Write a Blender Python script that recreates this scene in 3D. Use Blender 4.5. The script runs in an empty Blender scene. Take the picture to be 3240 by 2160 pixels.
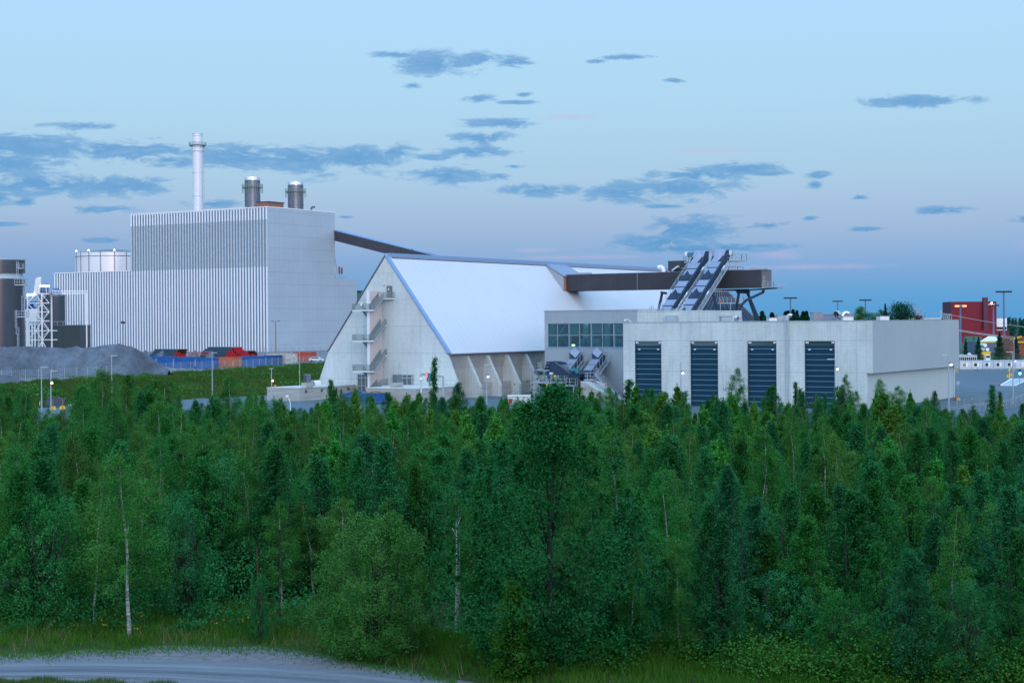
import bpy, math, random
import numpy as np
from mathutils import Vector, Matrix

# ---------------------------------------------------------------- camera, world, sun, exposure
SC = bpy.context.scene
COL = SC.collection
F, CX, HY, ROLL, HC = 5180.0, 1620.0, 1024.0, 0.008, 13.5   # photo 3240x2160, eye 13.5 m above the yard
cam_d = bpy.data.cameras.new("camera")
cam = bpy.data.objects.new("camera", cam_d); COL.objects.link(cam)
cam_d.sensor_width = 36.0
cam_d.lens = 36.0 * F / 3240.0
cam_d.shift_y = -(1080.0 - HY) / 3240.0
cam_d.clip_start = 0.5; cam_d.clip_end = 12000
cam.matrix_world = Matrix.Translation((0, 0, HC)) @ Matrix.Rotation(math.radians(90), 4, 'X') @ Matrix.Rotation(-ROLL, 4, 'Z')
SC.camera = cam
SC.view_settings.view_transform = 'Standard'
SC.view_settings.look = 'None'
SC.view_settings.exposure = 0.0
SC.view_settings.gamma = 1.0
SC.cycles.max_bounces = 6
SC.cycles.diffuse_bounces = 3
SC.cycles.glossy_bounces = 3
SC.cycles.transmission_bounces = 4
SC.cycles.transparent_max_bounces = 6
SC.cycles.sample_clamp_indirect = 6.0


def lin(r, g, b):
    f = lambda c: (c / 255.0 / 12.92) if c <= 10.3 else ((c / 255.0 + 0.055) / 1.055) ** 2.4
    return (f(r), f(g), f(b), 1.0)


def link(nt, a, b): nt.links.new(a, b)


def math_n(nt, op, a, b=None, c=None, clamp=False):
    n = nt.nodes.new("ShaderNodeMath"); n.operation = op; n.use_clamp = clamp
    for i, v in enumerate((a, b, c)):
        if v is None: continue
        if isinstance(v, (int, float)): n.inputs[i].default_value = v
        else: link(nt, v, n.inputs[i])
    return n.outputs[0]


def vmath(nt, op, a, b=None, c=None, out=0):
    n = nt.nodes.new("ShaderNodeVectorMath"); n.operation = op
    for i, v in enumerate((a, b, c)):
        if v is None: continue
        if isinstance(v, (tuple, list)): n.inputs[i].default_value = v
        else: link(nt, v, n.inputs[i])
    return n.outputs[out]


def noise(nt, vec, scale, detail=4, rough=0.55, dist=0.0):
    n = nt.nodes.new("ShaderNodeTexNoise"); n.inputs["Scale"].default_value = scale
    n.inputs["Detail"].default_value = detail; n.inputs["Roughness"].default_value = rough
    n.inputs["Distortion"].default_value = dist
    if vec is not None: link(nt, vec, n.inputs["Vector"])
    return n.outputs["Fac"]


def ramp(nt, fac, stops, interp='LINEAR'):
    n = nt.nodes.new("ShaderNodeValToRGB"); cr = n.color_ramp; cr.interpolation = interp
    while len(cr.elements) < len(stops): cr.elements.new(0.5)
    for e, (p, c) in zip(cr.elements, stops):
        e.position = p; e.color = c if len(c) == 4 else (*c, 1)
    if fac is not None: link(nt, fac, n.inputs[0])
    return n.outputs[0]


def mixc(nt, fac, a, b, typ='MIX'):
    n = nt.nodes.new("ShaderNodeMixRGB"); n.blend_type = typ
    for i, v in enumerate((fac, a, b)):
        if isinstance(v, (int, float)): n.inputs[i].default_value = v
        elif isinstance(v, (tuple, list)): n.inputs[i].default_value = v if len(v) == 4 else (*v, 1)
        else: link(nt, v, n.inputs[i])
    return n.outputs[0]


def smooth(nt, x, lo, hi, t0=0.0, t1=1.0):
    n = nt.nodes.new("ShaderNodeMapRange"); n.interpolation_type = 'SMOOTHSTEP'
    n.inputs[1].default_value = lo; n.inputs[2].default_value = hi
    n.inputs[3].default_value = t0; n.inputs[4].default_value = t1
    link(nt, x, n.inputs[0]); return n.outputs[0]


def build_world():
    w = bpy.data.worlds.new("World"); SC.world = w; w.use_nodes = True
    nt = w.node_tree; nt.nodes.clear()
    out = nt.nodes.new("ShaderNodeOutputWorld"); bg = nt.nodes.new("ShaderNodeBackground")
    link(nt, bg.outputs[0], out.inputs[0])
    tc = nt.nodes.new("ShaderNodeTexCoord")
    d = vmath(nt, 'NORMALIZE', tc.outputs["Generated"])
    sep = nt.nodes.new("ShaderNodeSeparateXYZ"); link(nt, d, sep.inputs[0])
    X, Y, Z = sep.outputs
    az = math_n(nt, 'ARCTAN2', X, Y)
    el = math_n(nt, 'ARCSINE', Z)
    # dusk sky in front: dull blue at the horizon, a mauve belt, pale blue above
    e = smooth(nt, el, 0.0, 1.0); n = e.node; n.interpolation_type = 'LINEAR'
    front = ramp(nt, e, [(0.0, lin(86, 158, 214)), (0.016, lin(100, 163, 215)), (0.034, lin(132, 172, 217)), (0.058, lin(161, 188, 221)),
                         (0.088, lin(171, 205, 231)), (0.135, lin(176, 216, 242)), (0.195, lin(178, 220, 254)),
                         (0.45, (.36, .74, 1.22)), (1.0, (.32, .72, 1.34))])
    # the left of the horizon is more mauve than the right
    left = smooth(nt, az, -0.36, 0.1, 1.0, 0.0)
    low = smooth(nt, el, 0.0, 0.09, 1.0, 0.0)
    front = mixc(nt, math_n(nt, 'MULTIPLY', math_n(nt, 'MULTIPLY', left, low), 0.55), front, lin(132, 160, 206))
    # afterglow behind the camera lights the facades
    bd = Vector((0.05, -0.94, 0.34)).normalized()
    dt = vmath(nt, 'DOT_PRODUCT', d, tuple(bd), out=1)
    glow = smooth(nt, dt, -0.25, 0.95)
    base = mixc(nt, glow, front, (1.15, 1.62, 2.25, 1))
    g2 = smooth(nt, dt, 0.75, 1.0)
    base = mixc(nt, g2, base, (1.55, 1.75, 2.1, 1))
    od = vmath(nt, 'DOT_PRODUCT', d, tuple(Vector((0.22, -0.97, 0.085)).normalized()), out=1)
    base = mixc(nt, smooth(nt, od, 0.9955, 0.9995), base, (11.0, 2.6, 0.9, 1))
    # ---- clouds, placed by azimuth and elevation
    P = nt.nodes.new("ShaderNodeCombineXYZ"); link(nt, az, P.inputs[0]); link(nt, el, P.inputs[1])
    nv = vmath(nt, 'MULTIPLY', P.outputs[0], (46, 150, 1))
    nz = noise(nt, nv, 1.0, 10, 0.68, 0.5)
    nz2 = noise(nt, vmath(nt, 'MULTIPLY', P.outputs[0], (14, 60, 1)), 1.0, 3, 0.5, 0.3)
    dens = None
    for (cx, cy, rx, ry) in CLOUDS:
        c = ((cx * 1.3776 - CX) / F, (743 - cy) * 1.3776 / F)
        s = (F / (rx * 1.3776 * 1.45), F / (ry * 1.3776 * 1.6), 0)
        q = vmath(nt, 'MULTIPLY_ADD', P.outputs[0], s, (-c[0] * s[0], -c[1] * s[1], 0))
        L = vmath(nt, 'LENGTH', q, out=1)
        dens = L if dens is None else math_n(nt, 'MINIMUM', dens, L)
    f = math_n(nt, 'SUBTRACT', 1.0, dens)
    f = math_n(nt, 'MAXIMUM', f, -1.0)
    k = math_n(nt, 'ADD', f, math_n(nt, 'MULTIPLY', math_n(nt, 'SUBTRACT', nz, 0.5), 3.3))
    k = math_n(nt, 'ADD', k, math_n(nt, 'MULTIPLY', math_n(nt, 'SUBTRACT', nz2, 0.5), 0.6))
    cl = smooth(nt, k, 0.02, 0.75, 0.0, 0.96)
    gate = smooth(nt, f, -0.45, 0.15)
    cl = math_n(nt, 'MULTIPLY', cl, gate)
    ccol = ramp(nt, e, [(0.0, lin(88, 150, 204)), (0.04, lin(92, 154, 206)), (0.09, lin(103, 162, 212)), (0.2, lin(116, 167, 215))])
    ccol = mixc(nt, smooth(nt, nz, 0.44, 0.70, 0.0, 0.6), ccol, lin(146, 186, 224))
    base = mixc(nt, cl, base, ccol)
    # faint pink streaks
    pk = None
    for (cx, cy, rx, ry) in PINKS:
        c = ((cx * 1.3776 - CX) / F, (743 - cy) * 1.3776 / F)
        s = (F / (rx * 1.3776 * 1.3), F / (ry * 1.3776 * 1.5), 0)
        L = vmath(nt, 'LENGTH', vmath(nt, 'MULTIPLY_ADD', P.outputs[0], s, (-c[0] * s[0], -c[1] * s[1], 0)), out=1)
        pk = L if pk is None else math_n(nt, 'MINIMUM', pk, L)
    pf = smooth(nt, math_n(nt, 'ADD', math_n(nt, 'SUBTRACT', 1.0, pk), math_n(nt, 'MULTIPLY', math_n(nt, 'SUBTRACT', nz, 0.5), 1.6)), 0.0, 1.1, 0.0, 0.42)
    base = mixc(nt, math_n(nt, 'MULTIPLY', pf, math_n(nt, 'SUBTRACT', 1.0, cl)), base, lin(196, 186, 222))
    # what lies below the horizon only lights from beneath
    base = mixc(nt, smooth(nt, Z, -0.03, -0.004, 1.0, 0.0), base, (0.16, 0.2, 0.25, 1))
    link(nt, base, bg.inputs[0]); bg.inputs[1].default_value = 1.0
    w.cycles.sampling_method = 'MANUAL'; w.cycles.sample_map_resolution = 512


# clouds: centre x, y and radii, in 2352-wide photo units, turned into azimuth and elevation above
CLOUDS = [(90, 348, 170, 26), (300, 350, 150, 20), (400, 372, 70, 12), (60, 385, 110, 22), (120, 425, 150, 26), (290, 428, 110, 18), (30, 458, 60, 12),
          (560, 362, 110, 22), (700, 368, 120, 30), (820, 362, 110, 26), (905, 348, 50, 12), (1040, 402, 90, 18), (1150, 406, 26, 7),
          (1150, 286, 70, 10), (1110, 318, 60, 12), (1085, 348, 70, 12), (1000, 362, 40, 6), (1010, 150, 90, 22), (1110, 140, 60, 13), (1180, 148, 40, 9), (915, 130, 45, 7),
          (1105, 228, 30, 8), (1190, 238, 38, 4), (1205, 220, 18, 5), (1250, 437, 90, 12), (1430, 444, 85, 20), (1560, 438, 110, 22),
          (1600, 408, 100, 14), (1700, 396, 80, 13), (1760, 408, 50, 5), (2090, 257, 100, 11), (2140, 500, 55, 7), (2335, 522, 46, 8),
          (1585, 530, 90, 26), (1500, 560, 90, 14), (1620, 575, 190, 9), (1765, 525, 50, 7), (1440, 140, 60, 5), (1375, 148, 22, 4), (1552, 195, 20, 4),
          (1872, 414, 26, 7), (1868, 436, 18, 7), (210, 300, 75, 7), (30, 516, 46, 4), (255, 550, 45, 5), (250, 482, 80, 7), (500, 468, 60, 8),
          (795, 496, 30, 4), (955, 198, 20, 6), (1975, 537, 40, 5), (1520, 478, 40, 4), (90, 466, 30, 8), (1855, 511, 16, 5), (1965, 466, 14, 4), (1185, 383, 24, 5)]
PINKS = [(1310, 272, 70, 7), (1640, 355, 90, 6), (1330, 592, 160, 5), (1780, 590, 60, 14), (2340, 580, 50, 14), (1230, 575, 60, 5), (1850, 620, 200, 6)]
build_world()

sun_d = bpy.data.lights.new("sun", 'SUN'); sun_d.energy = 0.6; sun_d.angle = math.radians(16); sun_d.color = (1.0, 0.86, 0.84)
sun = bpy.data.objects.new("sun", sun_d); COL.objects.link(sun)
sun.rotation_euler = Vector((-0.22, 0.97, -0.20)).to_track_quat('-Z', 'Y').to_euler()

# ---------------------------------------------------------------- geometry helpers
TH = math.radians(32.0); C32, S32 = math.cos(TH), math.sin(TH)
U = Vector((C32, -S32, 0)); V = Vector((S32, C32, 0)); UP = Vector((0, 0, 1))


def pix(x, y, Y):
    """world point seen at photo pixel x, y (3240 wide) at distance Y"""
    dx, dy = x - CX, y - HY
    return Vector(((dx - ROLL * dy) / F * Y, Y, HC - (dy + ROLL * dx) / F * Y))


def gpix(x, y, z=0.0):
    dx, dy = x - CX, y - HY
    return pix(x, y, (HC - z) * F / (dy + ROLL * dx))


def S(a, b, z): return Vector((a * C32 + b * S32, -a * S32 + b * C32, z))


def fa(px, b, y=1060.0):
    """site coordinate a of photo column px on the plane b"""
    s = ((px - CX) - ROLL * (y - HY)) / F
    return b * (C32 * s - S32) / (C32 + S32 * s)


def fb(px, a, y=1060.0):
    s = ((px - CX) - ROLL * (y - HY)) / F
    return a * (C32 + S32 * s) / (C32 * s - S32)


def zat(px, py, a, b):
    Y = -a * S32 + b * C32
    return pix(px, py, Y).z


WM = {}
def wmx(o): return WM[o.name] if o.name in WM else o.matrix_world.copy()


class MB:
    """collects world-space polygons, builds one mesh object"""
    def __init__(s): s.v = []; s.f = []; s.m = []

    def poly(s, pts, mi=0):
        n = len(s.v); s.v += [Vector(p) for p in pts]; s.f.append(list(range(n, n + len(pts)))); s.m.append(mi)

    def hexa(s, P, mi=0):
        n = len(s.v); s.v += [Vector(p) for p in P]
        for q in ((0, 3, 2, 1), (4, 5, 6, 7), (0, 1, 5, 4), (1, 2, 6, 5), (2, 3, 7, 6), (3, 0, 4, 7)):
            s.f.append([n + i for i in q]); s.m.append(mi)

    def box(s, x0, x1, y0, y1, z0, z1, mi=0):
        s.hexa([(x0, y0, z0), (x1, y0, z0), (x1, y1, z0), (x0, y1, z0), (x0, y0, z1), (x1, y0, z1), (x1, y1, z1), (x0, y1, z1)], mi)

    def sbox(s, a0, a1, b0, b1, z0, z1, mi=0):
        s.hexa([S(a0, b0, z0), S(a1, b0, z0), S(a1, b1, z0), S(a0, b1, z0), S(a0, b0, z1), S(a1, b0, z1), S(a1, b1, z1), S(a0, b1, z1)], mi)

    def prism(s, P, d, mi=0):
        """polygon P extruded by d"""
        d = Vector(d); P = [Vector(p) for p in P]; n = len(P); k = len(s.v)
        s.v += P + [p + d for p in P]
        s.f.append([k + i for i in range(n)][::-1]); s.m.append(mi)
        s.f.append([k + n + i for i in range(n)]); s.m.append(mi)
        for i in range(n):
            j = (i + 1) % n; s.f.append([k + i, k + j, k + n + j, k + n + i]); s.m.append(mi)

    def beam(s, p, q, w=0.1, h=None, mi=0, up=UP):
        p, q = Vector(p), Vector(q); h = w if h is None else h
        d = (q - p)
        if d.length < 1e-6: return
        d.normalize()
        side = d.cross(up)
        if side.length < 1e-3: side = d.cross(Vector((1, 0, 0)))
        side.normalize(); u2 = side.cross(d).normalized()
        a, b = side * w / 2, u2 * h / 2
        s.hexa([p - a - b, p + a - b, q + a - b, q - a - b, p - a + b, p + a + b, q + a + b, q - a + b], mi)

    def tube(s, pts, rad, seg=8, mi=0, cap=True):
        pts = [Vector(p) for p in pts]
        if isinstance(rad, (int, float)): rad = [rad] * len(pts)
        rings = []
        for i, p in enumerate(pts):
            d = (pts[min(i + 1, len(pts) - 1)] - pts[max(i - 1, 0)]).normalized()
            a = d.cross(UP)
            if a.length < 1e-2: a = Vector((1, 0, 0))
            a.normalize(); b = a.cross(d).normalized()
            n = len(s.v)
            for k in range(seg):
                t = 2 * math.pi * k / seg; s.v.append(p + (a * math.cos(t) + b * math.sin(t)) * rad[i])
            rings.append(n)
        for r0, r1 in zip(rings, rings[1:]):
            for k in range(seg):
                j = (k + 1) % seg; s.f.append([r0 + k, r1 + k, r1 + j, r0 + j]); s.m.append(mi)
        if cap:
            s.f.append([rings[0] + k for k in range(seg)]); s.m.append(mi)
            s.f.append([rings[-1] + k for k in range(seg)][::-1]); s.m.append(mi)

    def cyl(s, c, z0, z1, r0, r1=None, seg=32, mi=0):
        r1 = r0 if r1 is None else r1
        s.tube([(c[0], c[1], z0), (c[0], c[1], z1)], [r0, r1], seg, mi)

    def build(s, name, mats, parent=None, origin=None, rz=0.0, smoothed=False):
        me = bpy.data.meshes.new(name)
        if parent is not None: inv = wmx(parent).inverted()
        else:
            o0 = Vector(origin) if origin is not None else Vector((0, 0, 0))
            inv = (Matrix.Translation(o0) @ Matrix.Rotation(rz, 4, 'Z')).inverted()
        me.from_pydata([inv @ p for p in s.v], [], s.f)
        mats = mats if isinstance(mats, (list, tuple)) else [mats]
        for m in mats: me.materials.append(m)
        if any(s.m): me.polygons.foreach_set("material_index", s.m)
        if smoothed:
            me.polygons.foreach_set("use_smooth", [True] * len(s.f))
        me.update()
        o = bpy.data.objects.new(name, me); COL.objects.link(o)
        if parent is not None: o.parent = parent; WM[o.name] = wmx(parent)
        else: o.matrix_world = Matrix.Translation(o0) @ Matrix.Rotation(rz, 4, 'Z')
        if smoothed:
            try: me.set_sharp_from_angle(angle=math.radians(40))
            except Exception: pass
        return o


def tag(o, label=None, cat=None, group=None, kind=None):
    if label: o["label"] = label
    if cat: o["category"] = cat
    if group: o["group"] = group
    if kind: o["kind"] = kind
    return o


def thing(name, label, cat, loc=(0, 0, 0), rz=0.0, group=None):
    o = bpy.data.objects.new(name, None); COL.objects.link(o); o.empty_display_size = 0.5
    o.location = loc; o.rotation_euler = (0, 0, rz)
    o.matrix_world = Matrix.Translation(Vector(loc)) @ Matrix.Rotation(rz, 4, 'Z')
    return tag(o, label, cat, group)


def site(name, label, cat, a, b, z=0.0, group=None): return thing(name, label, cat, S(a, b, z), -TH, group)


def dup(root, loc, rz=0.0, label=None, group=None, scale=None, kids=None):
    r = root.copy(); COL.objects.link(r); r.location = loc; r.rotation_euler = (0, 0, rz)
    if scale is not None: r.scale = scale if isinstance(scale, (tuple, list)) else (scale,) * 3
    if label: r["label"] = label
    if group: r["group"] = group
    def rec(src, par):
        for ch in KIDS.get(src.name, ()):
            c = ch.copy(); COL.objects.link(c); c.parent = par; KIDS.setdefault(c.name, [])
            rec2(ch, c)
    def rec2(src, par):
        for g in KIDS.get(src.name, ()):
            d = g.copy(); COL.objects.link(d); d.parent = par
    rec(root, r)
    return r


KIDS = {}


def register(*roots):
    """note children once, so that copying stays quick"""
    for o in COL.objects:
        if o.parent is not None and (o.parent in roots or o.parent.parent in roots):
            l = KIDS.setdefault(o.parent.name, [])
            if o not in l: l.append(o)


# ---------------------------------------------------------------- materials
MATS = {}


def mat(name, col, rough=0.6, metal=0.0, spec=0.4, var=0.0, vscale=0.5, bump=0.0, bscale=8.0, emit=None, estr=0.0, stretch=None, joints=None, jcol=0.6, dots=None, col2=None, streak=0.0):
    m = bpy.data.materials.new(name); m.use_nodes = True; nt = m.node_tree
    b = nt.nodes["Principled BSDF"]
    b.inputs["Roughness"].default_value = rough; b.inputs["Metallic"].default_value = metal
    b.inputs["Specular IOR Level"].default_value = spec
    c = (*col, 1) if len(col) == 3 else col
    b.inputs["Base Color"].default_value = c
    m.diffuse_color = c
    tc = nt.nodes.new("ShaderNodeTexCoord"); oc = tc.outputs["Object"]
    cur = c
    if var:
        v = oc if stretch is None else vmath(nt, 'MULTIPLY', oc, stretch)
        n1 = noise(nt, v, vscale, 6, 0.6)
        n2 = noise(nt, oc, vscale * 7, 3, 0.6)
        k = math_n(nt, 'ADD', math_n(nt, 'MULTIPLY', n1, 0.7), math_n(nt, 'MULTIPLY', n2, 0.3))
        lo = tuple(x * (1 - var) for x in c[:3]); hi = tuple(min(1, x * (1 + var)) for x in c[:3])
        if col2 is not None: lo = col2
        cur = ramp(nt, k, [(0.36, lo), (0.64, hi)])
    if streak:
        sv = vmath(nt, 'MULTIPLY', oc, (1.1, 1.1, 0.10)); sn = noise(nt, sv, 1.0, 5, 0.65)
        cur = mixc(nt, smooth(nt, sn, 0.50, 0.72, 0.0, streak), cur, (0.22, 0.23, 0.22, 1))
    if joints:
        sp = nt.nodes.new("ShaderNodeSeparateXYZ"); link(nt, oc, sp.inputs[0])
        uu = math_n(nt, 'ADD', sp.outputs[0], sp.outputs[1]); zz = sp.outputs[2]
        pu, wu, pz, wz, oz = joints
        mu = math_n(nt, 'LESS_THAN', math_n(nt, 'ABSOLUTE', math_n(nt, 'SUBTRACT', math_n(nt, 'FRACT', math_n(nt, 'MULTIPLY', uu, 1 / pu)), 0.5)), wu / pu / 2) if pu else 0.0
        mz = math_n(nt, 'LESS_THAN', math_n(nt, 'ABSOLUTE', math_n(nt, 'SUBTRACT', math_n(nt, 'FRACT', math_n(nt, 'MULTIPLY', math_n(nt, 'SUBTRACT', zz, oz), 1 / pz)), 0.5)), wz / pz / 2) if pz else 0.0
        msk = math_n(nt, 'MAXIMUM', mu, mz)
        if dots:
            dp, dr = dots
            fu = math_n(nt, 'SUBTRACT', math_n(nt, 'FRACT', math_n(nt, 'MULTIPLY', uu, 1 / dp)), 0.5)
            fz = math_n(nt, 'SUBTRACT', math_n(nt, 'FRACT', math_n(nt, 'MULTIPLY', zz, 1 / dp)), 0.5)
            rr = math_n(nt, 'ADD', math_n(nt, 'MULTIPLY', fu, fu), math_n(nt, 'MULTIPLY', fz, fz))
            md = math_n(nt, 'LESS_THAN', rr, (dr / dp) ** 2)
            msk = math_n(nt, 'MAXIMUM', msk, md)
        cur = mixc(nt, math_n(nt, 'MULTIPLY', msk, 1 - jcol), cur, (0.02, 0.02, 0.025, 1))
    if not isinstance(cur, tuple): link(nt, cur, b.inputs["Base Color"])
    if bump:
        bn = nt.nodes.new("ShaderNodeBump"); bn.inputs["Strength"].default_value = bump; bn.inputs["Distance"].default_value = 0.05
        link(nt, noise(nt, oc, bscale, 5, 0.6), bn.inputs["Height"]); link(nt, bn.outputs[0], b.inputs["Normal"])
    if emit is not None:
        b.inputs["Emission Color"].default_value = (*emit, 1); b.inputs["Emission Strength"].default_value = estr
    MATS[name] = m
    return m


def leafmat(name, c1, c2, c3=None, transl=0.3, rscale=0.35):
    m = bpy.data.materials.new(name); m.use_nodes = True; nt = m.node_tree; nt.nodes.clear()
    out = nt.nodes.new("ShaderNodeOutputMaterial")
    g = nt.nodes.new("ShaderNodeNewGeometry"); oi = nt.nodes.new("ShaderNodeObjectInfo"); tc = nt.nodes.new("ShaderNodeTexCoord")
    n = noise(nt, tc.outputs["Object"], rscale, 3, 0.6)
    k = math_n(nt, 'ADD', math_n(nt, 'MULTIPLY', g.outputs["Random Per Island"], 0.35), math_n(nt, 'MULTIPLY', n, 0.75))
    col = ramp(nt, k, [(0.1, c1), (0.62, c2), (0.98, c3 or c2)])
    hs = nt.nodes.new("ShaderNodeHueSaturation")
    link(nt, math_n(nt, 'MULTIPLY_ADD', oi.outputs["Random"], 0.062, 0.455), hs.inputs["Hue"])
    r2 = math_n(nt, 'FRACT', math_n(nt, 'MULTIPLY', oi.outputs["Random"], 7.31))
    link(nt, math_n(nt, 'MULTIPLY_ADD', r2, 0.58, 0.86), hs.inputs["Value"])
    hs.inputs["Saturation"].default_value = 1.0
    link(nt, col, hs.inputs["Color"])
    d = nt.nodes.new("ShaderNodeBsdfPrincipled"); d.inputs["Roughness"].default_value = 0.6; d.inputs["Specular IOR Level"].default_value = 0.06
    t = nt.nodes.new("ShaderNodeBsdfTranslucent"); mx = nt.nodes.new("ShaderNodeMixShader"); mx.inputs[0].default_value = transl
    link(nt, hs.outputs[0], d.inputs["Base Color"])
    link(nt, mixc(nt, 1.0, hs.outputs[0], (1.1, 1.25, 0.5, 1), 'MULTIPLY'), t.inputs["Color"])
    link(nt, d.outputs[0], mx.inputs[1]); link(nt, t.outputs[0], mx.inputs[2]); link(nt, mx.outputs[0], out.inputs[0])
    MATS[name] = m; return m


m_conc = mat("pale_concrete", (0.56, 0.60, 0.585), 0.75, var=0.13, vscale=0.22, bump=0.15, bscale=3, stretch=(1, 1, 0.55), joints=(1.57, 0.035, 4.9, 0.07, 10.5 - 2.45), jcol=0.70, dots=(0.52, 0.05), streak=0.22)
m_conc2 = mat("hall_concrete", (0.55, 0.585, 0.575), 0.75, var=0.12, vscale=0.2, bump=0.12, bscale=3, stretch=(1, 1, 0.45), joints=(3.2, 0.03, 4.9, 0.08, 8.3 - 2.45), jcol=0.70, dots=(1.05, 0.06), streak=0.22)
m_conc3 = mat("board_marked_concrete", (0.42, 0.41, 0.38), 0.85, var=0.25, vscale=0.9, bump=0.3, bscale=4, stretch=(0.25, 0.25, 3.5), joints=(0, 0, 0.22, 0.03, 0), jcol=0.72)
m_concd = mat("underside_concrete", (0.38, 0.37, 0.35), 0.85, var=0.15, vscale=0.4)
m_roof = mat("white_roof_sheet", (0.62, 0.63, 0.66), 0.42, spec=0.5, var=0.03, vscale=0.05)
_nt = m_roof.node_tree; _b = _nt.nodes["Principled BSDF"]; _src = _b.inputs["Base Color"].links[0].from_socket
_tc = _nt.nodes.new("ShaderNodeTexCoord"); _sp = _nt.nodes.new("ShaderNodeSeparateXYZ"); link(_nt, _tc.outputs["Object"], _sp.inputs[0])
_f = math_n(_nt, 'ABSOLUTE', math_n(_nt, 'SUBTRACT', math_n(_nt, 'FRACT', math_n(_nt, 'MULTIPLY', _sp.outputs[1], 1 / 1.7)), 0.5))
_sn = noise(_nt, vmath(_nt, 'MULTIPLY', _tc.outputs["Object"], (.12, 1.4, .12)), 1.0, 4, .6)
_c = mixc(_nt, smooth(_nt, _sn, .42, .75, 0.0, .10), _src, (.45, .47, .52, 1))
link(_nt, mixc(_nt, smooth(_nt, _f, 0.0, 0.055, 0.20, 0.0), _c, (.2, .24, .32, 1)), _b.inputs["Base Color"])
m_white = mat("white_panel", (0.80, 0.79, 0.80), 0.38, spec=0.5, var=0.03, vscale=0.05)
m_fblue = mat("blue_grey_cladding", (0.14, 0.21, 0.29), 0.45, var=0.08, vscale=0.1, joints=(0, 0, 4.9, 0.12, 0.3), jcol=0.7)
m_perf = mat("perforated_screen", (0.46, 0.49, 0.50), 0.5, var=0.2, vscale=2.5, stretch=(1, 1, 0.4))
m_panel = mat("silver_panel", (0.43, 0.49, 0.56), 0.38, metal=0.15, var=0.05, vscale=0.08, joints=(3.0, 0.06, 4.9, 0.14, 0.3), jcol=0.72)
m_metal = mat("ribbed_grey_cladding", (0.36, 0.41, 0.45), 0.45, metal=0.2, var=0.05, vscale=0.1)
m_brown = mat("dark_brown_cladding", (0.050, 0.050, 0.062), 0.55, metal=0.1, var=0.15, vscale=0.3)
m_dark = mat("dark_cladding", (0.048, 0.060, 0.075), 0.5, metal=0.1, var=0.12, vscale=0.1, stretch=(3, 3, 0.1))
m_blued = mat("blue_black_steel", (0.030, 0.055, 0.095), 0.55, metal=0.0, spec=0.15, var=0.12, vscale=0.8)
m_lid = mat("pale_lid_sheet", (0.28, 0.33, 0.44), 0.4, metal=0.3, var=0.06, vscale=0.6)
m_galv = mat("galvanised_steel", (0.36, 0.42, 0.47), 0.5, metal=0.15, var=0.1, vscale=1)
m_rail = mat("grey_railing_mesh", (0.23, 0.29, 0.31), 0.5, metal=0.3, var=0.05, vscale=1)
m_trimb = mat("blue_grey_flashing", (0.24, 0.36, 0.55), 0.45, metal=0.2)
m_doorb = mat("door_blue", (0.004, 0.032, 0.062), 0.4, spec=0.25, var=0.08, vscale=0.4)
m_cyan = mat("door_seam", (0.12, 0.34, 0.46), 0.35)
m_cream = mat("cream_cladding", (0.50, 0.52, 0.49), 0.5, var=0.04, vscale=0.1, joints=(0.9, 0.04, 0, 0, 0), jcol=0.78)
m_lcl = mat("light_grey_mesh_cladding", (0.42, 0.45, 0.45), 0.5, var=0.05, vscale=0.1, joints=(0.3, 0.09, 0, 0, 0), jcol=0.86)
m_glass = mat("window_glass", (0.05, 0.09, 0.10), 0.05, spec=0.8)
m_gr = mat("chimney_white", (0.66, 0.66, 0.70), 0.4, metal=0.1)
m_stk = mat("stack_grey", (0.16, 0.17, 0.20), 0.38, metal=0.6, var=0.12, vscale=0.3)
m_chrome = mat("bright_steel", (0.75, 0.75, 0.77), 0.25, metal=0.9)
m_greenr = mat("green_railing", (0.22, 0.32, 0.26), 0.5)
m_corten = mat("orange_brown_cladding", (0.32, 0.12, 0.07), 0.45, metal=0.2, var=0.3, vscale=1.2, stretch=(4, 4, 0.2))
m_tankw = mat("tank_white", (0.74, 0.73, 0.74), 0.4, metal=0.2, var=0.04, vscale=0.1)
m_asph = mat("asphalt", (0.085, 0.125, 0.155), 0.68, spec=0.35, var=0.22, vscale=0.035, bump=0.2, bscale=6, stretch=(1, 0.35, 1))
m_black = mat("black_rubber", (0.02, 0.02, 0.025), 0.6)
m_red = mat("red_paint", (0.45, 0.02, 0.02), 0.5)
m_yel = mat("yellow_paint", (0.62, 0.42, 0.02), 0.5)
m_cont = mat("container_blue", (0.015, 0.10, 0.32), 0.5, var=0.25, vscale=0.8)
m_conto = mat("container_orange", (0.48, 0.15, 0.07), 0.6, var=0.3, vscale=1.4)
m_contr = mat("container_red", (0.42, 0.07, 0.045), 0.55, var=0.15, vscale=0.8)
m_contw = mat("container_white_rusty", (0.55, 0.57, 0.56), 0.6, var=0.3, vscale=1.6, col2=(0.34, 0.22, 0.14))
m_cgreen = mat("container_green", (0.02, 0.17, 0.10), 0.5, var=0.1)
m_pipe = mat("pipe_blue_black", (0.010, 0.032, 0.06), 0.35, spec=0.6)
m_cap = mat("red_pipe_cap", (0.55, 0.015, 0.03), 0.5)
m_rust = mat("rust_ring", (0.15, 0.06, 0.03), 0.8)
m_whitep = mat("white_paint", (0.78, 0.78, 0.78), 0.5)
m_brick = mat("red_brick_wall", (0.17, 0.010, 0.024), 0.75, var=0.1, vscale=0.1)
m_brickd = mat("maroon_and_shaded_wall", (0.095, 0.030, 0.055), 0.75, var=0.1, vscale=0.1)
m_teal = mat("motor_teal", (0.05, 0.20, 0.26), 0.45)
m_lit = mat("lamp_glow_warm", (1, 0.7, 0.4), 0.5, emit=(1.0, 0.55, 0.25), estr=7)
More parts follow.
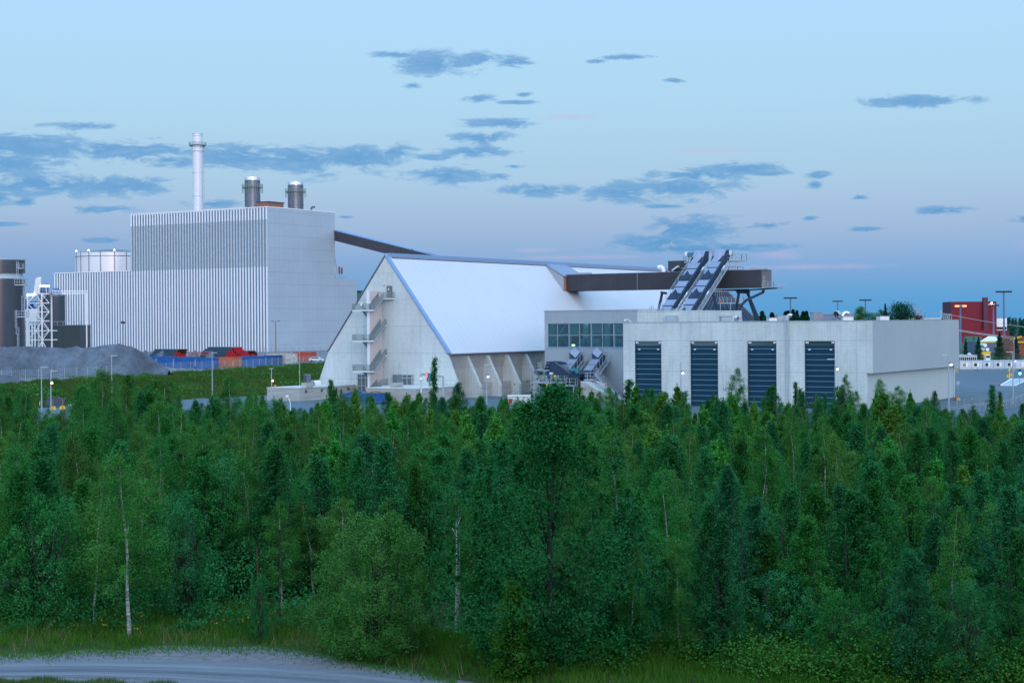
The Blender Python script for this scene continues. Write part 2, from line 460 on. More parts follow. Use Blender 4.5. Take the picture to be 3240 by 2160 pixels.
m_litw = mat("lamp_glow_white", (1, 0.9, 0.7), 0.5, emit=(1.0, 0.92, 0.72), estr=4.5)
m_litr = mat("lamp_glow_red", (1, 0.1, 0.1), 0.5, emit=(1.0, 0.05, 0.08), estr=5)
m_litg = mat("lamp_glow_green", (0.1, 1, 0.7), 0.5, emit=(0.10, 1.0, 0.62), estr=7)
m_lito = mat("lamp_glow_orange", (1, 0.3, 0.1), 0.5, emit=(1.0, 0.22, 0.06), estr=3)
m_sign = mat("sign_letter_glow", (1, 1, 1), 0.5, emit=(1.0, 1.0, 1.0), estr=1.1)
m_trunkw = mat("birch_bark", (0.52, 0.50, 0.47), 0.8, var=0.5, vscale=1.6, stretch=(1, 1, 4), col2=(0.06, 0.055, 0.05))
m_trunk = mat("grey_bark", (0.045, 0.044, 0.040), 0.9, var=0.3, vscale=3)
m_trunkp = mat("pine_bark", (0.10, 0.060, 0.042), 0.9, var=0.3, vscale=3)
m_wood = mat("weathered_wood", (0.25, 0.17, 0.09), 0.85, var=0.2, vscale=2)
lf_birch = leafmat("birch_leaves", (0.018, 0.110, 0.026), (0.046, 0.195, 0.038), (0.105, 0.27, 0.045), rscale=.6)
lf_alder = leafmat("alder_leaves", (0.010, 0.100, 0.040), (0.030, 0.175, 0.056), (0.095, 0.28, 0.095), 0.25, rscale=.6)
lf_pine = leafmat("pine_needles", (0.020, 0.140, 0.034), (0.070, 0.270, 0.048), (0.15, 0.34, 0.055), 0.2, rscale=.6)
lf_oak = leafmat("oak_leaves", (0.008, 0.085, 0.024), (0.020, 0.140, 0.034), (0.060, 0.20, 0.045), rscale=.45)
lf_blue = leafmat("willow_leaves", (0.010, 0.100, 0.042), (0.030, 0.18, 0.058), (0.12, 0.30, 0.10), 0.25, rscale=.5)
lf_gw = leafmat("goat_willow_leaves", (0.012, 0.13, 0.045), (0.050, 0.26, 0.070), (0.17, 0.40, 0.12), 0.25, rscale=.5)
lf_bright = leafmat("maple_leaves", (0.012, 0.11, 0.014), (0.028, 0.17, 0.020), (0.05, 0.21, 0.03), 0.3)
lf_far = leafmat("spruce_needles", (0.004, 0.045, 0.036), (0.009, 0.070, 0.046), (0.018, 0.095, 0.055), 0.1)
lf_grass = leafmat("grass_blades", (0.026, 0.15, 0.018), (0.070, 0.24, 0.028), (0.22, 0.30, 0.08), 0.3, 0.12)
lf_emb = leafmat("embankment_blades", (0.028, 0.095, 0.022), (0.068, 0.140, 0.032), (0.20, 0.18, 0.08), 0.25, 0.05)
lf_verge = leafmat("verge_blades", (0.045, 0.095, 0.020), (0.095, 0.150, 0.035), (0.26, 0.22, 0.11), 0.3, 0.2)
m_yflow = mat("yellow_flower", (0.6, 0.42, 0.02), 0.6)
m_dry = mat("dry_grass", (0.28, 0.20, 0.09), 0.8)
# ---------------------------------------------------------------- the ground
def sstep(t):
    t = np.clip(t, 0, 1); return t * t * (3 - 2 * t)


def gh(X, Y):
    """height of the ground"""
    X = np.asarray(X, float); Y = np.asarray(Y, float)
    z = -4 + 15.5 * sstep((66 - Y) / 66) + 46.0 * sstep(-(Y + 2) / 80) + 1.0 * sstep((Y - 118) / 35) + 3.0 * sstep((Y - 150) / 42)  # rise behind the camera is out of view, steepened to block low light
    s = X / np.maximum(Y, 1)
    zb = np.interp(s, [-0.5, -0.3127, -0.148, -0.08], [252, 271, 322, 350])
    zt = np.interp(s, [-0.5, -0.3127, -0.23, -0.19, -0.148, -0.1147, -0.05], [280, 292, 345, 372, 403, 449, 500])
    emb = 1 - sstep((s + 0.085) / 0.035)
    z = z + 3.0 * sstep((Y - zb) / (zt - zb)) * emb
    # wooded hill far away on the right, low rise elsewhere
    hill = sstep((Y - 1250) / 900) * (2 + 5 * sstep((s - 0.24) / 0.12))
    return z + np.where(Y > 1250, hill, 0)


def gz(x, y): return float(gh(x, y))


def sheet(name, xs_of_y, ys, m, dz=0.0, nx=60, zfun=None, kind='structure'):
    v = []; f = []
    for j, y in enumerate(ys):
        x0, x1 = xs_of_y(y)
        for i in range(nx + 1):
            x = x0 + (x1 - x0) * i / nx
            v.append((x, y, (gz(x, y) if zfun is None else zfun(x, y)) + dz))
    for j in range(len(ys) - 1):
        for i in range(nx):
            a = j * (nx + 1) + i; f.append((a, a + 1, a + nx + 2, a + nx + 1))
    me = bpy.data.meshes.new(name); me.from_pydata(v, [], f); me.materials.append(m)
    me.polygons.foreach_set("use_smooth", [True] * len(f))
    o = bpy.data.objects.new(name, me); COL.objects.link(o)
    if kind: o["kind"] = kind
    return o


m_soil = mat("grassy_soil", (0.030, 0.058, 0.016), 0.95, var=0.4, vscale=0.35, col2=(0.050, 0.055, 0.022))
m_gravel = mat("gravel", (0.185, 0.178, 0.185), 0.9, var=0.3, vscale=2.2, bump=0.5, bscale=9)
m_track = mat("packed_gravel", (0.170, 0.183, 0.205), 0.85, var=0.16, vscale=0.7, bump=0.25, bscale=10, stretch=(0.16, 1.6, 1))
m_yardg = mat("storage_gravel", (0.17, 0.18, 0.20), 0.9, var=0.2, vscale=0.3)
ys = list(np.arange(-400, -160, 30.0)) + list(np.arange(-160, 30, 6.0)) + list(np.arange(30, 200, 4.0)) + list(np.arange(200, 500, 6.0)) + [520, 560, 620, 700, 800, 950, 1100, 1250, 1350, 1500, 1650, 1800, 2000, 2200, 2600, 3500, 6000]
sheet("ground", lambda y: (-0.42 * abs(y) - 40 - 240 * (y < 60), 0.42 * abs(y) + 40 + 240 * (y < 60)), ys, m_soil, -0.06, 90)
# asphalt yard in front of and between the halls
def yard_x(y):
    sl = np.interp(y, [196, 262, 271, 300, 322, 345, 460], [-0.44, -0.36, -0.315, -0.218, -0.148, -0.09, -0.03])
    return (sl * y, 0.40 * y)
sheet("asphalt_yard", yard_x, list(np.arange(196, 456, 4.0)), m_asph, 0.0, 70)
sheet("storage_yard", lambda y: (-0.42 * y, -0.075 * y), [300, 320, 340, 350, 360, 372, 380, 390, 400, 410, 420, 430, 440, 455, 470, 500, 560, 650, 780, 900], m_yardg, 0.0, 50,
      zfun=lambda x, y: gz(x, y) - (0.0 if gz(x, y) > 2.97 else 0.5))
# gravel lay-by and the packed track at the lower left
def gp(x, y, z=-4.0): return gpix(x * 1.3776, y * 1.3776, z)
def flatpoly(name, pts, m, z):
    mb = MB(); mb.poly([(p.x, p.y, z) for p in pts]); o = mb.build(name, m); o["kind"] = 'structure'
    if o.data.polygons[0].normal.z < 0: o.data.flip_normals()
    return o
edge_top = [(-260, 1492), (-60, 1500), (0, 1501), (60, 1497), (120, 1499), (200, 1489), (270, 1492), (350, 1482), (420, 1479), (520, 1484), (600, 1482), (660, 1490), (720, 1496), (800, 1512),
            (870, 1526), (950, 1538), (1010, 1552), (1090, 1566), (1200, 1590), (1400, 1640)]
lay = [gp(x, y) for x, y in edge_top] + [gp(1500, 1900), gp(0, 1700), gp(-200, 1600), gp(-300, 1570)]
flatpoly("gravel_shoulder", lay, m_gravel, -4.02)
tr_top = [(-260, 1512), (0, 1514), (200, 1510), (400, 1514), (600, 1522), (800, 1536), (950, 1552), (1100, 1580), (1300, 1620)]
tr_bot = [(1350, 1760), (900, 1680), (600, 1600), (300, 1556), (0, 1552), (-260, 1553)]
flatpoly("gravel_track", [gp(x, y) for x, y in tr_top + tr_bot], m_track, -4.005)

def strip(name, pts, w, m, z):
    mb = MB()
    for (x0, y0), (x1, y1) in zip(pts, pts[1:]):
        a, b, c, d = gp(x0, y0), gp(x1, y1), gp(x1, y1 + w), gp(x0, y0 + w); mb.poly([(q.x, q.y, z) for q in (d, c, b, a)])
    o = mb.build(name, m); o["kind"] = 'structure'
    return o
m_rut1 = mat("pale_wheel_rut", (0.205, 0.222, 0.245), .8, var=.12, vscale=.8, bump=.2, bscale=12, stretch=(.2, 1.5, 1)); m_rut2 = mat("dark_wheel_rut", (0.125, 0.145, 0.165), .85, var=.14, vscale=.8, bump=.3, bscale=12, stretch=(.2, 1.5, 1))
strip("wheel_rut", [(-260, 1522), (0, 1524), (200, 1521), (400, 1525), (600, 1533), (800, 1547), (950, 1563)], 7, m_rut1, -3.998)
strip("wheel_rut", [(-260, 1534), (0, 1536), (200, 1534), (400, 1539), (600, 1548), (780, 1560)], 6, m_rut2, -3.996)
strip("wheel_rut", [(-260, 1544), (0, 1546), (200, 1545), (380, 1551), (560, 1562)], 5, m_rut1, -3.994)

# ---------------------------------------------------------------- power plant
PB = S(0, 0, 0)
def to_site(P): return (P.x * C32 - P.y * S32, P.x * S32 + P.y * C32)
pc = pix(848, 1113, 658); PA, PBb = to_site(Vector((pc.x, 658, 0)))          # near corner of the boiler house
pl_hi = fa(413, PBb, 680); pl_lo = fa(171, PBb, 866); pr = fb(1057, PA, 700); pr2 = fb(1127, PA, 900)
ZH, ZL, ZR = 61.1, 37.2, 33.0
plant = site("boiler_house", "tall white boiler house with vertical white stripes and a smooth silver end wall", "industrial building", PA, PBb, 3)
mb = MB()
mb.sbox(pl_hi, PA - .02, PBb + .04, pr, ZL, ZH - .3)
mb.sbox(pl_lo, PA - .02, PBb + .04, pr - .1, 3, ZL); mb.sbox(pl_lo, PA - .02, pr, pr2 - .1, 3, ZR - .1); mb.build("wall", m_fblue, plant)
mb = MB(); mb.sbox(PA, PA + .35, PBb, pr, 3, ZH); mb.sbox(PA, PA + .35, pr, pr2, 3, ZR); mb.build("end_wall", m_panel, plant)
mb = MB(); mbu = MB(); p = 1.56; n = 0; a = PA - .35
while a > pl_lo:
    top = ZH if a > pl_hi + .2 else ZL + .05
    mb.sbox(a - .34, a + .34, PBb - .05, PBb + .035, 3, 37.2)
    if top > 50: mbu.sbox(a - .34, a + .34, PBb - .05, PBb + .035, 56.2, top)
    a -= p
mb.build("white_stripes", m_white, plant); mbu.build("upper_stripes", m_white, plant)
mb = MB(); a = PA - .35
while a > pl_hi + .2:
    mb.sbox(a - .36, a + .36, PBb - .05, PBb + .035, 37.22, 56.18); a -= p
mb.build("perforated_stripes", m_perf, plant)
mb = MB(); mb.sbox(pl_hi - .1, PA + .45, PBb - .2, PBb + .4, ZH, ZH + .35); mb.sbox(PA - .2, PA + .45, PBb + .4, pr + .1, ZH, ZH + .35)
mb.sbox(pl_lo - .1, pl_hi - .12, PBb - .2, PBb + .4, ZL, ZL + .3); mb.build("parapet", m_white, plant)
# roof furniture of the boiler house
def roofthing(name, label, cat, px, py, Y, w, d, h, m, group=None, z0=None):
    P = pix(px, py, Y); z0 = ZH + .3 if z0 is None else z0
    r = thing(name, label, cat, (P.x, Y, z0), -TH, group)
    return r
r = thing("chimney", "tall slender white chimney with a ringed gallery near its top", "chimney", pix(626.5, 660, 705).xy.to_3d() + Vector((0, 0, ZH)), 0)
cx, cy = r.location.x, 705; tz = lambda y: pix(626, y, 705).z
mb = MB()
R0 = 2.2
mb.tube([(cx, cy, ZH - .5), (cx, cy, tz(478))], R0, 32); mb.tube([(cx, cy, tz(478)), (cx, cy, tz(463))], R0 * 1.13, 32)
mb.tube([(cx, cy, tz(458)), (cx, cy, tz(440)), (cx, cy, tz(433)), (cx, cy, tz(422.5))], [R0, R0 * 1.02, R0 * .95, R0 * .95], 32)
for y in (478, 545, 620, 448, 441, 430, 423.5):
    mb.tube([(cx, cy, tz(y) - .12), (cx, cy, tz(y) + .12)], R0 * (1.17 if y == 478 else 1.08 if y > 460 else 1.03), 32)
mb.build("shaft", m_gr, r, smoothed=True)
def gallery(root, cx, cy, z, r_in, r_out, m, hang=0.0, name="gallery"):
    mb = MB()
    N = 28
    for k in range(N):
        a0, a1 = 2 * math.pi * k / N, 2 * math.pi * (k + 1) / N
        c = lambda a, rr, zz: (cx + rr * math.cos(a), cy + rr * math.sin(a), zz)
        mb.hexa([c(a0, r_in, z - .15), c(a0, r_out, z - .15), c(a1, r_out, z - .15), c(a1, r_in, z - .15), c(a0, r_in, z), c(a0, r_out, z), c(a1, r_out, z), c(a1, r_in, z)])
        for zz in (z + .6, z + 1.2): mb.beam(c(a0, r_out, zz), c(a1, r_out, zz), .10)
        mb.beam(c(a0, r_out, z - hang), c(a0, r_out, z + 1.2), .09)
        if k % 2 == 0: mb.beam(c(a0, r_in, z - 1.0), c(a0, r_out * .97, z - .1), .14)
    mb.build(name, m, root)
gallery(r, cx, cy, tz(460), R0, R0 * 1.68, m_greenr)
mb = MB()
for s in (-.25, .25): mb.beam((cx + R0 + .5, cy + s, ZH), (cx + R0 + .5, cy + s, tz(462)), .09)
for k in range(0, 60): 
    z = ZH + k * .5
    mb.beam((cx + R0 + .5, cy - .25, z), (cx + R0 + .5, cy + .25, z), .06)
    if k % 5 == 0: mb.beam((cx + R0, cy, z), (cx + R0 + .5, cy, z), .12)
mb.build("ladder", m_galv, r)
for (px, topy, Y, nm) in ((799, 561.5, 690, "wide grey smokestack with a bright steel rim, next to the orange-brown roof hut"),
                          (935.5, 577, 715, "wide grey smokestack with a bright steel rim, nearest the silver end wall")):
    P = pix(px, 640, Y); cx, cy = P.x, Y; zt = pix(px, topy, Y).z; R = 24.6 / F * Y
    r = thing("smokestack", nm, "smokestack", (cx, cy, ZH), 0, "wide grey smokestacks on the boiler house roof")
    mb = MB(); mb.tube([(cx, cy, ZH - .5), (cx, cy, zt - 1.25)], R, 40)
    for q in (.33, .62): mb.tube([(cx, cy, ZH + (zt - ZH) * q), (cx, cy, ZH + (zt - ZH) * q + .28)], R * 1.03, 40)
    mb.build("shaft", m_stk, r, smoothed=True)
    mb = MB(); mb.tube([(cx, cy, zt - 1.25), (cx, cy, zt)], R * 1.01, 40); mb.build("rim", m_chrome, r, smoothed=True)
    gallery(r, cx, cy, zt - 4.1, R, R * 1.33, m_greenr, 2.6)
    mb = MB(); mb.tube([(cx - .2, cy - R - .1, ZH + 1), (cx - .2, cy - R - .1, ZH + 1.6)], .45, 10); mb.build("hatch", m_stk, r); mb = MB(); mb.tube([(cx - R * .6, cy - R * .9, zt - 2), (cx - R * .6, cy - R * .9, zt - 1.5)], .3, 8); mb.build("hatch", m_stk, r)
P = pix(850, 640, 672); a, b = to_site(Vector((P.x, 672, 0)))
aN = fa(849, b, 640)
r = site("roof_hut", "low orange-brown ribbed hut on the boiler house roof between the two smokestacks", "roof hut", aN, b, ZH)
a0 = fa(814, b, 640); b1 = fb(897.5, aN, 640)
mb = MB(); mb.sbox(a0, aN, b, b1, ZH - .5, zat(849, 637, aN, b) - .3); mb.build("wall", m_corten, r)
mb = MB(); mb.sbox(a0 - .3, aN + .3, b - .3, b1 + .3, zat(849, 637, aN, b) - .3, zat(849, 637, aN, b) + .05); mb.build("roof", m_brown, r)
def elbow(name, label, cat, px, py, Y, z0, h, rad, m, group=None, d=Vector((0.9, -.3, 0)), seg=12):
    P = pix(px, py, Y); r = thing(name, label, cat, (P.x, Y, z0), 0, group)
    p0 = Vector((P.x, Y, z0)); pts = [p0, p0 + UP * (h * .55)]
    for k in range(1, 6):
        t = math.pi / 2 * k / 5; pts.append(p0 + UP * (h * .55 + h * .4 * math.sin(t)) + d * (h * .4 * (1 - math.cos(t))))
    pts.append(pts[-1] + d * h * .3 - UP * h * .08)
    mb = MB(); mb.tube(pts, rad, seg, cap=False); mb.build("bend", m, r, smoothed=True)
    mb = MB(); mb.tube([p0, p0 + UP * .15], rad * 1.5, seg); mb.build("collar", m, r)
    return r
elbow("vent_pipe", "short dark bent vent pipe on the roof above the silver end wall", "vent pipe", 985, 665, 690, ZH, 2.4, .42, m_stk)
for i, (px, h) in enumerate(((662, 2.6), (777, 2.2))):
    P = pix(px, 660, 685 if i else 695)
    r = thing("roof_mast", "thin pale mast on the boiler house roof right of the white chimney" if i == 0 else "small pale bracket at the foot of the left smokestack", "roof mast", (P.x, P.y, ZH), 0)
    mb = MB(); mb.beam((P.x, P.y, ZH), (P.x, P.y, ZH + h), .35); mb.build("pole", m_galv, r)
    mb = MB(); mb.beam((P.x - 1.2, P.y, ZH + h * .5), (P.x + 1.6, P.y, ZH + h * .4), .2); mb.build("arm", m_galv, r)
P = pix(712, 655, 690); r = thing("roof_fan", "flat grey ventilation box on the boiler house roof left of the smokestacks", "roof fan", (P.x, P.y, ZH), -TH)
mb = MB(); mb.box(P.x - 2.2, P.x + 2.2, P.y - 1.5, P.y + 1.5, ZH, ZH + 1.4); mb.build("housing", m_galv, r)
mb = MB(); mb.box(P.x - 2.4, P.x + 2.4, P.y - 1.7, P.y + 1.7, ZH + 1.4, ZH + 1.6); mb.build("cap", m_stk, r)
# aerials and struts on the low roof behind the silver end wall
for i, (px, hh, m) in enumerate(((1074, 5.5, m_corten), (1082, 5.0, m_corten))):
    P = pix(px, 884, 700); r = thing("antenna_pole", ["left", "right"][i] + " one of two short rusty antenna poles on the low silver roof", "antenna", (P.x, P.y, ZR), 0)
    mb = MB(); mb.tube([(P.x, P.y, ZR - .4), (P.x, P.y, ZR + hh)], .13, 8); mb.build("pole", m_galv, r)
    mb = MB(); mb.tube([(P.x, P.y, ZR + hh * .45), (P.x, P.y, ZR + hh)], .42, 10); mb.build("aerial", m, r)
r = thing("strut", "thin steel struts leaning from the low silver roof to the tall wall", "strut", (pix(1066, 880, 698).x, 698, ZR), 0)
for q in ((1059, 812, 1070, 882), (1059, 870, 1066, 884)):
    mb = MB(); mb.beam(pix(q[0], q[1], 698), pix(q[2], q[3], 698), .35); mb.build("bar", m_galv, r)
r = thing("guard_rail", "thin pale guard rail along the low silver roof edge", "railing", (pix(1095, 880, 704).x, 704, ZR), 0)
mb = MB(); mb.beam(pix(1080, 874, 704), pix(1108, 876, 704), .12); mb.beam(pix(1080, 879, 704), pix(1108, 881, 704), .1); mb.build("rail", m_galv, r)
for px in (1080, 1094, 1107): mb = MB(); mb.beam(pix(px, 874, 704), pix(px, 886, 704), .12); mb.build("post", m_galv, r)

# the round tank behind the lower wing, with its lit roof lamps
Y = 775; P = pix(356, 900, Y); cx, cy = P.x, Y; R = 114 / F * Y; zt = pix(356, 802, Y).z
r = thing("storage_tank", "wide round white tank behind the lower striped wing, lamps lit on its rim", "tank", (cx, cy, 3), 0)
mb = MB(); mb.tube([(cx, cy, 3), (cx, cy, zt)], R, 72); mb.build("shell", m_tankw, r, smoothed=True)
mb = MB(); mb.tube([(cx, cy, zt), (cx, cy, zt + .8), (cx, cy, zt + 1.6), (cx, cy, zt + 1.9)], [R * .99, R * .7, R * .35, R * .1], 48); mb.build("dome", m_stk, r, smoothed=True)
mb = MB(); mb.tube([(cx, cy, zt - 1.9), (cx, cy, zt - 1.6)], R * 1.006, 72); mb.build("ring", m_stk, r)
for k, px in enumerate((244, 263.5, 294.5, 333.5, 376.5, 410)):
    dx = (pix(px, 850, Y - 8).x - cx); dx = max(-R + .05, min(R - .05, dx)); dy = -math.sqrt(R * R - dx * dx)
    mb = MB(); mb.beam((cx + dx, cy + dy - .1, ZL - 3), (cx + dx, cy + dy - .1, zt + .6), .28); mb.build("seam_pipe", m_stk, r)
    if k in (0, 2, 4):
        l = MB(); l.tube([(cx + dx, cy + dy - .4, zt + .5), (cx + dx, cy + dy - .4, zt + 1.2)], [.35, .28], 10)
        lo = l.build("lamp", [m_litw], r)

# inclined conveyor bridge from the boiler house down behind the hall
p0 = pix(1058.6, 726.7, 694); p1 = p0 + U * 112; p1.z = p0.z - 112 * .234
r = thing("inclined_conveyor_bridge", "long dark enclosed conveyor sloping down from the boiler house behind the white hall", "conveyor bridge", p0, 0)
d = (p1 - p0); h = 4.7
mb = MB(); mb.prism([p0 - UP * .5, p1 - UP * .5, p1 - UP * h, p0 - UP * h], V * 4.5); mb.build("tube_wall", m_brown, r)
mb = MB(); mb.prism([p0, p1, p1 - UP * .5, p0 - UP * .5], V * 4.5 - V * .0); mb.v = [v - V * .15 for v in mb.v]; mb.build("roof_edge", m_trimb, r)
mb = MB()
for t in (.36, .70): 
    q = p0 + d * t; mb = MB(); mb.beam(q - UP * (h + .1) - V * .1, q - V * .1, .5); mb.build("joint_frame", m_brown, r)
q = p0 + d * .42; mb = MB(); mb.beam(q + UP * .3 + V, q + d * .035 + UP * .3 + V, .5, .5); mb.build("roof_box", m_galv, r)
for t in (.52, .85):
    q = p0 + d * t - UP * h; mb = MB()
    for s in (-1, 1):
        mb.beam((q.x + s * 2, q.y, 3), (q.x + s * .8, q.y, q.z), .8); mb.beam((q.x + s * 2, q.y + 4, 3), (q.x + s * .8, q.y + 4, q.z), .8)
    mb.build("support_leg", m_galv, r)
# teal store seen in the gap
P0 = pix(1120, 1000, 800); r = thing("teal_store", "small piece of a green building in the gap between boiler house and hall", "building", (P0.x + 4, 800, 3), 0)  # shade on the left face is put into this darker wall colour
zt = pix(1140, 927, 800).z
mb = MB(); mb.box(P0.x, P0.x + 9, 800, 812, 3, zt); mb.build("wall", mat("teal_wall", (0.01, 0.16, 0.15), 0.5, joints=(0, 0, 1.7, .12, 0)), r)
mb = MB(); mb.box(P0.x + 1.5, P0.x + 3.4, 801, 804, zt, zt + .7); mb.prism([(P0.x + 1, 801, zt + .7), (P0.x + 4.4, 801, zt + .7), (P0.x + 4.9, 801, zt + 1.2), (P0.x + .6, 801, zt + 1.2)], (0, 3, 0)); mb.build("roof_fan", m_black, r)
# ---------------------------------------------------------------- A-frame hall
GB = 243.9
aR = fa(1412, GB, 1114); aL = fa(1039, GB, 1113); aA = (aR + aL) / 2; aB = fa(1452, GB, 1240); aBL = aL - (aB - aR)
ZK, ZA = 8.45, zat(1223, 813, aA, GB); HL = 116.0
hall = site("fuel_storage_hall", "huge steep-roofed hall of pale concrete and white sheet with a triangular gable", "industrial building", aA, GB)
prof = [(aBL, 0), (aBL, 2.1), (aL, ZK), (aA, ZA), (aR, ZK), (aB, 2.1), (aB, 0)]
mb = MB(); mb.prism([S(a, GB, z) for a, z in prof], V * .6); mb.build("gable_wall", m_conc2, hall)
mb = MB(); mb.prism([S(a, GB + HL - .6, z) for a, z in prof], V * .6); mb.build("rear_gable_wall", m_conc2, hall)
# two roof slopes, thick sheets lying on the portal line
def slope(sgn, name):
    ak = aR if sgn > 0 else aL
    n = Vector((ZA - ZK, ak - aA)) ; n = Vector((abs(ZA - ZK), abs(ak - aA))).normalized()   # outward (a, z)
    off = .35
    k0 = (aA, ZA); k1 = (ak + sgn * .35, ZK - .45)
    P = [S(k0[0], GB + .6, k0[1]), S(k1[0], GB + .6, k1[1]), S(k1[0] + sgn * n.x * off, GB + .6, k1[1] + n.y * off), S(k0[0], GB + .6, k0[1] + off * 1.6)]
    mb = MB(); mb.prism(P, V * (HL - .7)); o = mb.build(name, m_roof, hall)
    return o
slope(1, "roof_slope"); slope(-1, "roof_slope")
nr = Vector((abs(ZA - ZK), abs(aR - aA))).normalized()
mb = MB()   # blue flashing up the right rake, thin dark one up the left rake
for sgn, ak in ((1, aR),):
    mb.prism([S(aA, GB - .12, ZA + .15), S(ak + .35, GB - .12, ZK - .3), S(ak + .35 + nr.x * .36, GB - .12, ZK - .3 + nr.y * .36), S(aA, GB - .12, ZA + .62)], V * .95)
mb.build("rake_flashing", m_trimb, hall)
mb = MB(); mb.prism([S(aA, GB - .08, ZA + .1), S(aL - .1, GB - .08, ZK), S(aL - .3, GB - .08, ZK + .1), S(aA, GB - .08, ZA + .55)], V * .9); mb.build("rake_flashing", m_stk, hall)
mb = MB(); mb.sbox(aA - .7, aA + .5, GB + .9, GB + HL, ZA + .05, ZA + .75); mb.build("ridge_cap", m_trimb, hall)
mb = MB(); mb.sbox(aA + .52, aA + .62, GB + 1.2, GB + HL - 1, ZA - .32, ZA - .06); mb.build("ridge_gutter", mat("dull_brown_trim", (.12, .09, .09), .6), hall)
# retaining wall under the eaves and the sloping buttresses
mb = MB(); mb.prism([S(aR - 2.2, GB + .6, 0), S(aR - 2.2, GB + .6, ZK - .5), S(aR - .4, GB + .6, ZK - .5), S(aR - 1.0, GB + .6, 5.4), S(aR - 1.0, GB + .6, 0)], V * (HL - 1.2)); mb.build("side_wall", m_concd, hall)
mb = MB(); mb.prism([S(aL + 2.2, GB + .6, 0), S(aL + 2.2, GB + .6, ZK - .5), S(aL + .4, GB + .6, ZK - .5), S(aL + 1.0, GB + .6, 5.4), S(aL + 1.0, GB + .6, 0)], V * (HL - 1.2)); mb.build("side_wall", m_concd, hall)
sp = fb(1518.5, aB, 1262) - GB
for i in range(1, 18):
    q = GB + i * sp
    if q > GB + HL - 2: break
    mb = MB(); mb.prism([S(aR - 1.05, q, 0), S(aR - 1.05, q, ZK - .8), S(aR - .15, q, ZK - .8), S(aB, q, 2.1), S(aB, q, 0)], V * .75); mb.build("buttress", m_conc, hall)
    mb = MB(); mb.sbox(aR - .98, aR + .9, q + .76, q + sp - .02, 0, 2.6) if i in (1, 2, 3, 4, 5) else mb.sbox(aR - .98, aR, q + .8, q + sp - .1, 0, .5)
    mb.build("plinth", m_conc3, hall)
# dormer that takes in the gallery
bd = fb(1721, aA, 851); aF = fa(1783, bd, 941); zD = zat(1782, 876, aF, bd)
zlow = ZA - (aF - aA) * (ZA - ZK) / (aR - aA)
bD2 = bd + 8.3
dm = MB(); dm.prism([S(aA + .5, bd, ZA - .1), S(aF, bd, zD), S(aF, bd, zlow - .1)], V * .3); do0 = dm.build("dormer_cheek", m_metal, hall); dm = MB(); dm.prism([S(aA + .5, bD2, ZA - .1), S(aF, bD2, zD), S(aF, bD2, zlow - .1)], V * .3)
dm.build("dormer_cheek", m_metal, hall); do = do0
dm = MB()
for k in range(14):
    t = k / 14; a_ = aA + .5 + (aF - aA - .5) * (t + .04); zt_ = ZA - .1 + (zD - ZA) * t; zb_ = ZA - (a_ - aA) * (ZA - ZK) / (aR - aA)
    dm.sbox(a_, a_ + .09, bd - .05, bd, zb_, zt_ - .05)
dm.build("cheek_ribs", m_metal, do)
dm = MB(); dm.prism([S(aA, bd - .15, ZA + .25), S(aF + .3, bd - .15, zD + .02), S(aF + .3, bd - .15, zD + .25), S(aA, bd - .15, ZA + .6)], V * 8.9); dm.build("dormer_roof", m_lid, hall)
m_dface = mat("orange_glow_cladding", (0.75, 0.30, 0.17), 0.4, metal=0.3, joints=(.3, .05, 0, 0, 0))  # orange glow at the gallery end, put into the base colour
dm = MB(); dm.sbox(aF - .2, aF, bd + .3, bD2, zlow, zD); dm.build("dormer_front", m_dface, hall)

# outside door, lamp and steel hatches on the gable
def gpatch(root, name, px0, px1, py0, py1, m, d=.12, b=GB, extra=None):
    a0, a1 = fa(px0, b, py0), fa(px1, b, py0); am = (a0 + a1) / 2
    z1, z0 = zat((px0 + px1) / 2, py0, am, b), zat((px0 + px1) / 2, py1, am, b)
    mb = MB(); mb.sbox(a0, a1, b - d, b - .003, z0, z1); o = mb.build(name, m, root)
    return o, a0, a1, z0, z1
m_hatch = mat("steel_hatch", (0.16, 0.185, 0.19), 0.5, metal=0.3, var=0.1)
o, a0, a1, z0, z1 = gpatch(hall, "door", 1224, 1241, 904, 944, m_hatch)
mb = MB(); mb.sbox(a0 + .35, a0 + .6, GB - .16, GB - .125, z1 - .8, z1 - .5); mb.build("pane", m_whitep, o)
mb = MB(); mb.sbox(fa(1214, GB), fa(1220, GB), GB - .35, GB - .003, zat(1217, 899.5, aA, GB), zat(1217, 897, aA, GB)); mb.build("wall_lamp", m_whitep, hall)
for px0, px1, py0, py1 in ((1135, 1161, 1183, 1248), (1247, 1306, 1184, 1222)):
    o, a0, a1, z0, z1 = gpatch(hall, "steel_hatch", px0, px1, py0, py1, m_hatch, .2)
    mb = MB()
    nn = 2 if px0 < 1200 else 4
    for k in range(nn + 1): mb.sbox(a0 + (a1 - a0) * k / nn - .08, a0 + (a1 - a0) * k / nn + .08, GB - .38, GB - .2, z0, z1)
    for q in (z1 - .15, z1 - .75, z1 - 2.3, z0 + .2):
        if q > z0: mb.sbox(a0 - .3, a1 + .3, GB - .40, GB - .2, q, q + .16)
    mb.build("hatch_frame", m_galv, o)

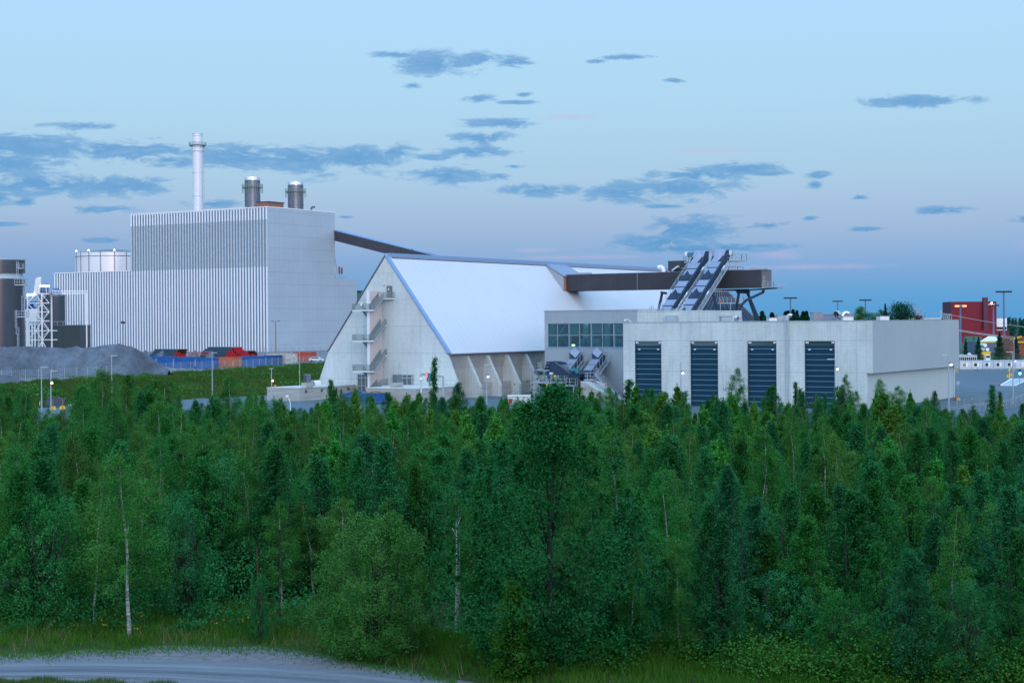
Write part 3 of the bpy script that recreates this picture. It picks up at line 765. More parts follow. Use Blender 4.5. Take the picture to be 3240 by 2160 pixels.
# ---- stair tower: dog-leg flights on both sides of a ribbed spine wall
wa0, wa1 = fa(1161.5, 239.9), fa(1166.5, 239.9)
st = site("stair_tower", "zigzag outdoor stair with mesh railings climbing beside a ribbed wall on the concrete gable", "outdoor stair", wa1, 240.0)
wtop = zat(1164, 920.7, wa1, 239.9)
mb = MB(); mb.sbox(wa0, wa1, 239.9, GB - .003, 0, wtop); mb.build("spine_wall", m_white, st)
mb = MB(); q = 240.3
m_rib = mat("pinkish_rib_board", (0.52, 0.43, 0.41), 0.6)
while q < GB - .1: mb.sbox(wa1, wa1 + .07, q, q + .12, 0, wtop - .02); q += .3
mb.build("wall_ribs", m_rib, st)
def rail_panel(root, P, Q, h=1.1, name="railing"):
    P, Q = Vector(P), Vector(Q); mb = MB(); L = (Q - P).length; n = max(2, int(L / .11))
    for k in range(n + 1):
        p = P + (Q - P) * k / n; mb.beam(p, p + UP * h, .035, .035)
    mb.beam(P + UP * h, Q + UP * h, .07); mb.beam(P + UP * .08, Q + UP * .08, .07)
    for k in range(1, 6): mb.beam(P + UP * h * k / 6, Q + UP * h * k / 6, .022)
    return mb.build(name, m_rail, root)
wR, wL = 1.05, 1.2
fl, bl = 240.0, 243.6
aL0 = wa0 - 2.6
levels = [(5.1, 7.9, 1240), (10.65, 13.4, 1239), (16.25, 18.35, 1242.5)]
prev_back = None
backs = [2.4] + [l[1] for l in levels]
# ground flight, right side
def flight(a0, a1, b0, z0, b1, z1, under=m_whitep):
    mb = MB(); n = max(3, int(abs(z1 - z0) / .19))
    for k in range(n):
        t = (k + .5) / n; bb = b0 + (b1 - b0) * t; zz = z0 + (z1 - z0) * (k + 1) / n
        mb.sbox(a0 + .06, a1 - .06, bb - .16, bb + .16, zz - .05, zz)
    mb.beam(S(a0 + .03, b0, z0 - .12), S(a0 + .03, b1, z1 - .12), .06, .28); mb.beam(S(a1 - .03, b0, z0 - .12), S(a1 - .03, b1, z1 - .12), .06, .28)
    mb.build("stair_flight", m_galv, st)
    rail_panel(st, S(a1, b0, z0), S(a1, b1, z1)); rail_panel(st, S(a0 + .03, b0, z0), S(a0 + .03, b1, z1))
RA0, RA1 = wa1 + .12, wa1 + .12 + wR
LA0, LA1 = wa0 - 1.15, wa0 - .05
flight(RA0, RA1, 238.2, 0.0, 242.3, 2.4)
mb = MB(); mb.sbox(RA0, RA1 + .1, 242.3, GB - .003, 2.2, 2.4); mb.build("landing", m_whitep, st)
rail_panel(st, S(RA1 + .1, 242.3, 2.4), S(RA1 + .1, GB - .05, 2.4))
for i, (zf, zb, px) in enumerate(levels):
    # left flight up from the rear landing to the front landing
    flight(LA0, LA1, fl, zf, bl - .4, backs[i] + (0 if i else .1))
    mb = MB(); mb.sbox(aL0, RA1, fl - 1.15, fl, zf - .22, zf); mb.build("landing", m_whitep, st)
    rail_panel(st, S(aL0, fl - 1.15, zf), S(RA1, fl - 1.15, zf)); rail_panel(st, S(aL0, fl - 1.15, zf), S(aL0, fl, zf)); rail_panel(st, S(aL0, fl, zf), S(LA0, fl, zf))
    rail_panel(st, S(RA1, fl - 1.15, zf), S(RA1, fl, zf))
    rb = fl + (3.4 if i < 2 else 2.9)
    flight(RA0, RA1, fl, zf, rb, zb)
    ae = fa(px, GB - .6)
    mb = MB(); mb.sbox(RA0, RA1 if i < 2 else ae, rb, GB - .003, zb - .2, zb); mb.build("landing", m_whitep, st)
    rail_panel(st, S(RA1 if i < 2 else ae, rb, zb), S(RA1 if i < 2 else ae, GB - .05, zb))
    if i == 2: rail_panel(st, S(RA1, rb, zb), S(ae, rb, zb))
for i, (px, py) in enumerate(((1143, 962), (1169, 958))):
    P = pix(px, py, (S(wa1, 238.8, 0)).y)
    cm = thing("security_camera", ["white security camera at the left of the upper stair landing", "white security camera right of the ribbed wall on the upper stair landing"][i], "camera", P, 0)
    mb = MB(); mb.tube([P + UP * .1, P + Vector((.12, -.2, .25)), P + Vector((.3, -.1, .2))], .09, 6); mb.build("bracket", m_whitep, cm)
    mb = MB(); mb.tube([P + UP * .1, P - UP * .15, P - UP * .32], [.16, .2, .12], 10); mb.build("housing", m_whitep, cm)

# ---- low board-marked concrete tunnels in front of the gable
def tunnel(label, a0, a1, b0, b1, h, vent_px, vent_py, lamps):
    r = site("concrete_culvert", label, "concrete structure", a1, b0)
    mb = MB(); mb.sbox(a0, a1, b0, b1, 0, h); mb.build("wall", m_conc3, r)
    mb = MB(); mb.sbox(a0 - .08, a1 + .08, b0 - .08, b1 + .02, h, h + .14); mb.build("roof_slab", m_conc, r)
    (x0, x1), yb = vent_px, vent_py
    bb = b0 + 1.6; va0, va1 = fa(x0, bb), fa(x1, bb) - .9
    zt = h + 1.0
    mb = MB(); mb.sbox(va0, va1, bb, bb + 1.9, h + .14, zt); vb = mb.build("vent_base", m_conc3, r)
    mb = MB(); mb.sbox(va0 + .35, va1 - .2, bb + .25, bb + 1.5, zt, zt + 1.45); lv = mb.build("louvre_box", m_galv, r)
    mb = MB()
    for k in range(7): 
        a_ = va0 + .4 + (va1 - va0 - .6) * k / 6.5; mb.sbox(a_, a_ + .05, bb + .2, bb + .25, zt + .03, zt + 1.4)
    for k in range(6):
        b_ = bb + .3 + 1.15 * k / 5.5; mb.sbox(va1 - .2, va1 - .15, b_, b_ + .05, zt + .03, zt + 1.4)
    mb.build("louvre_blades", m_stk, r)
    for q in lamps:
        mb = MB(); mb.sbox(a1 + .003, a1 + .18, q, q + .45, h - .75, h - .3); mb.build("wall_lamp", m_stk, r)
    return r
c1 = to_site(gpix(948, 1269)); c2 = to_site(gpix(1316, 1275.5))
tunnel("low board-marked concrete box with louvred vent, at the left foot of the gable", fa(845, c1[1], 1250), c1[0], c1[1], GB - .3, 2.25, (952, 981), 0, (c1[1] + 1.5, c1[1] + 6, c1[1] + 13.8))
tunnel("low board-marked concrete box with louvred vent, behind the blue skip", fa(1158, c2[1], 1250), c2[0], c2[1], GB - .3, 2.4, (1234, 1268), 0, ())
# corrugated culvert hump left of the gable
P = pix(997, 1216, 300); r = thing("round_culvert", "small pale round-topped duct beside the left foot of the gable", "duct", (P.x, P.y, 2.2), 0)
mb = MB(); mb.tube([P + Vector((-.6, 0, 0)), P + Vector((.5, 1.2, 0))], .75, 16, cap=False); mb.build("shell", m_whitep, r, smoothed=True)
mb = MB(); mb.tube([P + Vector((-.62, -.03, 0)), P + Vector((-.5, .1, 0))], .8, 16, cap=False); mb.build("rim", m_galv, r)

# ---------------------------------------------------------------- truck hall with four tall doors
TB = 240.2; tA1 = fa(2758, TB, 1100); tA0 = fa(1972, TB, 1100); tB1 = fb(3034, tA1, 1050); TZ = 13.52
truck = site("truck_hall", "flat-roofed pale concrete hall with four tall dark blue lifting doors", "industrial building", tA1, TB)
doors = [(2009, 2093), (2184.5, 2272), (2365, 2457), (2546, 2642)]
das = [(fa(x0, TB, 1150), fa(x1, TB, 1150)) for x0, x1 in doors]
mb = MB(); DZ = 10.45
edges = [tA0] + [v for d_ in das for v in d_] + [tA1 - .8]
for i in range(0, len(edges), 2): mb.sbox(edges[i], edges[i + 1], TB, TB + .6, 0, DZ)
mb.sbox(tA1 - .8, tA1 - .003, TB, TB + .6, 5.5, DZ)
mb.sbox(tA0, tA1 - .003, TB, TB + .6, DZ, TZ); mb.sbox(tA0, tA0 + .6, TB + .6, tB1, 0, TZ)
mb.build("front_wall", m_conc, truck)
mb = MB(); mb.sbox(tA1 - .9, tA1 - .8, TB + .6, tB1 - .8, 0, 5.5); mb.build("side_wall", m_cream, truck)
mb = MB(); mb.sbox(tA1 - .78, tA1 + .02, TB + .61, tB1, 5.5, TZ + .02); mb.build("side_cladding", m_lcl, truck)
mb = MB(); mb.sbox(tA0, tA1 - .79, tB1 - .5, tB1, 0, TZ - .02); mb.build("rear_wall", m_conc, truck)
mb = MB(); mb.sbox(tA0 + .6, tA1 - .8, TB + .6, tB1 - .5, TZ - .35, TZ - .15); mb.build("roof", m_stk, truck)
mb = MB(); mb.sbox(tA0 - .06, tA1 - .8, TB - .08, TB + .5, TZ + .003, TZ + .1); mb.sbox(tA1 - .78, tA1 + .06, TB + .02, tB1 + .05, TZ + .03, TZ + .1); mb.build("coping", m_galv, truck)
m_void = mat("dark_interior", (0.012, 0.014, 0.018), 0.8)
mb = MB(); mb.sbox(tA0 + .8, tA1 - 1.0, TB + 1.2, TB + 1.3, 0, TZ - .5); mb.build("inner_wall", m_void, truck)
for i, (a0, a1) in enumerate(das):
    mb = MB(); mb.sbox(a0 + .08, a1 - .08, TB + .30, TB + .42, 0.02, DZ - .75)
    dr = mb.build("lifting_door", m_doorb, truck)
    mb = MB(); mb.sbox(a0 + .08, a1 - .08, TB + .34, TB + .40, DZ - .75, DZ - .003); mb.build("transom", m_glass, dr)
    mb = MB(); z = DZ - 1.25
    while z > .1: mb.sbox(a0 + .1, a1 - .1, TB + .265, TB + .30, z, z + .07); z -= .84
    mb.build("seams", m_cyan, dr)
    mb = MB(); mb.sbox(a0, a0 + .08, TB + .02, TB + .5, 0, DZ); mb.sbox(a1 - .08, a1, TB + .02, TB + .5, 0, DZ); mb.sbox(a0 + .08, a1 - .08, TB + .05, TB + .5, DZ - .08, DZ - .003); mb.build("door_frame", m_stk, dr)
    for (q0, q1, h0, h1) in ((a0 + .1, a0 + .6, DZ - .38, DZ - .1), (a1 - .6, a1 - .1, DZ - .38, DZ - .1)):
        mb = MB(); mb.sbox(q0, q1, TB + .15, TB + .33, h0, h1); mb.build("motor_box", m_whitep, dr)
    for q0 in (a0 + .55, a1 - .9):
        mb = MB(); mb.sbox(q0, q0 + .34, TB + .2, TB + .263, DZ - 1.43, DZ - 1.27); mb.build("sensor_box", m_whitep, dr)
# bay numbers and the personnel door
def text_obj(name, s, size, m, parent, loc, rz, depth=.02, align='CENTER'):
    cu = bpy.data.curves.new(name, 'FONT'); cu.body = s; cu.size = size; cu.extrude = depth; cu.align_x = align; cu.align_y = 'CENTER'
    tmp = bpy.data.objects.new(name, cu); COL.objects.link(tmp)
    dg = bpy.context.evaluated_depsgraph_get(); dg.update()
    me = bpy.data.meshes.new_from_object(tmp.evaluated_get(dg)); me.name = name
    COL.objects.unlink(tmp); bpy.data.objects.remove(tmp)
    me.materials.clear(); me.materials.append(m)
    o = bpy.data.objects.new(name, me); COL.objects.link(o); o.parent = parent
    M = Matrix.Translation(Vector(loc)) @ Matrix.Rotation(rz, 4, 'Z') @ Matrix.Rotation(math.radians(90), 4, 'X')
    o.matrix_local = wmx(parent).inverted() @ M
    return o
m_ink = mat("dark_lettering", (0.03, 0.06, 0.09), 0.6)
for num, px, py in (("52", 2169, 1223), ("50", 2537.5, 1229)):
    a = fa(px, TB, py); z = zat(px, py, a, TB)
    r = site("bay_number_sign", {"52": "white plate numbered fifty-two beside the dark personnel door", "50": "white plate numbered fifty on the pier left of the rightmost blue door"}[num], "sign", a, TB - .05, z)
    mb = MB(); mb.sbox(a - .24, a + .24, TB - .06, TB - .003, z - .26, z + .26); mb.build("plate", m_whitep, r)
    text_obj("number", num, .42, m_ink, r, S(a, TB - .065, z), -TH)
a = fa(2154.5, TB, 1270); a1_ = fa(2144, TB, 1270); a2_ = fa(2164, TB, 1270)
mb = MB(); mb.sbox(a1_, a2_, TB - .04, TB - .003, 0, 2.15); d = mb.build("personnel_door", m_doorb, truck)
mb = MB(); mb.sbox(a1_ + .55, a1_ + .8, TB - .07, TB - .04, 1.5, 1.75); mb.build("notice", m_red, d)
m_sgreen = mat("sign_green", (0.0, .30, .16), .5); m_sblue = mat("sign_blue", (0.02, .22, .55), .5)
for px, py in ((2169.5, 1246), (2538, 1253)):
    a = fa(px, TB, py); z = zat(px, py, a, TB)
    r = site("safety_sign", "green and blue safety notice " + ("beside the personnel door" if px < 2300 else "on the pier below the plate reading 50"), "sign", a, TB - .05, z)
    mb = MB(); mb.sbox(a - .22, a + .22, TB - .05, TB - .003, z - .3, z + .1); mb.build("upper_panel", m_sgreen, r)
    for k in range(3):
        mb = MB(); mb.sbox(a - .22, a + .18, TB - .05, TB - .003, z - .75 - k * .4, z - .36 - k * .4); mb.build("lower_panel", m_sblue if k != 1 else m_whitep, r)
a = fa(2126, TB, 1290)
mb = MB(); mb.sbox(fa(2113, TB, 1285), fa(2138, TB, 1285), TB - .03, TB - .003, .1, 1.2); mb.build("wall_panel", m_conc, truck)
# ladder on the front
a = fa(2491.5, TB, 1100)
r = site("wall_ladder", "long thin steel ladder fixed to the concrete front between the two right doors", "ladder", a, TB - .3, 1)
mb = MB()
for s in (-.25, .25): mb.sbox(a + s - .03, a + s + .03, TB - .33, TB - .27, 1, TZ + .9)
mb.build("stile", m_galv, r)
mb = MB(); z = 1.1
while z < TZ + .6: mb.sbox(a - .22, a + .22, TB - .32, TB - .28, z, z + .04); z += .3
mb.build("rungs", m_galv, r)

# ---- taller wing behind, ribbed metal with the long window band
mp = pix(1722.7, 1000, 300); MA0, MBb = to_site(Vector((mp.x, 300, 0)))
MA1 = fa(2015.6, MBb, 990); MA2 = fa(2153, MBb, 990); MZ = 15.72
wing = site("screening_wing", "grey ribbed metal wing with a long glazed band, left of the truck hall", "industrial building", MA0, MBb)
zw1 = zat(1740, 1024, MA0, MBb); zw0 = zat(1740, 1097, MA0, MBb)
mb = MB(); mb.sbox(MA0, MA1, MBb, MBb + .3, 0, zw0); mb.sbox(MA0, MA1, MBb, MBb + .3, zw1, MZ)
wa = fa(1733, MBb); mb.sbox(MA0, wa, MBb, MBb + .3, zw0, zw1); mb.sbox(MA0, MA0 + .3, MBb + .3, MBb + 26, 0, MZ); mb.build("wall", m_metal, wing)
mb = MB(); q = MA0 + .1
while q < MA1 - .1:
    mb.sbox(q, q + .10, MBb - .05, MBb, 0, zw0 - .02); mb.sbox(q, q + .10, MBb - .05, MBb, zw1 + .02, MZ - .05); q += .36
mb.build("cladding_ribs", m_metal, wing)
mb = MB(); mb.sbox(MA1 + .003, MA2, MBb + .05, MBb + .5, 0, MZ - .1); mb.sbox(MA2 - .5, MA2, MBb + .5, MBb + 26, 0, MZ - .1); mb.build("concrete_wall", m_conc, wing)
mb = MB(); mb.sbox(MA0 - .1, MA2 + .05, MBb - .12, MBb + .55, MZ, MZ + .16); mb.build("coping", m_galv, wing)
mb = MB(); mb.sbox(MA0 + .3, MA2 - .5, MBb + .5, MBb + 26, MZ - .5, MZ - .3); mb.build("roof", m_stk, wing)
mb = MB(); mb.sbox(MA0 + .4, MA2 - .6, MBb + 12, MBb + 12.3, 0, MZ - .6); mb.build("rear_wall", mat("inner_wall_green", (0.03, 0.05, 0.05), .7), wing)
mb = MB(); mb.sbox(MA0 + .3, MA1 + 2, MBb + .4, MBb + 12, zw0 - .3, zw0 - .1); mb.build("inner_floor", m_concd, wing)
ww = MB(); gl = bpy.data.materials.new("clear_glass"); gl.use_nodes = True
_nt = gl.node_tree; _nt.nodes.clear(); _o = _nt.nodes.new("ShaderNodeOutputMaterial"); _m = _nt.nodes.new("ShaderNodeMixShader"); _t = _nt.nodes.new("ShaderNodeBsdfTransparent"); _g = _nt.nodes.new("ShaderNodeBsdfGlossy")
_t.inputs[0].default_value = (.45, .75, .80, 1); _g.inputs["Roughness"].default_value = .03; _m.inputs[0].default_value = .05; _g.inputs[0].default_value = (.7, .85, .95, 1)
link(_nt, _t.outputs[0], _m.inputs[1]); link(_nt, _g.outputs[0], _m.inputs[2]); link(_nt, _m.outputs[0], _o.inputs[0])
ww.sbox(wa, MA1, MBb + .12, MBb + .14, zw0, zw1); win = ww.build("window", gl, wing)
mb = MB()
for px in (1733, 1763, 1799, 1833, 1869, 1905, 1941, 1975, 2010):
    q = fa(px, MBb); mb.sbox(q, q + (.13 if px in (1799, 1869, 1941) else .08), MBb + .04, MBb + .2, zw0, zw1)
zm = zat(1800, 1060.5, fa(1800, MBb), MBb); mb.sbox(wa, MA1, MBb + .05, MBb + .11, zm - .04, zm + .04); mb.build("frame", m_galv, win)
mb = MB(); mb.sbox(wa - .2, MA1, MBb - .14, MBb + .12, zw0 - .16, zw0 - .003); mb.build("sill", m_trimb, win)
m_in = mat("indoor_steel", (0.22, 0.33, 0.33), .5)
mb = MB()
for px in (1738, 1802, 1872, 1944): q = fa(px, MBb + 1); mb.sbox(q, q + .35, MBb + .9, MBb + 1.2, zw0 - .1, zw1 + .3)
mb.beam(S(fa(1741, MBb + 1), MBb + .8, zw0), S(fa(1797, MBb + 1), MBb + .8, zw1), .2); mb.beam(S(fa(1945, MBb + 1), MBb + .8, zw1), S(fa(1990, MBb + 1), MBb + .8, zw0 + 1), .2)
mb.beam(S(fa(1741, MBb + 5), MBb + 5, zw1), S(fa(1800, MBb + 5), MBb + 5, zw0), .2)
mb.build("indoor_frame", m_in, wing)
for i, (x0, x1) in enumerate(((1805, 1836), (1875, 1903), (1945, 1990))):
    mb = MB(); a0, a1 = fa(x0, MBb + 3), fa(x1, MBb + 3); mb.sbox(a0, a1, MBb + 3, MBb + 3.2, zm + .35, zw1 + .1); mb.sbox(a1 + .8, a1 + 1.9, MBb + 2.6, MBb + 3, zw0 - .1, zw1 + .1); mb.build("indoor_duct", mat("indoor_cladding%d" % i, (0.25, 0.36, 0.34), .5, joints=(.3, .06, 0, 0, 0)), wing)
mb = MB(); mb.sbox(fa(1778, MBb + 5), fa(1985, MBb + 5), MBb + 5, MBb + 5.5, zm + .02, zm + .34); mb.build("crane_beam", m_yel, wing)
for px, py, m in ((1845, 1086, m_teal), (1965, 1086, m_teal), (1890, 1085, mat("machine_beige", (.35, .32, .24), .6))):
    a = fa(px, MBb + 2); mb = MB(); z = zw0
    mb.tube([S(a - .6, MBb + 2, z + .9), S(a + .5, MBb + 2, z + .9)], .55, 12); mb.sbox(a - .5, a + .6, MBb + 1.8, MBb + 2.6, z - .1, z + .5); mb.prism([S(a + .3, MBb + 2.7, z), S(a + 1.4, MBb + 2.7, z), S(a + .8, MBb + 2.7, z + 1.7)], V * 1); mb.build("indoor_machine", m, wing)
P = S(fa(1813, MBb + 1.6), MBb + 1.6, zat(1813, 1092.5, fa(1813, MBb), MBb)); mb = MB(); mb.tube([P - U * .3, P + U * .3], [.18, .18], 10); mb.build("indoor_lamp", m_lit, wing)
for px in (1770, 1850, 1930):
    ld = bpy.data.lights.new("indoor_light", 'POINT'); ld.energy = 28; ld.color = (.8, 1, .9); ld.shadow_soft_size = .4; lo = bpy.data.objects.new("indoor_light", ld); COL.objects.link(lo); lo.location = S(fa(px, MBb + 2), MBb + 2.2, zw1 + .2)
mb = MB()
for k in range(14): q = fa(1806 + k * 2.6, MBb + 1.4); mb.beam(S(q, MBb + 1.4, zw0), S(q, MBb + 1.4, zw0 + .55), .04) if k % 2 == 0 else None
mb.beam(S(fa(1806, MBb + 1.4), MBb + 1.4, zw0 + .55), S(fa(1840, MBb + 1.4), MBb + 1.4, zw0 + .55), .05); mb.build("indoor_railing", m_galv, wing)
for px0, px1 in ((1801, 1815), (1872, 1885)):
    a0, a1 = fa(px0, MBb), fa(px1, MBb); zt = zat(px0, 1114, a0, MBb)
    mb = MB(); mb.sbox(a0, a1, MBb - .10, MBb - .053, zt - 2.1, zt); mb.build("door", m_stk, wing)
# vent set into the concrete part, security arm
a0, a1 = fa(2111, MBb), fa(2145, MBb)
mb = MB(); mb.sbox(a0, a1, MBb - .7, MBb + .045, MZ - 2.1, MZ - 1.5 + .5); mb.build("vent_box", m_galv, wing)
P = S(fa(1996, TB), TB + .3, TZ); r = thing("security_camera", "white security camera on a bent arm above the left corner of the truck hall", "camera", P, 0)
mb = MB(); mb.tube([P, pix(1989, 1011, P.y), pix(1978, 1010, P.y), pix(1977, 1012, P.y)], .06, 6); mb.build("arm", m_whitep, r)
mb = MB(); q = pix(1977, 1014.5, P.y); mb.tube([q + UP * .14, q, q - UP * .14], [.1, .16, .08], 8); mb.build("housing", m_whitep, r)
# hoop ladders above the two roofs
def hoops(px_list, y0, y1, Y, label):
    P = pix(px_list[0], y1, Y); r = thing("roof_ladder_hoop", label, "ladder hoop", P, 0)
    for x0, x1 in px_list_pairs(px_list):
        mb = MB(); pts = [pix(x0, y1, Y)] + [pix(x0 + (x1 - x0) * (1 - math.cos(t)) / 2, y0 + (y1 - y0) * .25 * (1 - math.sin(t)), Y) for t in np.linspace(0, math.pi, 7)] + [pix(x1, y1, Y)]
        mb.tube(pts, .05, 6); mb.build("hoop", m_galv, r)
def px_list_pairs(l): return [(l[i], l[i + 1]) for i in range(0, len(l), 2)]
hoops((2055, 2060, 2062, 2067), 968, 983, 300, "pair of thin ladder hoops at the roof edge left of the inclined conveyors")
hoops((2985, 2989.5, 2993, 2997, 2999, 3005, 3003, 3011), 993, 1014, 274, "thin ladder hoops standing on the far right roof corner")
# roof equipment on the truck hall
def rbox(label, px0, px1, py0, Y, m, name="roof_unit", fins=0, d=3.0, base=TZ - .2):
    p0, p1 = pix(px0, py0, Y), pix(px1, py0, Y)
    r = thing(name, label, "roof unit", ((p0.x + p1.x) / 2, Y, base), 0)
    mb = MB(); mb.box(p0.x, p1.x, Y, Y + d, base, p0.z); mb.build("housing", m, r)
    mb = MB(); mb.box(p0.x - .08, p1.x + .08, Y - .08, Y + d + .08, p0.z, p0.z + .06); mb.build("cap", m_stk, r)
    if fins:
        mb = MB()
        for k in range(fins): x = p0.x + (p1.x - p0.x) * (k + .3) / fins; mb.box(x, x + (p1.x - p0.x) / fins * .4, Y - .06, Y, base + .05, p0.z - .08)
        mb.build("fins", m_stk, r)
rbox("grey metal roof box in front of the dark cone", 2283, 2316.5, 1001.5, 266, m_galv)
rbox("small grey roof box right of the bent shiny duct", 2338, 2349, 1007, 266, m_galv)
rbox("small roof cowl with a pale end on the truck hall", 2434, 2459, 1005, 268, m_whitep)
rbox("wide pale roof box next to a shiny duct, above the wall ladder", 2461, 2497, 998, 270, m_galv)
rbox("grey louvred roof box with vertical fins", 2573.5, 2605, 989, 272, m_galv, fins=9)
rbox("long low dark roof box behind the louvred one", 2605.5, 2648, 995, 280, m_fblue)
rbox("pale faceted roof cowl beside the black-mouthed duct", 2668, 2700, 1001, 266, m_whitep)
rbox("pale roof cowl standing alone near the right roof corner", 2785, 2813.5, 1000, 270, m_whitep)
elbow("round_duct", "shiny bent roof duct just right of the inclined conveyors", "duct", 2324, 1017, 262, TZ - .2, 1.0, .3, m_chrome, d=Vector((.7, -.5, 0)))
elbow("round_duct", "shiny bent roof duct above the wall ladder", "duct", 2493, 1015, 268, TZ - .2, 1.3, .3, m_chrome, d=Vector((.7, -.4, 0)))
elbow("round_duct", "wide bent roof duct with a black mouth", "duct", 2655, 1015, 268, TZ - .2, 1.5, .5, m_chrome, d=Vector((-.6, -.7, 0)))
elbow("round_duct", "shiny arched roof duct behind the faceted cowl", "duct", 2666, 1015, 276, TZ - .2, 1.7, .3, m_chrome, d=Vector((.9, .1, 0)))
r = thing("roof_mast", "thin pole standing at the roof edge below the conveyors", "pole", pix(2238.5, 1018, 268), 0); mb = MB(); mb.beam(pix(2238.5, 1018, 268), pix(2238.5, 981, 268), .06); mb.build("pole", m_galv, r)
mb = MB(); mb.beam(pix(2238.5, 1018.5, 268), pix(2238.5, 1014, 268), .16); mb.build("foot", m_galv, r)
# ---------------------------------------------------------------- gallery, cone silo and the two inclined conveyors
GBb = bd + 1.2; GZ0, GZ1 = 20.35, 23.75
gA0 = aF - .3; gA1 = fa(2408, GBb, 864); gAm = fa(2437.5, GBb, 864)
gal = site("conveyor_gallery", "long dark brown ribbed gallery running level from the white roof across to the cone", "conveyor bridge", gA0, GBb, GZ0)
mb = MB(); mb.sbox(gA0, gA1, GBb, GBb + 5.2, GZ0, GZ1); mb.build("wall", m_brown, gal)
mb = MB(); q = gA0 + .1
while q < gA1: mb.sbox(q, q + .12, GBb - .06, GBb, GZ0 + .02, GZ1 - .03); q += .32
mb.build("cladding_ribs", m_brown, gal)
mb = MB(); mb.sbox(gA0, gA1 + .1, GBb - .12, GBb + 5.3, GZ1 + .003, GZ1 + .14); mb.build("roof", m_stk, gal)
for px, py in ((1838, 874), (2395, 860)):
    a = fa(px, GBb + 1, py); mb = MB(); mb.sbox(a - 1.6, a + 1.6, GBb + 1, GBb + 3, GZ1 + .15, GZ1 + .5); mb.build("roof_hatch", m_galv, gal)
mb = MB(); a = fa(2016, GBb, 925); mb.sbox(a, a + .25, GBb - .12, GBb - .065, GZ0, GZ1); mb.build("joint_frame", m_stk, gal)
# end face with door, sign and balcony
mb = MB(); mb.sbox(gA1 - .003, gA1 + .06, GBb + .2, GBb + 5.1, GZ0 + .1, GZ1 - .05); mb.build("end_wall", mat("taupe_end_wall", (0.15, 0.135, 0.135), .5), gal)
mb = MB(); mb.sbox(gA1 + .06, gA1 + .12, GBb + .5, GBb + 1.5, GZ0 + .1, GZ0 + 2.3); d = mb.build("door", m_rail, gal)
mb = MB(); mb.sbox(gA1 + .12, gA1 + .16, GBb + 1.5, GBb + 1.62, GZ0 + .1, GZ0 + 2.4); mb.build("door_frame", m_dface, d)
mb = MB(); mb.sbox(gA1 + .1, gA1 + 2.6, GBb + .2, GBb + 6.2, GZ0 - .1, GZ0 + .05); mb.build("balcony_floor", m_galv, gal)
mb = MB()
pts = [S(gA1 + .1, GBb + .2, GZ0), S(gA1 + 2.6, GBb + .2, GZ0), S(gA1 + 2.6, GBb + 6.2, GZ0)]
def railing(mb, pts, h=1.1, step=1.1, w=.07, mid=True):
    for P, Q in zip(pts, pts[1:]):
        P, Q = Vector(P), Vector(Q); n = max(1, round((Q - P).length / step))
        for k in range(n + 1): p = P + (Q - P) * k / n; mb.beam(p, p + UP * h, w)
        mb.beam(P + UP * h, Q + UP * h, w)
        if mid: mb.beam(P + UP * h * .5, Q + UP * h * .5, w * .8)
railing(mb, pts); mb.build("railing", m_galv, gal)
# support legs
def leg(mb, x0, y0, x1, y1, Y0, Y1=None, w=.45):
    mb.beam(pix(x0, y0, Y0), pix(x1, y1, Y1 or Y0), w)
Yg = S(fa(2250, GBb), GBb, 0).y
base = []
for (x0, y0, x1, y1, Y) in ((2252, 914, 2282, 1040, Yg - 2), (2363, 922, 2413, 1040, Yg + 2), (2338, 924, 2320, 1040, Yg), (2371, 948, 2402, 1040, Yg + 8)):
    mb = MB(); p = pix(x0, y0, Y); q = pix(x1, y1, Y); d_ = (q - p); q2 = p + d_ * (p.z / (p.z - q.z)); mb.beam(p, q2, .5); mb.build("support_leg", m_blued, gal)
mb = MB(); mb.beam(pix(2096, 924, Yg + 4), pix(2083, 982, Yg + 4), .5); p = pix(2083, 982, Yg + 4); mb.beam(p, (p.x - 2, p.y, 0), .5); mb.build("support_leg", m_blued, gal)
mb = MB(); mb.beam(pix(2416, 917, Yg - 4), pix(2415, 924, Yg - 4), .5); mb.beam(pix(2416, 924, Yg - 4), pix(2361, 950, Yg - 4), .5); mb.beam(pix(2361, 950, Yg - 4), pix(2344, 967, Yg - 4), .5)
mb.beam(pix(2344, 967, Yg - 4), pix(2338, 1040, Yg - 4), .5); p = pix(2338, 1040, Yg - 4); mb.beam(p, (p.x, p.y, 0), .5); mb.build("spout_pipe", m_blued, gal)
mb = MB(); mb.beam(pix(2330, 922.5, Yg), pix(2372, 925, Yg), .7, .6); mb.build("cross_beam", m_blued, gal); mb = MB(); mb.beam(pix(2090, 925, Yg + 3), pix(2110, 928, Yg + 3), .5); mb.build("cross_beam", m_blued, gal)
mb = MB(); mb.beam(pix(2255, 918.5, Yg + 1), pix(2370, 917, Yg + 1), .4); mb.beam(pix(2370, 917.5, Yg - 1), pix(2460, 911, Yg - 3), .3); mb.build("under_beam", m_stk, gal)
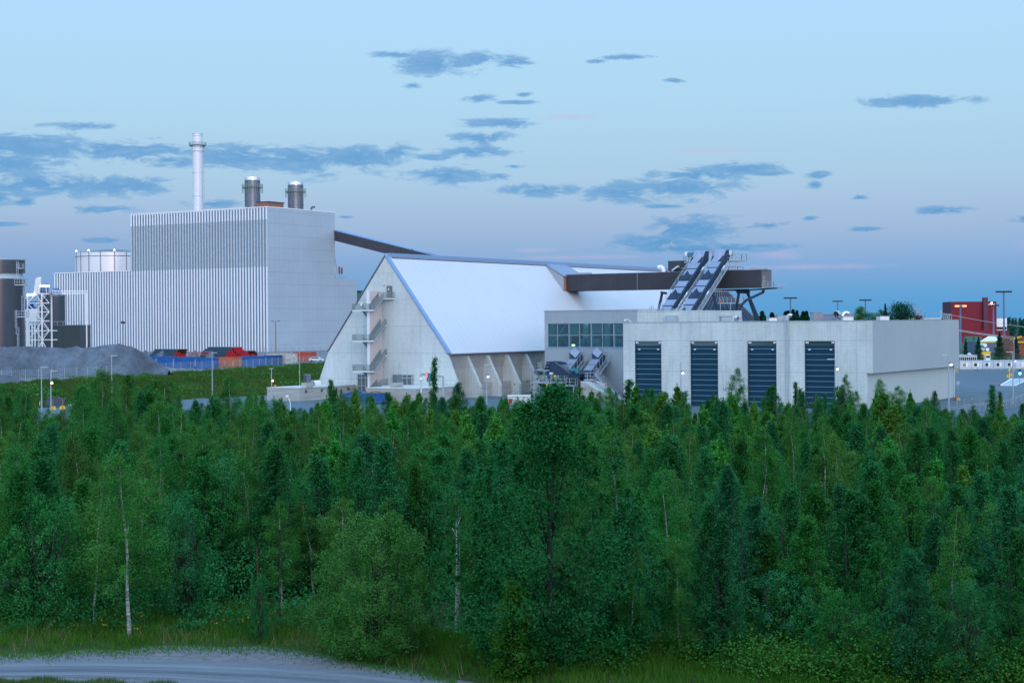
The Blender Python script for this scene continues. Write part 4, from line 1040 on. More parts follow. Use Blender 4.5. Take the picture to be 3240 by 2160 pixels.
# small penthouse with the round duct, on the gallery left of the conveyors
aP0, aP1 = fa(2114, GBb + .8, 860), fa(2154.5, GBb + .8, 860)
zt, zb = zat(2130, 827, aP0, GBb + .8), GZ1 + .25
r = site("penthouse_box", "dark box on the gallery left of the conveyors, shiny tube across its front", "plant box", aP1, GBb + .8, zb)
mb = MB(); mb.sbox(aP0, aP1, GBb + .8, GBb + 3.6, zb, zt); mb.build("wall", m_brown, r)
mb = MB(); mb.sbox(aP0 - .06, aP1 + .06, GBb + .72, GBb + 3.7, zt, zt + .12); mb.build("cap", m_stk, r)
mb = MB(); q = GBb + .3; mb.tube([S(fa(2129, q), q, zat(2129, 857, aP0, q)), S(fa(2144, q), q, zat(2144, 846, aP0, q)), S(fa(2150, q), q, zat(2150, 843.5, aP0, q))], .26, 12); mb.build("tube_duct", m_chrome, r, smoothed=True)
elbow("round_duct", "pale bent duct on the white hall ridge behind the dark gallery", "duct", 2099, 872, 385, 24.5, 2.2, .5, m_tankw, d=Vector((-.8, .2, 0)))

# cone silo
Yc = 366; P = pix(2276, 1018, Yc); cx = P.x
r = thing("cone_silo", "dark blue ribbed cone-roofed silo under the brown gallery", "silo", (cx, Yc, 0), 0)
zc = pix(2276, 924, Yc).z; Rb = (8.4 + 12.5)
mb = MB(); mb.tube([(cx, Yc, 0.5), (cx, Yc, zc)], [8.4 + 13, 1.9], 48); mb.build("cone_roof", m_blued, r)
mb = MB()
for k in range(36):
    t = 2 * math.pi * (k + .5) / 36; c_, s_ = math.cos(t), math.sin(t)
    mb.beam((cx + 21.3 * c_, Yc + 21.3 * s_, .7), (cx + 1.95 * c_, Yc + 1.95 * s_, zc + .1), .10, .16)
mb.build("cone_ribs", m_stk, r)
mb = MB(); mb.tube([(cx, Yc, zc), (cx, Yc, GZ0 - .05)], 1.3, 20); mb.build("neck", m_corten, r)
p0, p1 = pix(2275, 945, Yc - 9), pix(2353, 945, Yc - 9); zf = pix(2300, 960.5, Yc - 9).z
mb = MB(); mb.box(p0.x, p1.x, Yc - 9, Yc - 6.5, zf, zf + .25); mb.build("platform", m_galv, r)
mb = MB(); railing(mb, [(p0.x, Yc - 9, zf + .25), (p1.x, Yc - 9, zf + .25), (p1.x, Yc - 6.5, zf + .25)], h=1.1, step=.9, w=.09); mb.build("railing", m_galv, r)
mb = MB()
for x in (p0.x + .3, p0.x + 2.5, p1.x - .4): mb.beam((x, Yc - 8.9, zf), (x, Yc - 8.9, zf - 1.4), .14)
mb.build("platform_leg", m_galv, r)
mb = MB(); mb.box(p0.x + .2, p0.x + .6, Yc - 8.8, Yc - 8.4, zf + .3, zf + 1); mb.build("life_ring_box", mat("orange_box", (.7, .12, .03), .5), r)

# the two chain conveyors climbing to the gallery
def incline(px_top, py_top, label, L=26, lo_z=1.0, w=2.5, first=False):
    """top end just in front of the gallery; runs along -V and down"""
    b_t = GBb - .6; a0 = fa(px_top, b_t, py_top); zt = zat(px_top, py_top, a0, b_t)
    slope = .69
    r = site("inclined_conveyor", label, "conveyor", a0, b_t, 0)
    T = lambda a, s, h: S(a0 + a, b_t - s, zt - slope * s + h)   # s metres down from the head
    smax = (zt - 1.0) / slope
    th = 1.15
    mb = MB(); mb.prism([T(0, -.2, 0), T(w, -.2, 0), T(w, smax, 0), T(0, smax, 0)], UP * -th); mb.build("casing", m_blued, r)
    # lids, hinges and hoods up the deck
    s = 1.9; k = 0
    lid = MB(); hood = MB(); hooda = MB()
    while s < smax - 2:
        lid.prism([T(.12, s, .07), T(w - .12, s, .07), T(w - .12, s + 1.55, .07), T(.12, s + 1.55, .07)], UP * .1)
        s += 1.95; k += 1
        if k % 2 == 0:
            # wedge hood
            P = [T(.25, s + .1, .06), T(.25, s + 1.3, .06), T(.25, s + .0, .95 + .3)]
            lo = [T(.2, s + 1.25, .1), T(w - .9, s + 1.25, .1), T(w - .5, s, .1), T(.7, s, .1)]
            apex = T(w - 1.0, s + .15, 1.35)
            hood = MB()
            for q in ((lo[0], lo[1], apex), (lo[1], lo[2], apex), (lo[2], lo[3], apex), (lo[3], lo[0], apex)): hood.poly(q)
            hood.build("hood", m_blued, r)
            s += 1.55
    lid.build("deck_lids", m_lid, r)
    mb = MB()   # head box and hinge
    mb.prism([T(-.1, -1.6, .2), T(-.1, -.4, .95), T(-.1, .9, .5), T(-.1, 1.5, .1), T(-.1, .9, -1.3), T(-.1, -1.4, -1.6)], U * (w + .25)); mb.build("head_box", m_blued, r)
    mb = MB(); mb.prism([T(.05, -.35, 1.05), T(w, -.35, 1.05), T(w, .85, .6), T(.05, .85, .6)], UP * .12); mb.build("head_lid", m_lid, r)
    hb = MB(); ap = T(w - 1.0, .7, 1.9); lo = [T(.1, 2.0, .2), T(w - .9, 2.0, .2), T(w - .3, .6, .5), T(.6, .6, .5)]
    for q in ((lo[0], lo[1], ap), (lo[1], lo[2], ap), (lo[2], lo[3], ap), (lo[3], lo[0], ap)): hb.poly(q)
    hb.build("head_hood", m_lid, r)
    # side chain tubes on the right
    mb = MB()
    for (aa, hh, rr) in ((w + .22, .12, .12), (w + .30, -.35, .12), (w + .18, -.85, .10)): mb.tube([T(aa, 1.2, hh), T(aa, smax, hh)], rr, 8)
    mb.build("side_pipes", m_blued, r)
    # walkway with steps and railings on the right
    mb = MB(); s = 2.2
    while s < smax - .5:
        P = T(w + .55, s, -1.0); mb.sbox(to_site(P)[0], to_site(P)[0] + .75, to_site(P)[1] - .12, to_site(P)[1] + .12, P.z - .04, P.z); s += .36
    for aa in (w + .5, w + 1.32): mb.beam(T(aa, 2.0, -1.1), T(aa, smax, -1.1), .07, .3)
    mb.build("walkway", m_galv, r)
    mb = MB()
    for aa in (w + 1.35,):
        mb.beam(T(aa, 1.6, .05), T(aa, smax, .05), .06); mb.beam(T(aa, 1.6, -.5), T(aa, smax, -.5), .05)
        s = 1.8
        while s < smax: mb.beam(T(aa, s, -1.1), T(aa, s, .1), .06); s += 1.7
    mb.build("walkway_railing", m_galv, r)
    mb = MB()
    if first:
        mb.beam(T(-.25, 3, .6), T(-.25, smax, .6), .06); mb.beam(T(-.25, 3, .15), T(-.25, smax, .15), .05); s = 3
        while s < smax: mb.beam(T(-.25, s, -.5), T(-.25, s, .65), .06); s += 1.8
        mb.build("side_railing", m_galv, r)
    mb = MB(); s = 3.2
    while s < smax:
        mb.tube([T(w + 1.2, s, .1), T(w + 1.2, s + .8, .12)], .11, 8); s += 7.5
    mb.build("walkway_lamp", m_whitep, r)
    # lattice below
    mb = MB(); s = 2; n = 0
    while s < smax - 2:
        for aa in (.2, w - .2):
            mb.beam(T(aa, s, -th), T(aa, s + 1.2, -th - 1.3), .08); mb.beam(T(aa, s + 1.2, -th - 1.3), T(aa, s + 2.4, -th), .08)
        s += 2.4
    for aa in (.2, w - .2): mb.beam(T(aa, 2, -th - 1.3), T(aa, smax - 1, -th - 1.3), .1)
    mb.build("truss", m_galv, r)
    return r, T
i1, T1 = incline(2195, 815, "left one of the two steep dark conveyors climbing to the gallery", first=True)
i2, T2 = incline(2260, 811, "right one of the two steep dark conveyors, next to the head platform", L=26)
# head platforms, motors
def plat(label, x0, x1, yf, b, depth, legs, yleg, top=1.25):
    a0, a1 = fa(x0, b, yf), fa(x1, b, yf); z = zat((x0 + x1) / 2, yf, (a0 + a1) / 2, b)
    r = site("service_platform", label, "platform", a0, b, z)
    mb = MB(); mb.sbox(a0, a1, b, b + depth, z - .18, z); mb.build("floor", m_galv, r)
    mb = MB(); railing(mb, [S(a0, b + depth, z), S(a0, b, z), S(a1, b, z), S(a1, b + depth, z)], h=top, step=.85, w=.08); railing(mb, [S(a0, b + depth, z), S(a1, b + depth, z)], h=top, step=.85, w=.08); mb.build("railing", m_galv, r)
    for px in legs:
        a = fa(px, b + .4, yf); z1 = yleg; mb = MB(); mb.beam(S(a, b + .4, z - .1), S(a, b + .4, z1), .28); mb.build("post", m_galv, r)
    return r, z
bt = GBb - .2
plat("railed steel platform at the head of the left inclined conveyor", 2164, 2194, 828, bt, 2.2, (2173,), GZ1 + .1)
plat("railed steel platform at the head of the right inclined conveyor", 2289, 2346, 824, bt, 2.6, (2309, 2330), GZ1 + .1)
plat("lower railed platform on the gallery roof beneath the right conveyor head", 2288, 2334, 863, bt + .3, 2.6, (), 0)
plat("small railed landing on the gallery left of the conveyors", 2156, 2172, 868, bt - .4, 1.2, (2160,), GZ0)
def motor(label, px, py, b, s=1.0, m=m_teal, d=U):
    a = fa(px, b, py); P = S(a, b, zat(px, py, a, b))
    r = thing("drive_motor", label, "motor", P, -TH)
    mb = MB(); mb.tube([P - d * .7 * s, P + d * .5 * s], .42 * s, 14); mb.tube([P + d * .5 * s, P + d * .8 * s], .22 * s, 10); mb.build("motor_body", m, r, smoothed=True)
    mb = MB()
    for k in range(5): q = P - d * (.6 - k * .22) * s; mb.tube([q, q + d * .06 * s], .48 * s, 14)
    mb.build("cooling_fins", m, r)
    mb = MB(); q = P + d * .95 * s; c = to_site(q); mb.sbox(c[0] - .25 * s, c[0] + .3 * s, c[1] - .5 * s, c[1] + .5 * s, q.z - .6 * s, q.z + .4 * s); mb.build("gearbox", m, r)
    return r
motor("green-blue drive motor beside the head of the left inclined conveyor", 2186, 806, bt + .8, 1.0)
motor("green-blue drive motor behind the rail of the right conveyor head platform", 2297, 803, bt + 1.2, 1.0)
for lab, px, py in (("pale control box on a pole on the left conveyor head platform", 2171, 804), ("pale control box on a pole on the right conveyor head platform", 2311, 800)):
    b = bt + .5; a = fa(px, b, py); z = zat(px, py, a, b); r = site("control_box", lab, "control box", a, b, z)
    mb = MB(); mb.sbox(a - .22, a + .22, b - .15, b + .15, z - .5, z + .5); mb.build("box", m_whitep, r); mb = MB(); mb.beam(S(a, b, z - .5), S(a, b, z - 2), .1); mb.build("pole", m_galv, r)
b = bt + 1; a = fa(2256, b, 800); P = S(a, b, GZ1 + 2); r = thing("lightning_rod", "tall thin mast rising between the two conveyor heads", "mast", P, 0)
mb = MB(); mb.tube([P - UP * 2, S(a, b, zat(2256, 800, a, b)), S(a, b, zat(2256, 775, a, b))], [.16, .12, .06], 8); mb.build("lower_mast", mat("rosy_steel", (.55, .36, .34), .5), r)
mb = MB(); mb.tube([S(a, b, zat(2256, 775, a, b)), S(a, b, zat(2256, 735, a, b))], [.04, .02], 6); mb.build("tip", m_galv, r)

# ---------------------------------------------------------------- hopper machinery in front of the metal wing
b0 = MBb - .3
def chute(label, x_top, y_top, bt_, length, w, slope):
    a0 = fa(x_top, bt_, y_top); zt = zat(x_top, y_top, a0, bt_)
    r = site("feed_conveyor", label, "conveyor", a0, bt_, 0)
    T = lambda a, s, h: S(a0 + a, bt_ - s, zt - slope * s + h)
    mb = MB(); mb.prism([T(0, 0, 0), T(w, 0, 0), T(w, length, 0), T(0, length, 0)], UP * -1.3); mb.build("casing", m_blued, r)
    mb = MB()
    for s in (1.35, 2.95): mb.prism([T(.12, s, .06), T(w - .3, s, .06), T(w - .3, s + 1.4, .06), T(.12, s + 1.4, .06)], UP * .1)
    mb.build("deck_lids", m_lid, r)
    mb = MB(); lo = [T(.2, 1.2, .1), T(w - .4, 1.2, .1), T(w - .4, .2, .1), T(.2, .2, .1)]
    hi = [T(-.05, .9, .95), T(w - .75, 1.35, .35), T(w - .35, .4, .75), T(.35, -.1, 1.3)]
    mb.hexa(lo + hi); hb = mb.build("hood", m_blued, r)
    mb = MB(); mb.prism(hi, UP * .06); mb.build("hood_lid", m_lid, hb)
    mb = MB()
    for aa, st_ in ((w + .05, 0), (w + 1.0, 1)):
        mb.beam(T(aa, -.1, .75 - st_ * .5), T(aa, length, .75 - st_ * .5), .06); s = 0
        while s < length + .1: mb.beam(T(aa, s, -.9 - st_ * .4), T(aa, s, .75 - st_ * .5), .06); s += 1.1
    mb.build("railing", m_galv, r)
    mb = MB(); s = .1
    while s < length: 
        P = T(w + .15, s, -.8); c = to_site(P); mb.sbox(c[0], c[0] + .8, c[1] - .12, c[1] + .12, P.z - .04, P.z); s += .3
    mb.beam(T(w + .12, 0, -.9), T(w + .12, length, -.9), .06, .24); mb.beam(T(w + .98, 0, -.9), T(w + .98, length, -.9), .06, .24)
    mb.build("steps", m_galv, r)
    mb = MB(); mb.beam(T(.3, length, -1), S(a0 + .3, bt_ - length, 0), .25); mb.beam(T(w - .3, length, -1), S(a0 + w - .3, bt_ - length, 0), .25); mb.build("support_leg", m_stk, r)
    return r
chute("left one of two short covered feed conveyors against the ribbed wall", 1812, 1123, b0, 5.6, 2.1, .62)
chute("right one of two short covered feed conveyors against the ribbed wall", 1882, 1123, b0, 5.6, 2.1, .62)
# transverse dark conveyor descending to the right, with motor, boxes and platforms
bm = MBb - 6.8
def Q(px, py, b=bm): a = fa(px, b, py); return S(a, b, zat(px, py, a, b))
r = thing("receiving_machine", "big dark blue slanted intake machine in front of the ribbed wing", "machine", Q(1790, 1250), -TH)
mb = MB(); mb.prism([Q(1730, 1143), Q(1752, 1143), Q(1790, 1178), Q(1838, 1205), Q(1838, 1268), Q(1815, 1268), Q(1790, 1222), Q(1735, 1200), Q(1722, 1168)], V * 2.6); mb.build("main_casing", m_blued, r)
mb = MB(); mb.prism([Q(1757, 1145, bm + .5), Q(1773, 1145, bm + .5), Q(1784, 1153, bm + .5), Q(1768, 1154, bm + .5)], V * 1.6); mb.build("head_box", m_blued, r)
mb = MB(); mb.prism([Q(1770, 1155, bm - .1), Q(1786, 1155, bm - .1), Q(1801, 1168, bm - .1), Q(1786, 1169, bm - .1)], UP * .1); mb.prism([Q(1836, 1181, bm + 1), Q(1843, 1179, bm + 1), Q(1864, 1190, bm + 1), Q(1852, 1193, bm + 1), Q(1838, 1192, bm + 1)], UP * .08); mb.build("pale_lid", m_lid, r)
mb = MB(); mb.prism([Q(1799, 1180, bm - .6), Q(1818, 1178, bm - .6), Q(1838, 1184, bm - .6), Q(1832, 1197, bm - .6), Q(1812, 1195, bm - .6)], V * 1.4); mb.build("gear_casing", m_blued, r)
mb = MB()
for k in range(7): mb.beam(Q(1800 + k * 5.5, 1184 + k * 3.5, bm - .08), Q(1790 + k * 6.5, 1216 + k * 7, bm - .08), .12)
mb.beam(Q(1757, 1146, bm - .1), Q(1838, 1204, bm - .1), .2); mb.beam(Q(1744, 1180, bm - .1), Q(1795, 1216, bm - .1), .16); mb.build("casing_ribs", m_stk, r)
mb = MB(); mb.prism([Q(1700, 1213, bm + 1.5), Q(1836, 1232, bm + 1.5), Q(1836, 1285, bm + 1.5), Q(1735, 1285, bm + 1.5), Q(1735, 1240, bm + 1.5)], V * 1.0); mb.build("lower_frame", m_void, r)
for x in (1765, 1771, 1829):
    mb = MB(); mb.beam(Q(x, 1222, bm - .3), S(*to_site(Q(x, 1222, bm - .3)), 0), .2); mb.build("support_leg", m_galv, r)
motor("green-blue gear motor on top of the slanted intake machine", 1815, 1171, bm - .8, .85)
motor("leftmost green-blue motor above the intake platform", 1700, 1180, bm - .3, .55)
motor("green-blue motor above the intake platform, right of the grey boxes", 1724, 1182, bm - .5, .6, d=V)
for lab, x0, x1, y0, y1, m in (("small grey electric cabinet at the left end of the intake platform", 1688, 1699, 1172, 1183, m_stk), ("small dark cabinet above the intake platform", 1704, 1715, 1176, 1187, m_black), ("little pale box on the intake machine", 1737.5, 1746, 1178, 1184, m_whitep)):
    b = bm - .7; a0, a1 = fa(x0, b), fa(x1, b); z1, z0 = zat(x0, y0, a0, b), zat(x0, y1, a0, b)
    q = site("electric_cabinet", lab, "cabinet", a0, b, z0); mb = MB(); mb.sbox(a0, a1, b, b + .5, z0, z1); mb.build("box", m, q); mb = MB(); mb.beam(S((a0 + a1) / 2, b + .25, z0), S((a0 + a1) / 2, b + .25, z0 - .8), .1); mb.build("stand", m_galv, q)
def plat2(label, x0, x1, yf, b, depth, holes=None, hz=1.15, legs=True, back=False):
    a0, a1 = fa(x0, b, yf), fa(x1, b, yf); z = zat((x0 + x1) / 2, yf, (a0 + a1) / 2, b)
    q = site("service_platform", label, "platform", a0, b, z)
    mb = MB(); mb.sbox(a0, a1, b, b + depth, z - .2, z); mb.build("floor", m_galv, q)
    mb = MB(); railing(mb, [S(a0, b + depth, z), S(a0, b, z), S(a1, b, z), S(a1, b + depth, z)], h=hz, step=.8, w=.065); mb.build("railing", m_galv, q)
    if legs:
        for aa in (a0 + .2, a1 - .2):
            mb = MB(); mb.beam(S(aa, b + .3, z - .1), S(aa, b + .3, 0), .16); mb.build("post", m_galv, q)
    return q
plat2("long railed walkway along the left side of the intake machine", 1684, 1753, 1208, bm - 1.6, 1.6)
plat2("railed walkway below the intake machine, right of the yellow tag", 1752, 1780, 1210, bm - 1.7, 1.5, legs=False)
plat2("lowest railed platform hanging at the front of the intake machine", 1766, 1815, 1218, bm - 2.2, 1.3)
plat2("upper left railed perch behind the intake machine", 1698, 1719, 1168, bm + .6, 1.5, legs=False)
plat2("upper right railed perch at the head of the intake machine", 1719, 1737, 1170, bm - .2, 1.2, legs=False)
plat2("railed bridge between the right feed conveyor and the hopper", 1847, 1880, 1200, bm - 1.0, 1.4)
def steps(label, p0, p1, b, w=.8):
    A, B = Q(*p0, b), Q(*p1, b); q = thing("steel_stair", label, "stair", B, -TH)
    mb = MB(); n = max(4, int(abs(A.z - B.z) / .22))
    for k in range(n):
        c = A + (B - A) * (k + .5) / n; s_ = to_site(c); mb.sbox(s_[0] - .14, s_[0] + .14, s_[1], s_[1] + w, c.z - .03, c.z)
    mb.build("treads", m_galv, q)
    mb = MB()
    for o in (0, w): mb.beam(A + V * o, B + V * o, .07, .26)
    mb.build("stringers", m_galv, q)
    mb = MB()
    for o in (0, w):
        mb.beam(A + V * o + UP * 1.05, B + V * o + UP * 1.05, .06); mb.beam(A + V * o + UP * .55, B + V * o + UP * .55, .05)
        for k in range(4): c = A + V * o + (B - A) * k / 3; mb.beam(c, c + UP * 1.05, .06)
    mb.build("railing", m_galv, q)
steps("open steel stair going down left from the intake walkway", (1750, 1210), (1729, 1247), bm - 2.6)
steps("long steel stair running down right from the feed conveyors beside the hopper", (1882, 1182), (1948, 1262), bm - 1.2)
for lab, x, y in (("yellow tag on the intake walkway rail", 1756, 1191), ("yellow tag on the rail of the open steel stair", 1731, 1219)):
    P = Q(x, y, bm - 2.7); q = thing("warning_tag", lab, "warning tag", P, -TH); mb = MB(); mb.tube([P + UP * .28, P + UP * .1, P - UP * .1, P - UP * .3], [.1, .2, .2, .05], 8); mb.build("plate", m_yel, q)
    mb = MB(); mb.beam(P + UP * .28, P + UP * .45, .03); mb.build("cord", m_black, q)
# sloping concrete hopper wall
bh = MBb - 9.6
A = fa(1837, bh, 1210); z0 = zat(1837, 1209, A, bh)
r = site("hopper_wall", "pale concrete wedge with a sloping top, in front of the metal wing", "concrete structure", A, bh)
P = [S(A, bh, 0), S(A, bh, z0), S(fa(1850, bh), bh, z0 - .1), S(fa(1915, bh), bh, .9), S(fa(1930, bh), bh, 0)]
mb = MB(); mb.prism(P, V * 4.6); mb.build("wall", m_conc3, r)
P2 = [S(A - .02, bh - .05, z0), S(fa(1850, bh), bh - .05, z0 - .1), S(fa(1915, bh), bh - .05, .9), S(fa(1930, bh), bh - .05, 0.02), S(fa(1930, bh), bh - .05, .25), S(fa(1915, bh), bh - .05, 1.1), S(fa(1851, bh), bh - .05, z0 + .1), S(A - .02, bh - .05, z0 + .15)]
mb = MB(); mb.prism(P2, V * 4.7); mb.build("slab", m_conc, r)
P = Q(1911, 1214, bh + 5); q = thing("wall_lamp", "lit orange lamp low beside the stair by the ribbed wall", "lamp", P, -TH); mb = MB(); mb.beam(P - U * .5, P + U * .5, .18); mb.build("glow_panel", m_lito, q); mb = MB(); mb.beam(P - U * .55 + V * .12, P + U * .55 + V * .12, .22); mb.build("housing", m_stk, q)
for x0, x1, y0, y1, lab in ((1743, 1752, 1237, 1250, "pale double switch box under the intake machine"),):
    P = Q(x0, y1, bm - 1.8); R_ = Q(x1, y0, bm - 1.8); q = thing("switch_box", lab, "switch box", P, -TH); mb = MB(); mb.hexa([P, P + U * .55, P + U * .55 + V * .3, P + V * .3, P + UP * .75, P + U * .55 + UP * .75, P + U * .55 + V * .3 + UP * .75, P + V * .3 + UP * .75]); mb.build("box", m_galv, q); mb = MB(); mb.beam(P + U * .28, Vector((P.x + .23, P.y - .15, 0)), .1); mb.build("post", m_galv, q)

# ---------------------------------------------------------------- left-hand silos and lattice tower
m_gstrip = mat("dark_silo_steel", (0.060, 0.066, 0.080), 0.28, metal=0.3, var=.1, vscale=.1, stretch=(3, 3, .1))
def silo(name, label, px, R_px, ytop, Y, m, zb=3, ribs=0):
    P = pix(px, 900, Y); cx = P.x; R = R_px / F * Y; zt = pix(px, ytop, Y).z
    r = thing(name, label, "silo", (cx, Y, zb), 0); return r, cx, R, zt
r, cx, R, zt = silo("big_silo", "huge dark cylindrical silo cut by the left edge, pale neck below its cap", 3, 73, 824, 560, m_gstrip)
zn0, zn1 = pix(3, 883, 560).z, pix(3, 864, 560).z
mb = MB(); mb.tube([(cx, 560, 3), (cx, 560, zn0)], R * .99, 64); mb.build("shell", m_gstrip, r, smoothed=True)
mb = MB(); mb.tube([(cx, 560, zn0), (cx, 560, zn1)], [R * .98, R * .9], 64); mb.build("neck", m_galv, r, smoothed=True)
mb = MB(); mb.tube([(cx, 560, zn1), (cx, 560, zt)], R * 1.02, 64); mb.build("cap_drum", m_gstrip, r, smoothed=True)
mb = MB(); mb.tube([(cx, 560, zt), (cx, 560, zt + .3)], R * 1.03, 64); mb.build("roof_rim", m_galv, r)
mb = MB(); q = pix(8, 895, 560); mb.tube([(q.x, 560 - R - .2, q.z), (q.x, 560 - R + .6, q.z)], .8, 16); mb.build("manhole", m_stk, r)
Yl = 548
def cage(mb, x0, x1, y0, y1, Y, step=2.2):
    A, B = pix(x0, y0, Y), pix(x1, y1, Y)
    mb.beam((A.x, Y, A.z), (A.x, Y, B.z), .12); mb.beam((B.x, Y, A.z), (B.x, Y, B.z), .12)
    z = B.z
    while z < A.z: mb.beam((A.x, Y, z), (B.x, Y, z), .08); z += .55
    z = B.z
    while z < A.z: mb.beam((A.x, Y - .5, z), (B.x, Y - .5, z), .1); z += step
for (x0, x1, y0, y1) in ((52, 58, 826, 880), (69, 77.5, 935, 985), (48, 53.5, 980, 1036), (51, 60, 1035, 1057), (55, 60, 1057, 1094), (73, 79, 880, 935)):
    mb = MB(); cage(mb, x0, x1, y0, y1, Yl); mb.build("caged_ladder", m_galv, r)
for (x0, x1, yf, h) in ((46, 79, 900, 3.0), (52, 84, 1001, 3.0), (54, 67, 847, 2.4)):
    A, B = pix(x0, yf, Yl - 1), pix(x1, yf, Yl - 1)
    mb = MB(); mb.box(A.x, B.x, Yl - 1, Yl + 2, A.z - .3, A.z); mb.build("platform_floor", m_galv, r)
    mb = MB(); railing(mb, [(A.x, Yl - 1, A.z), (B.x, Yl - 1, A.z), (B.x, Yl + 2, A.z)], h=h * .6, step=.9, w=.1); mb.build("platform_railing", m_galv, r)
# second silo, low box
r, cx2, R2, zt2 = silo("dark_silo", "slim dark cylindrical silo between lattice tower and striped wall", 176, 28.5, 933, 640, m_dark)
mb = MB(); mb.tube([(cx2, 640, 3), (cx2, 640, zt2)], R2, 48); mb.build("shell", m_dark, r, smoothed=True)
mb = MB(); mb.tube([(cx2, 640, zt2 - .6), (cx2, 640, zt2)], R2 * 1.02, 48); mb.build("rim", m_stk, r)
mb = MB(); mb.tube([(cx2 + .2, 640, zt2), (cx2 + .2, 640, zt2 + 1.6), (cx2 + .2, 640, zt2 + 2.6)], [1.9, 1.9, .9], 16); mb.build("blue_hood", m_cont, r)
mb = MB(); railing(mb, [(cx2 - R2, 640 - 2, zt2), (cx2 + R2, 640 - 2, zt2)], h=1.5, step=1, w=.12); mb.build("railing", m_galv, r)
r, cx3, R3, zt3 = silo("dark_silo", "dark cylindrical silo half hidden behind the white lattice tower", 140, 22, 934, 652, m_dark)
mb = MB(); mb.tube([(cx3, 652, 3), (cx3, 652, zt3)], R3, 40); mb.build("shell", m_dark, r, smoothed=True)
mb = MB(); mb.tube([(cx3, 652, zt3 - .6), (cx3, 652, zt3 + .4)], R3 * 1.02, 40); mb.build("rim", m_stk, r)
A, B = pix(70, 1031, 615), pix(254, 1031, 615)
r = thing("low_store", "low dark green-grey box building at the foot of the striped wall", "building", ((A.x + B.x) / 2, 615, 3), 0)
mb = MB(); mb.box(A.x, B.x, 615, 630, 3, A.z); mb.build("wall", mat("green_grey_sheet", (0.035, 0.055, 0.062), .45, metal=.2, var=.15, vscale=.1, joints=(9, .3, 0, 0, 0), jcol=.6), r)
mb = MB(); mb.box(A.x - .1, B.x + .1, 614.8, 630.2, A.z, A.z + .25); mb.build("coping", m_stk, r)
mb = MB(); railing(mb, [(A.x, 615.3, A.z + .25), (B.x, 615.3, A.z + .25)], h=1.3, step=2.2, w=.12, mid=False); mb.build("roof_railing", m_galv, r)
# white lattice tower
Yt = 590; xs = [pix(x, 1000, Yt).x for x in (87.5, 109, 133, 156)]; lv = [pix(120, y, Yt).z for y in (1094, 1075, 1046, 1015, 987, 959, 930)]
r = thing("lattice_tower", "white steel lattice tower with stairs, lamp and platform, left of the striped wall", "steel tower", ((xs[0] + xs[3]) / 2, Yt, 3), 0)
for x, dy in ((xs[0], 0), (xs[2], 0), (xs[3], 3), (xs[1], 5)):
    mb = MB(); mb.beam((x, Yt + dy, 3), (x, Yt + dy, lv[-1] + .4), .48); mb.build("column", m_whitep, r)
mb = MB()
for z in lv[1:]:
    mb.beam((xs[0], Yt, z), (xs[3] + (2.8 if z in lv[1:3] else 0), Yt, z), .32); mb.beam((xs[0], Yt, z), (xs[1], Yt + 5, z), .28)
mb.build("cross_beam", m_whitep, r)
mb = MB(); lv2 = [3] + lv[1:]
for k, (z0, z1) in enumerate(zip(lv2, lv2[1:])):
    f = k % 2
    xm = xs[1] + .5
    for (xa, xb, g) in ((xs[0], xm, f), (xm, xs[2], 1 - f), (xs[2], xs[3], k % 2)):
        if xb == xs[3]:
            mb.beam((xa, Yt, z0), (xb, Yt, z1), .24) if g else mb.beam((xa, Yt, z1), (xb, Yt, z0), .24)
            if k == 5: mb.beam((xa, Yt, z0), (xb, Yt, z1), .24); mb.beam((xa, Yt, z1), (xb, Yt, z0), .24)
        else:
            mb.beam((xa, Yt, z0), (xb, Yt, z1), .24) if g else mb.beam((xa, Yt, z1), (xb, Yt, z0), .24)
mb.build("bracing", m_whitep, r)
mb = MB()
for k, (z0, z1) in enumerate(zip(lv2, lv2[1:])):
    xa, xb = (xs[1] + .5, xs[3] - .5) if k % 2 else (xs[3] - .5, xs[1] + .5)
    for j in range(9): t = j / 9; x = xa + (xb - xa) * t; z = z0 + (z1 - z0) * t; mb.box(x - .25, x + .25, Yt + 1.4, Yt + 2.6, z, z + .08)
    mb.beam((xa, Yt + 1.4, z0 + 1), (xb, Yt + 1.4, z1 + 1), .1); mb.beam((xa, Yt + 1.4, z0), (xb, Yt + 1.4, z1), .1, .25)
mb.build("stair", m_galv, r)
mb = MB(); zt = lv[-1] + .4; railing(mb, [(xs[1] - 1, Yt, zt), (xs[3] + 3, Yt, zt)], h=1.8, step=1, w=.12); mb.box(xs[1] - 1, xs[3] + 3, Yt, Yt + 5, zt - .2, zt); mb.build("top_platform", m_galv, r)
mb = MB(); mb.box(xs[1] + 1, xs[1] + 4, Yt + 1, Yt + 4, zt, zt + 3.2); mb.build("blue_filter_box", m_cont, r)
mb = MB(); q0 = pix(113, 935, Yt); q1 = pix(119, 880, Yt); q2 = pix(127, 879, Yt); mb.tube([q0, q1], [.9, .7], 10); mb.tube([pix(122, 930, Yt), q2], [.5, .4], 10); mb.beam(q1, pix(130, 878, Yt), .5); mb.build("white_duct", m_whitep, r)
mb = MB(); q = pix(137, 904.5, Yt); mb.box(q.x - 2.3, q.x + 2.3, Yt - .3, Yt, q.z - .3, q.z + .2); mb.build("strip_lamp", m_litw, r)
mb = MB(); q = pix(98, 933, Yt - 1); mb.box(q.x - 1.3, q.x + 1.3, Yt - 1.4, Yt - 1, q.z - .35, q.z + .2); mb.build("strip_lamp", m_litw, r)
mb = MB(); q = pix(137, 901, Yt); mb.beam((xs[1] + 1, Yt, q.z), (xs[3] - 1, Yt, q.z), .18)
for x in (xs[1] + 1, xs[3] - 1): mb.beam((x, Yt, q.z), (x, Yt, zt), .18)
mb.build("lamp_frame", m_whitep, r)
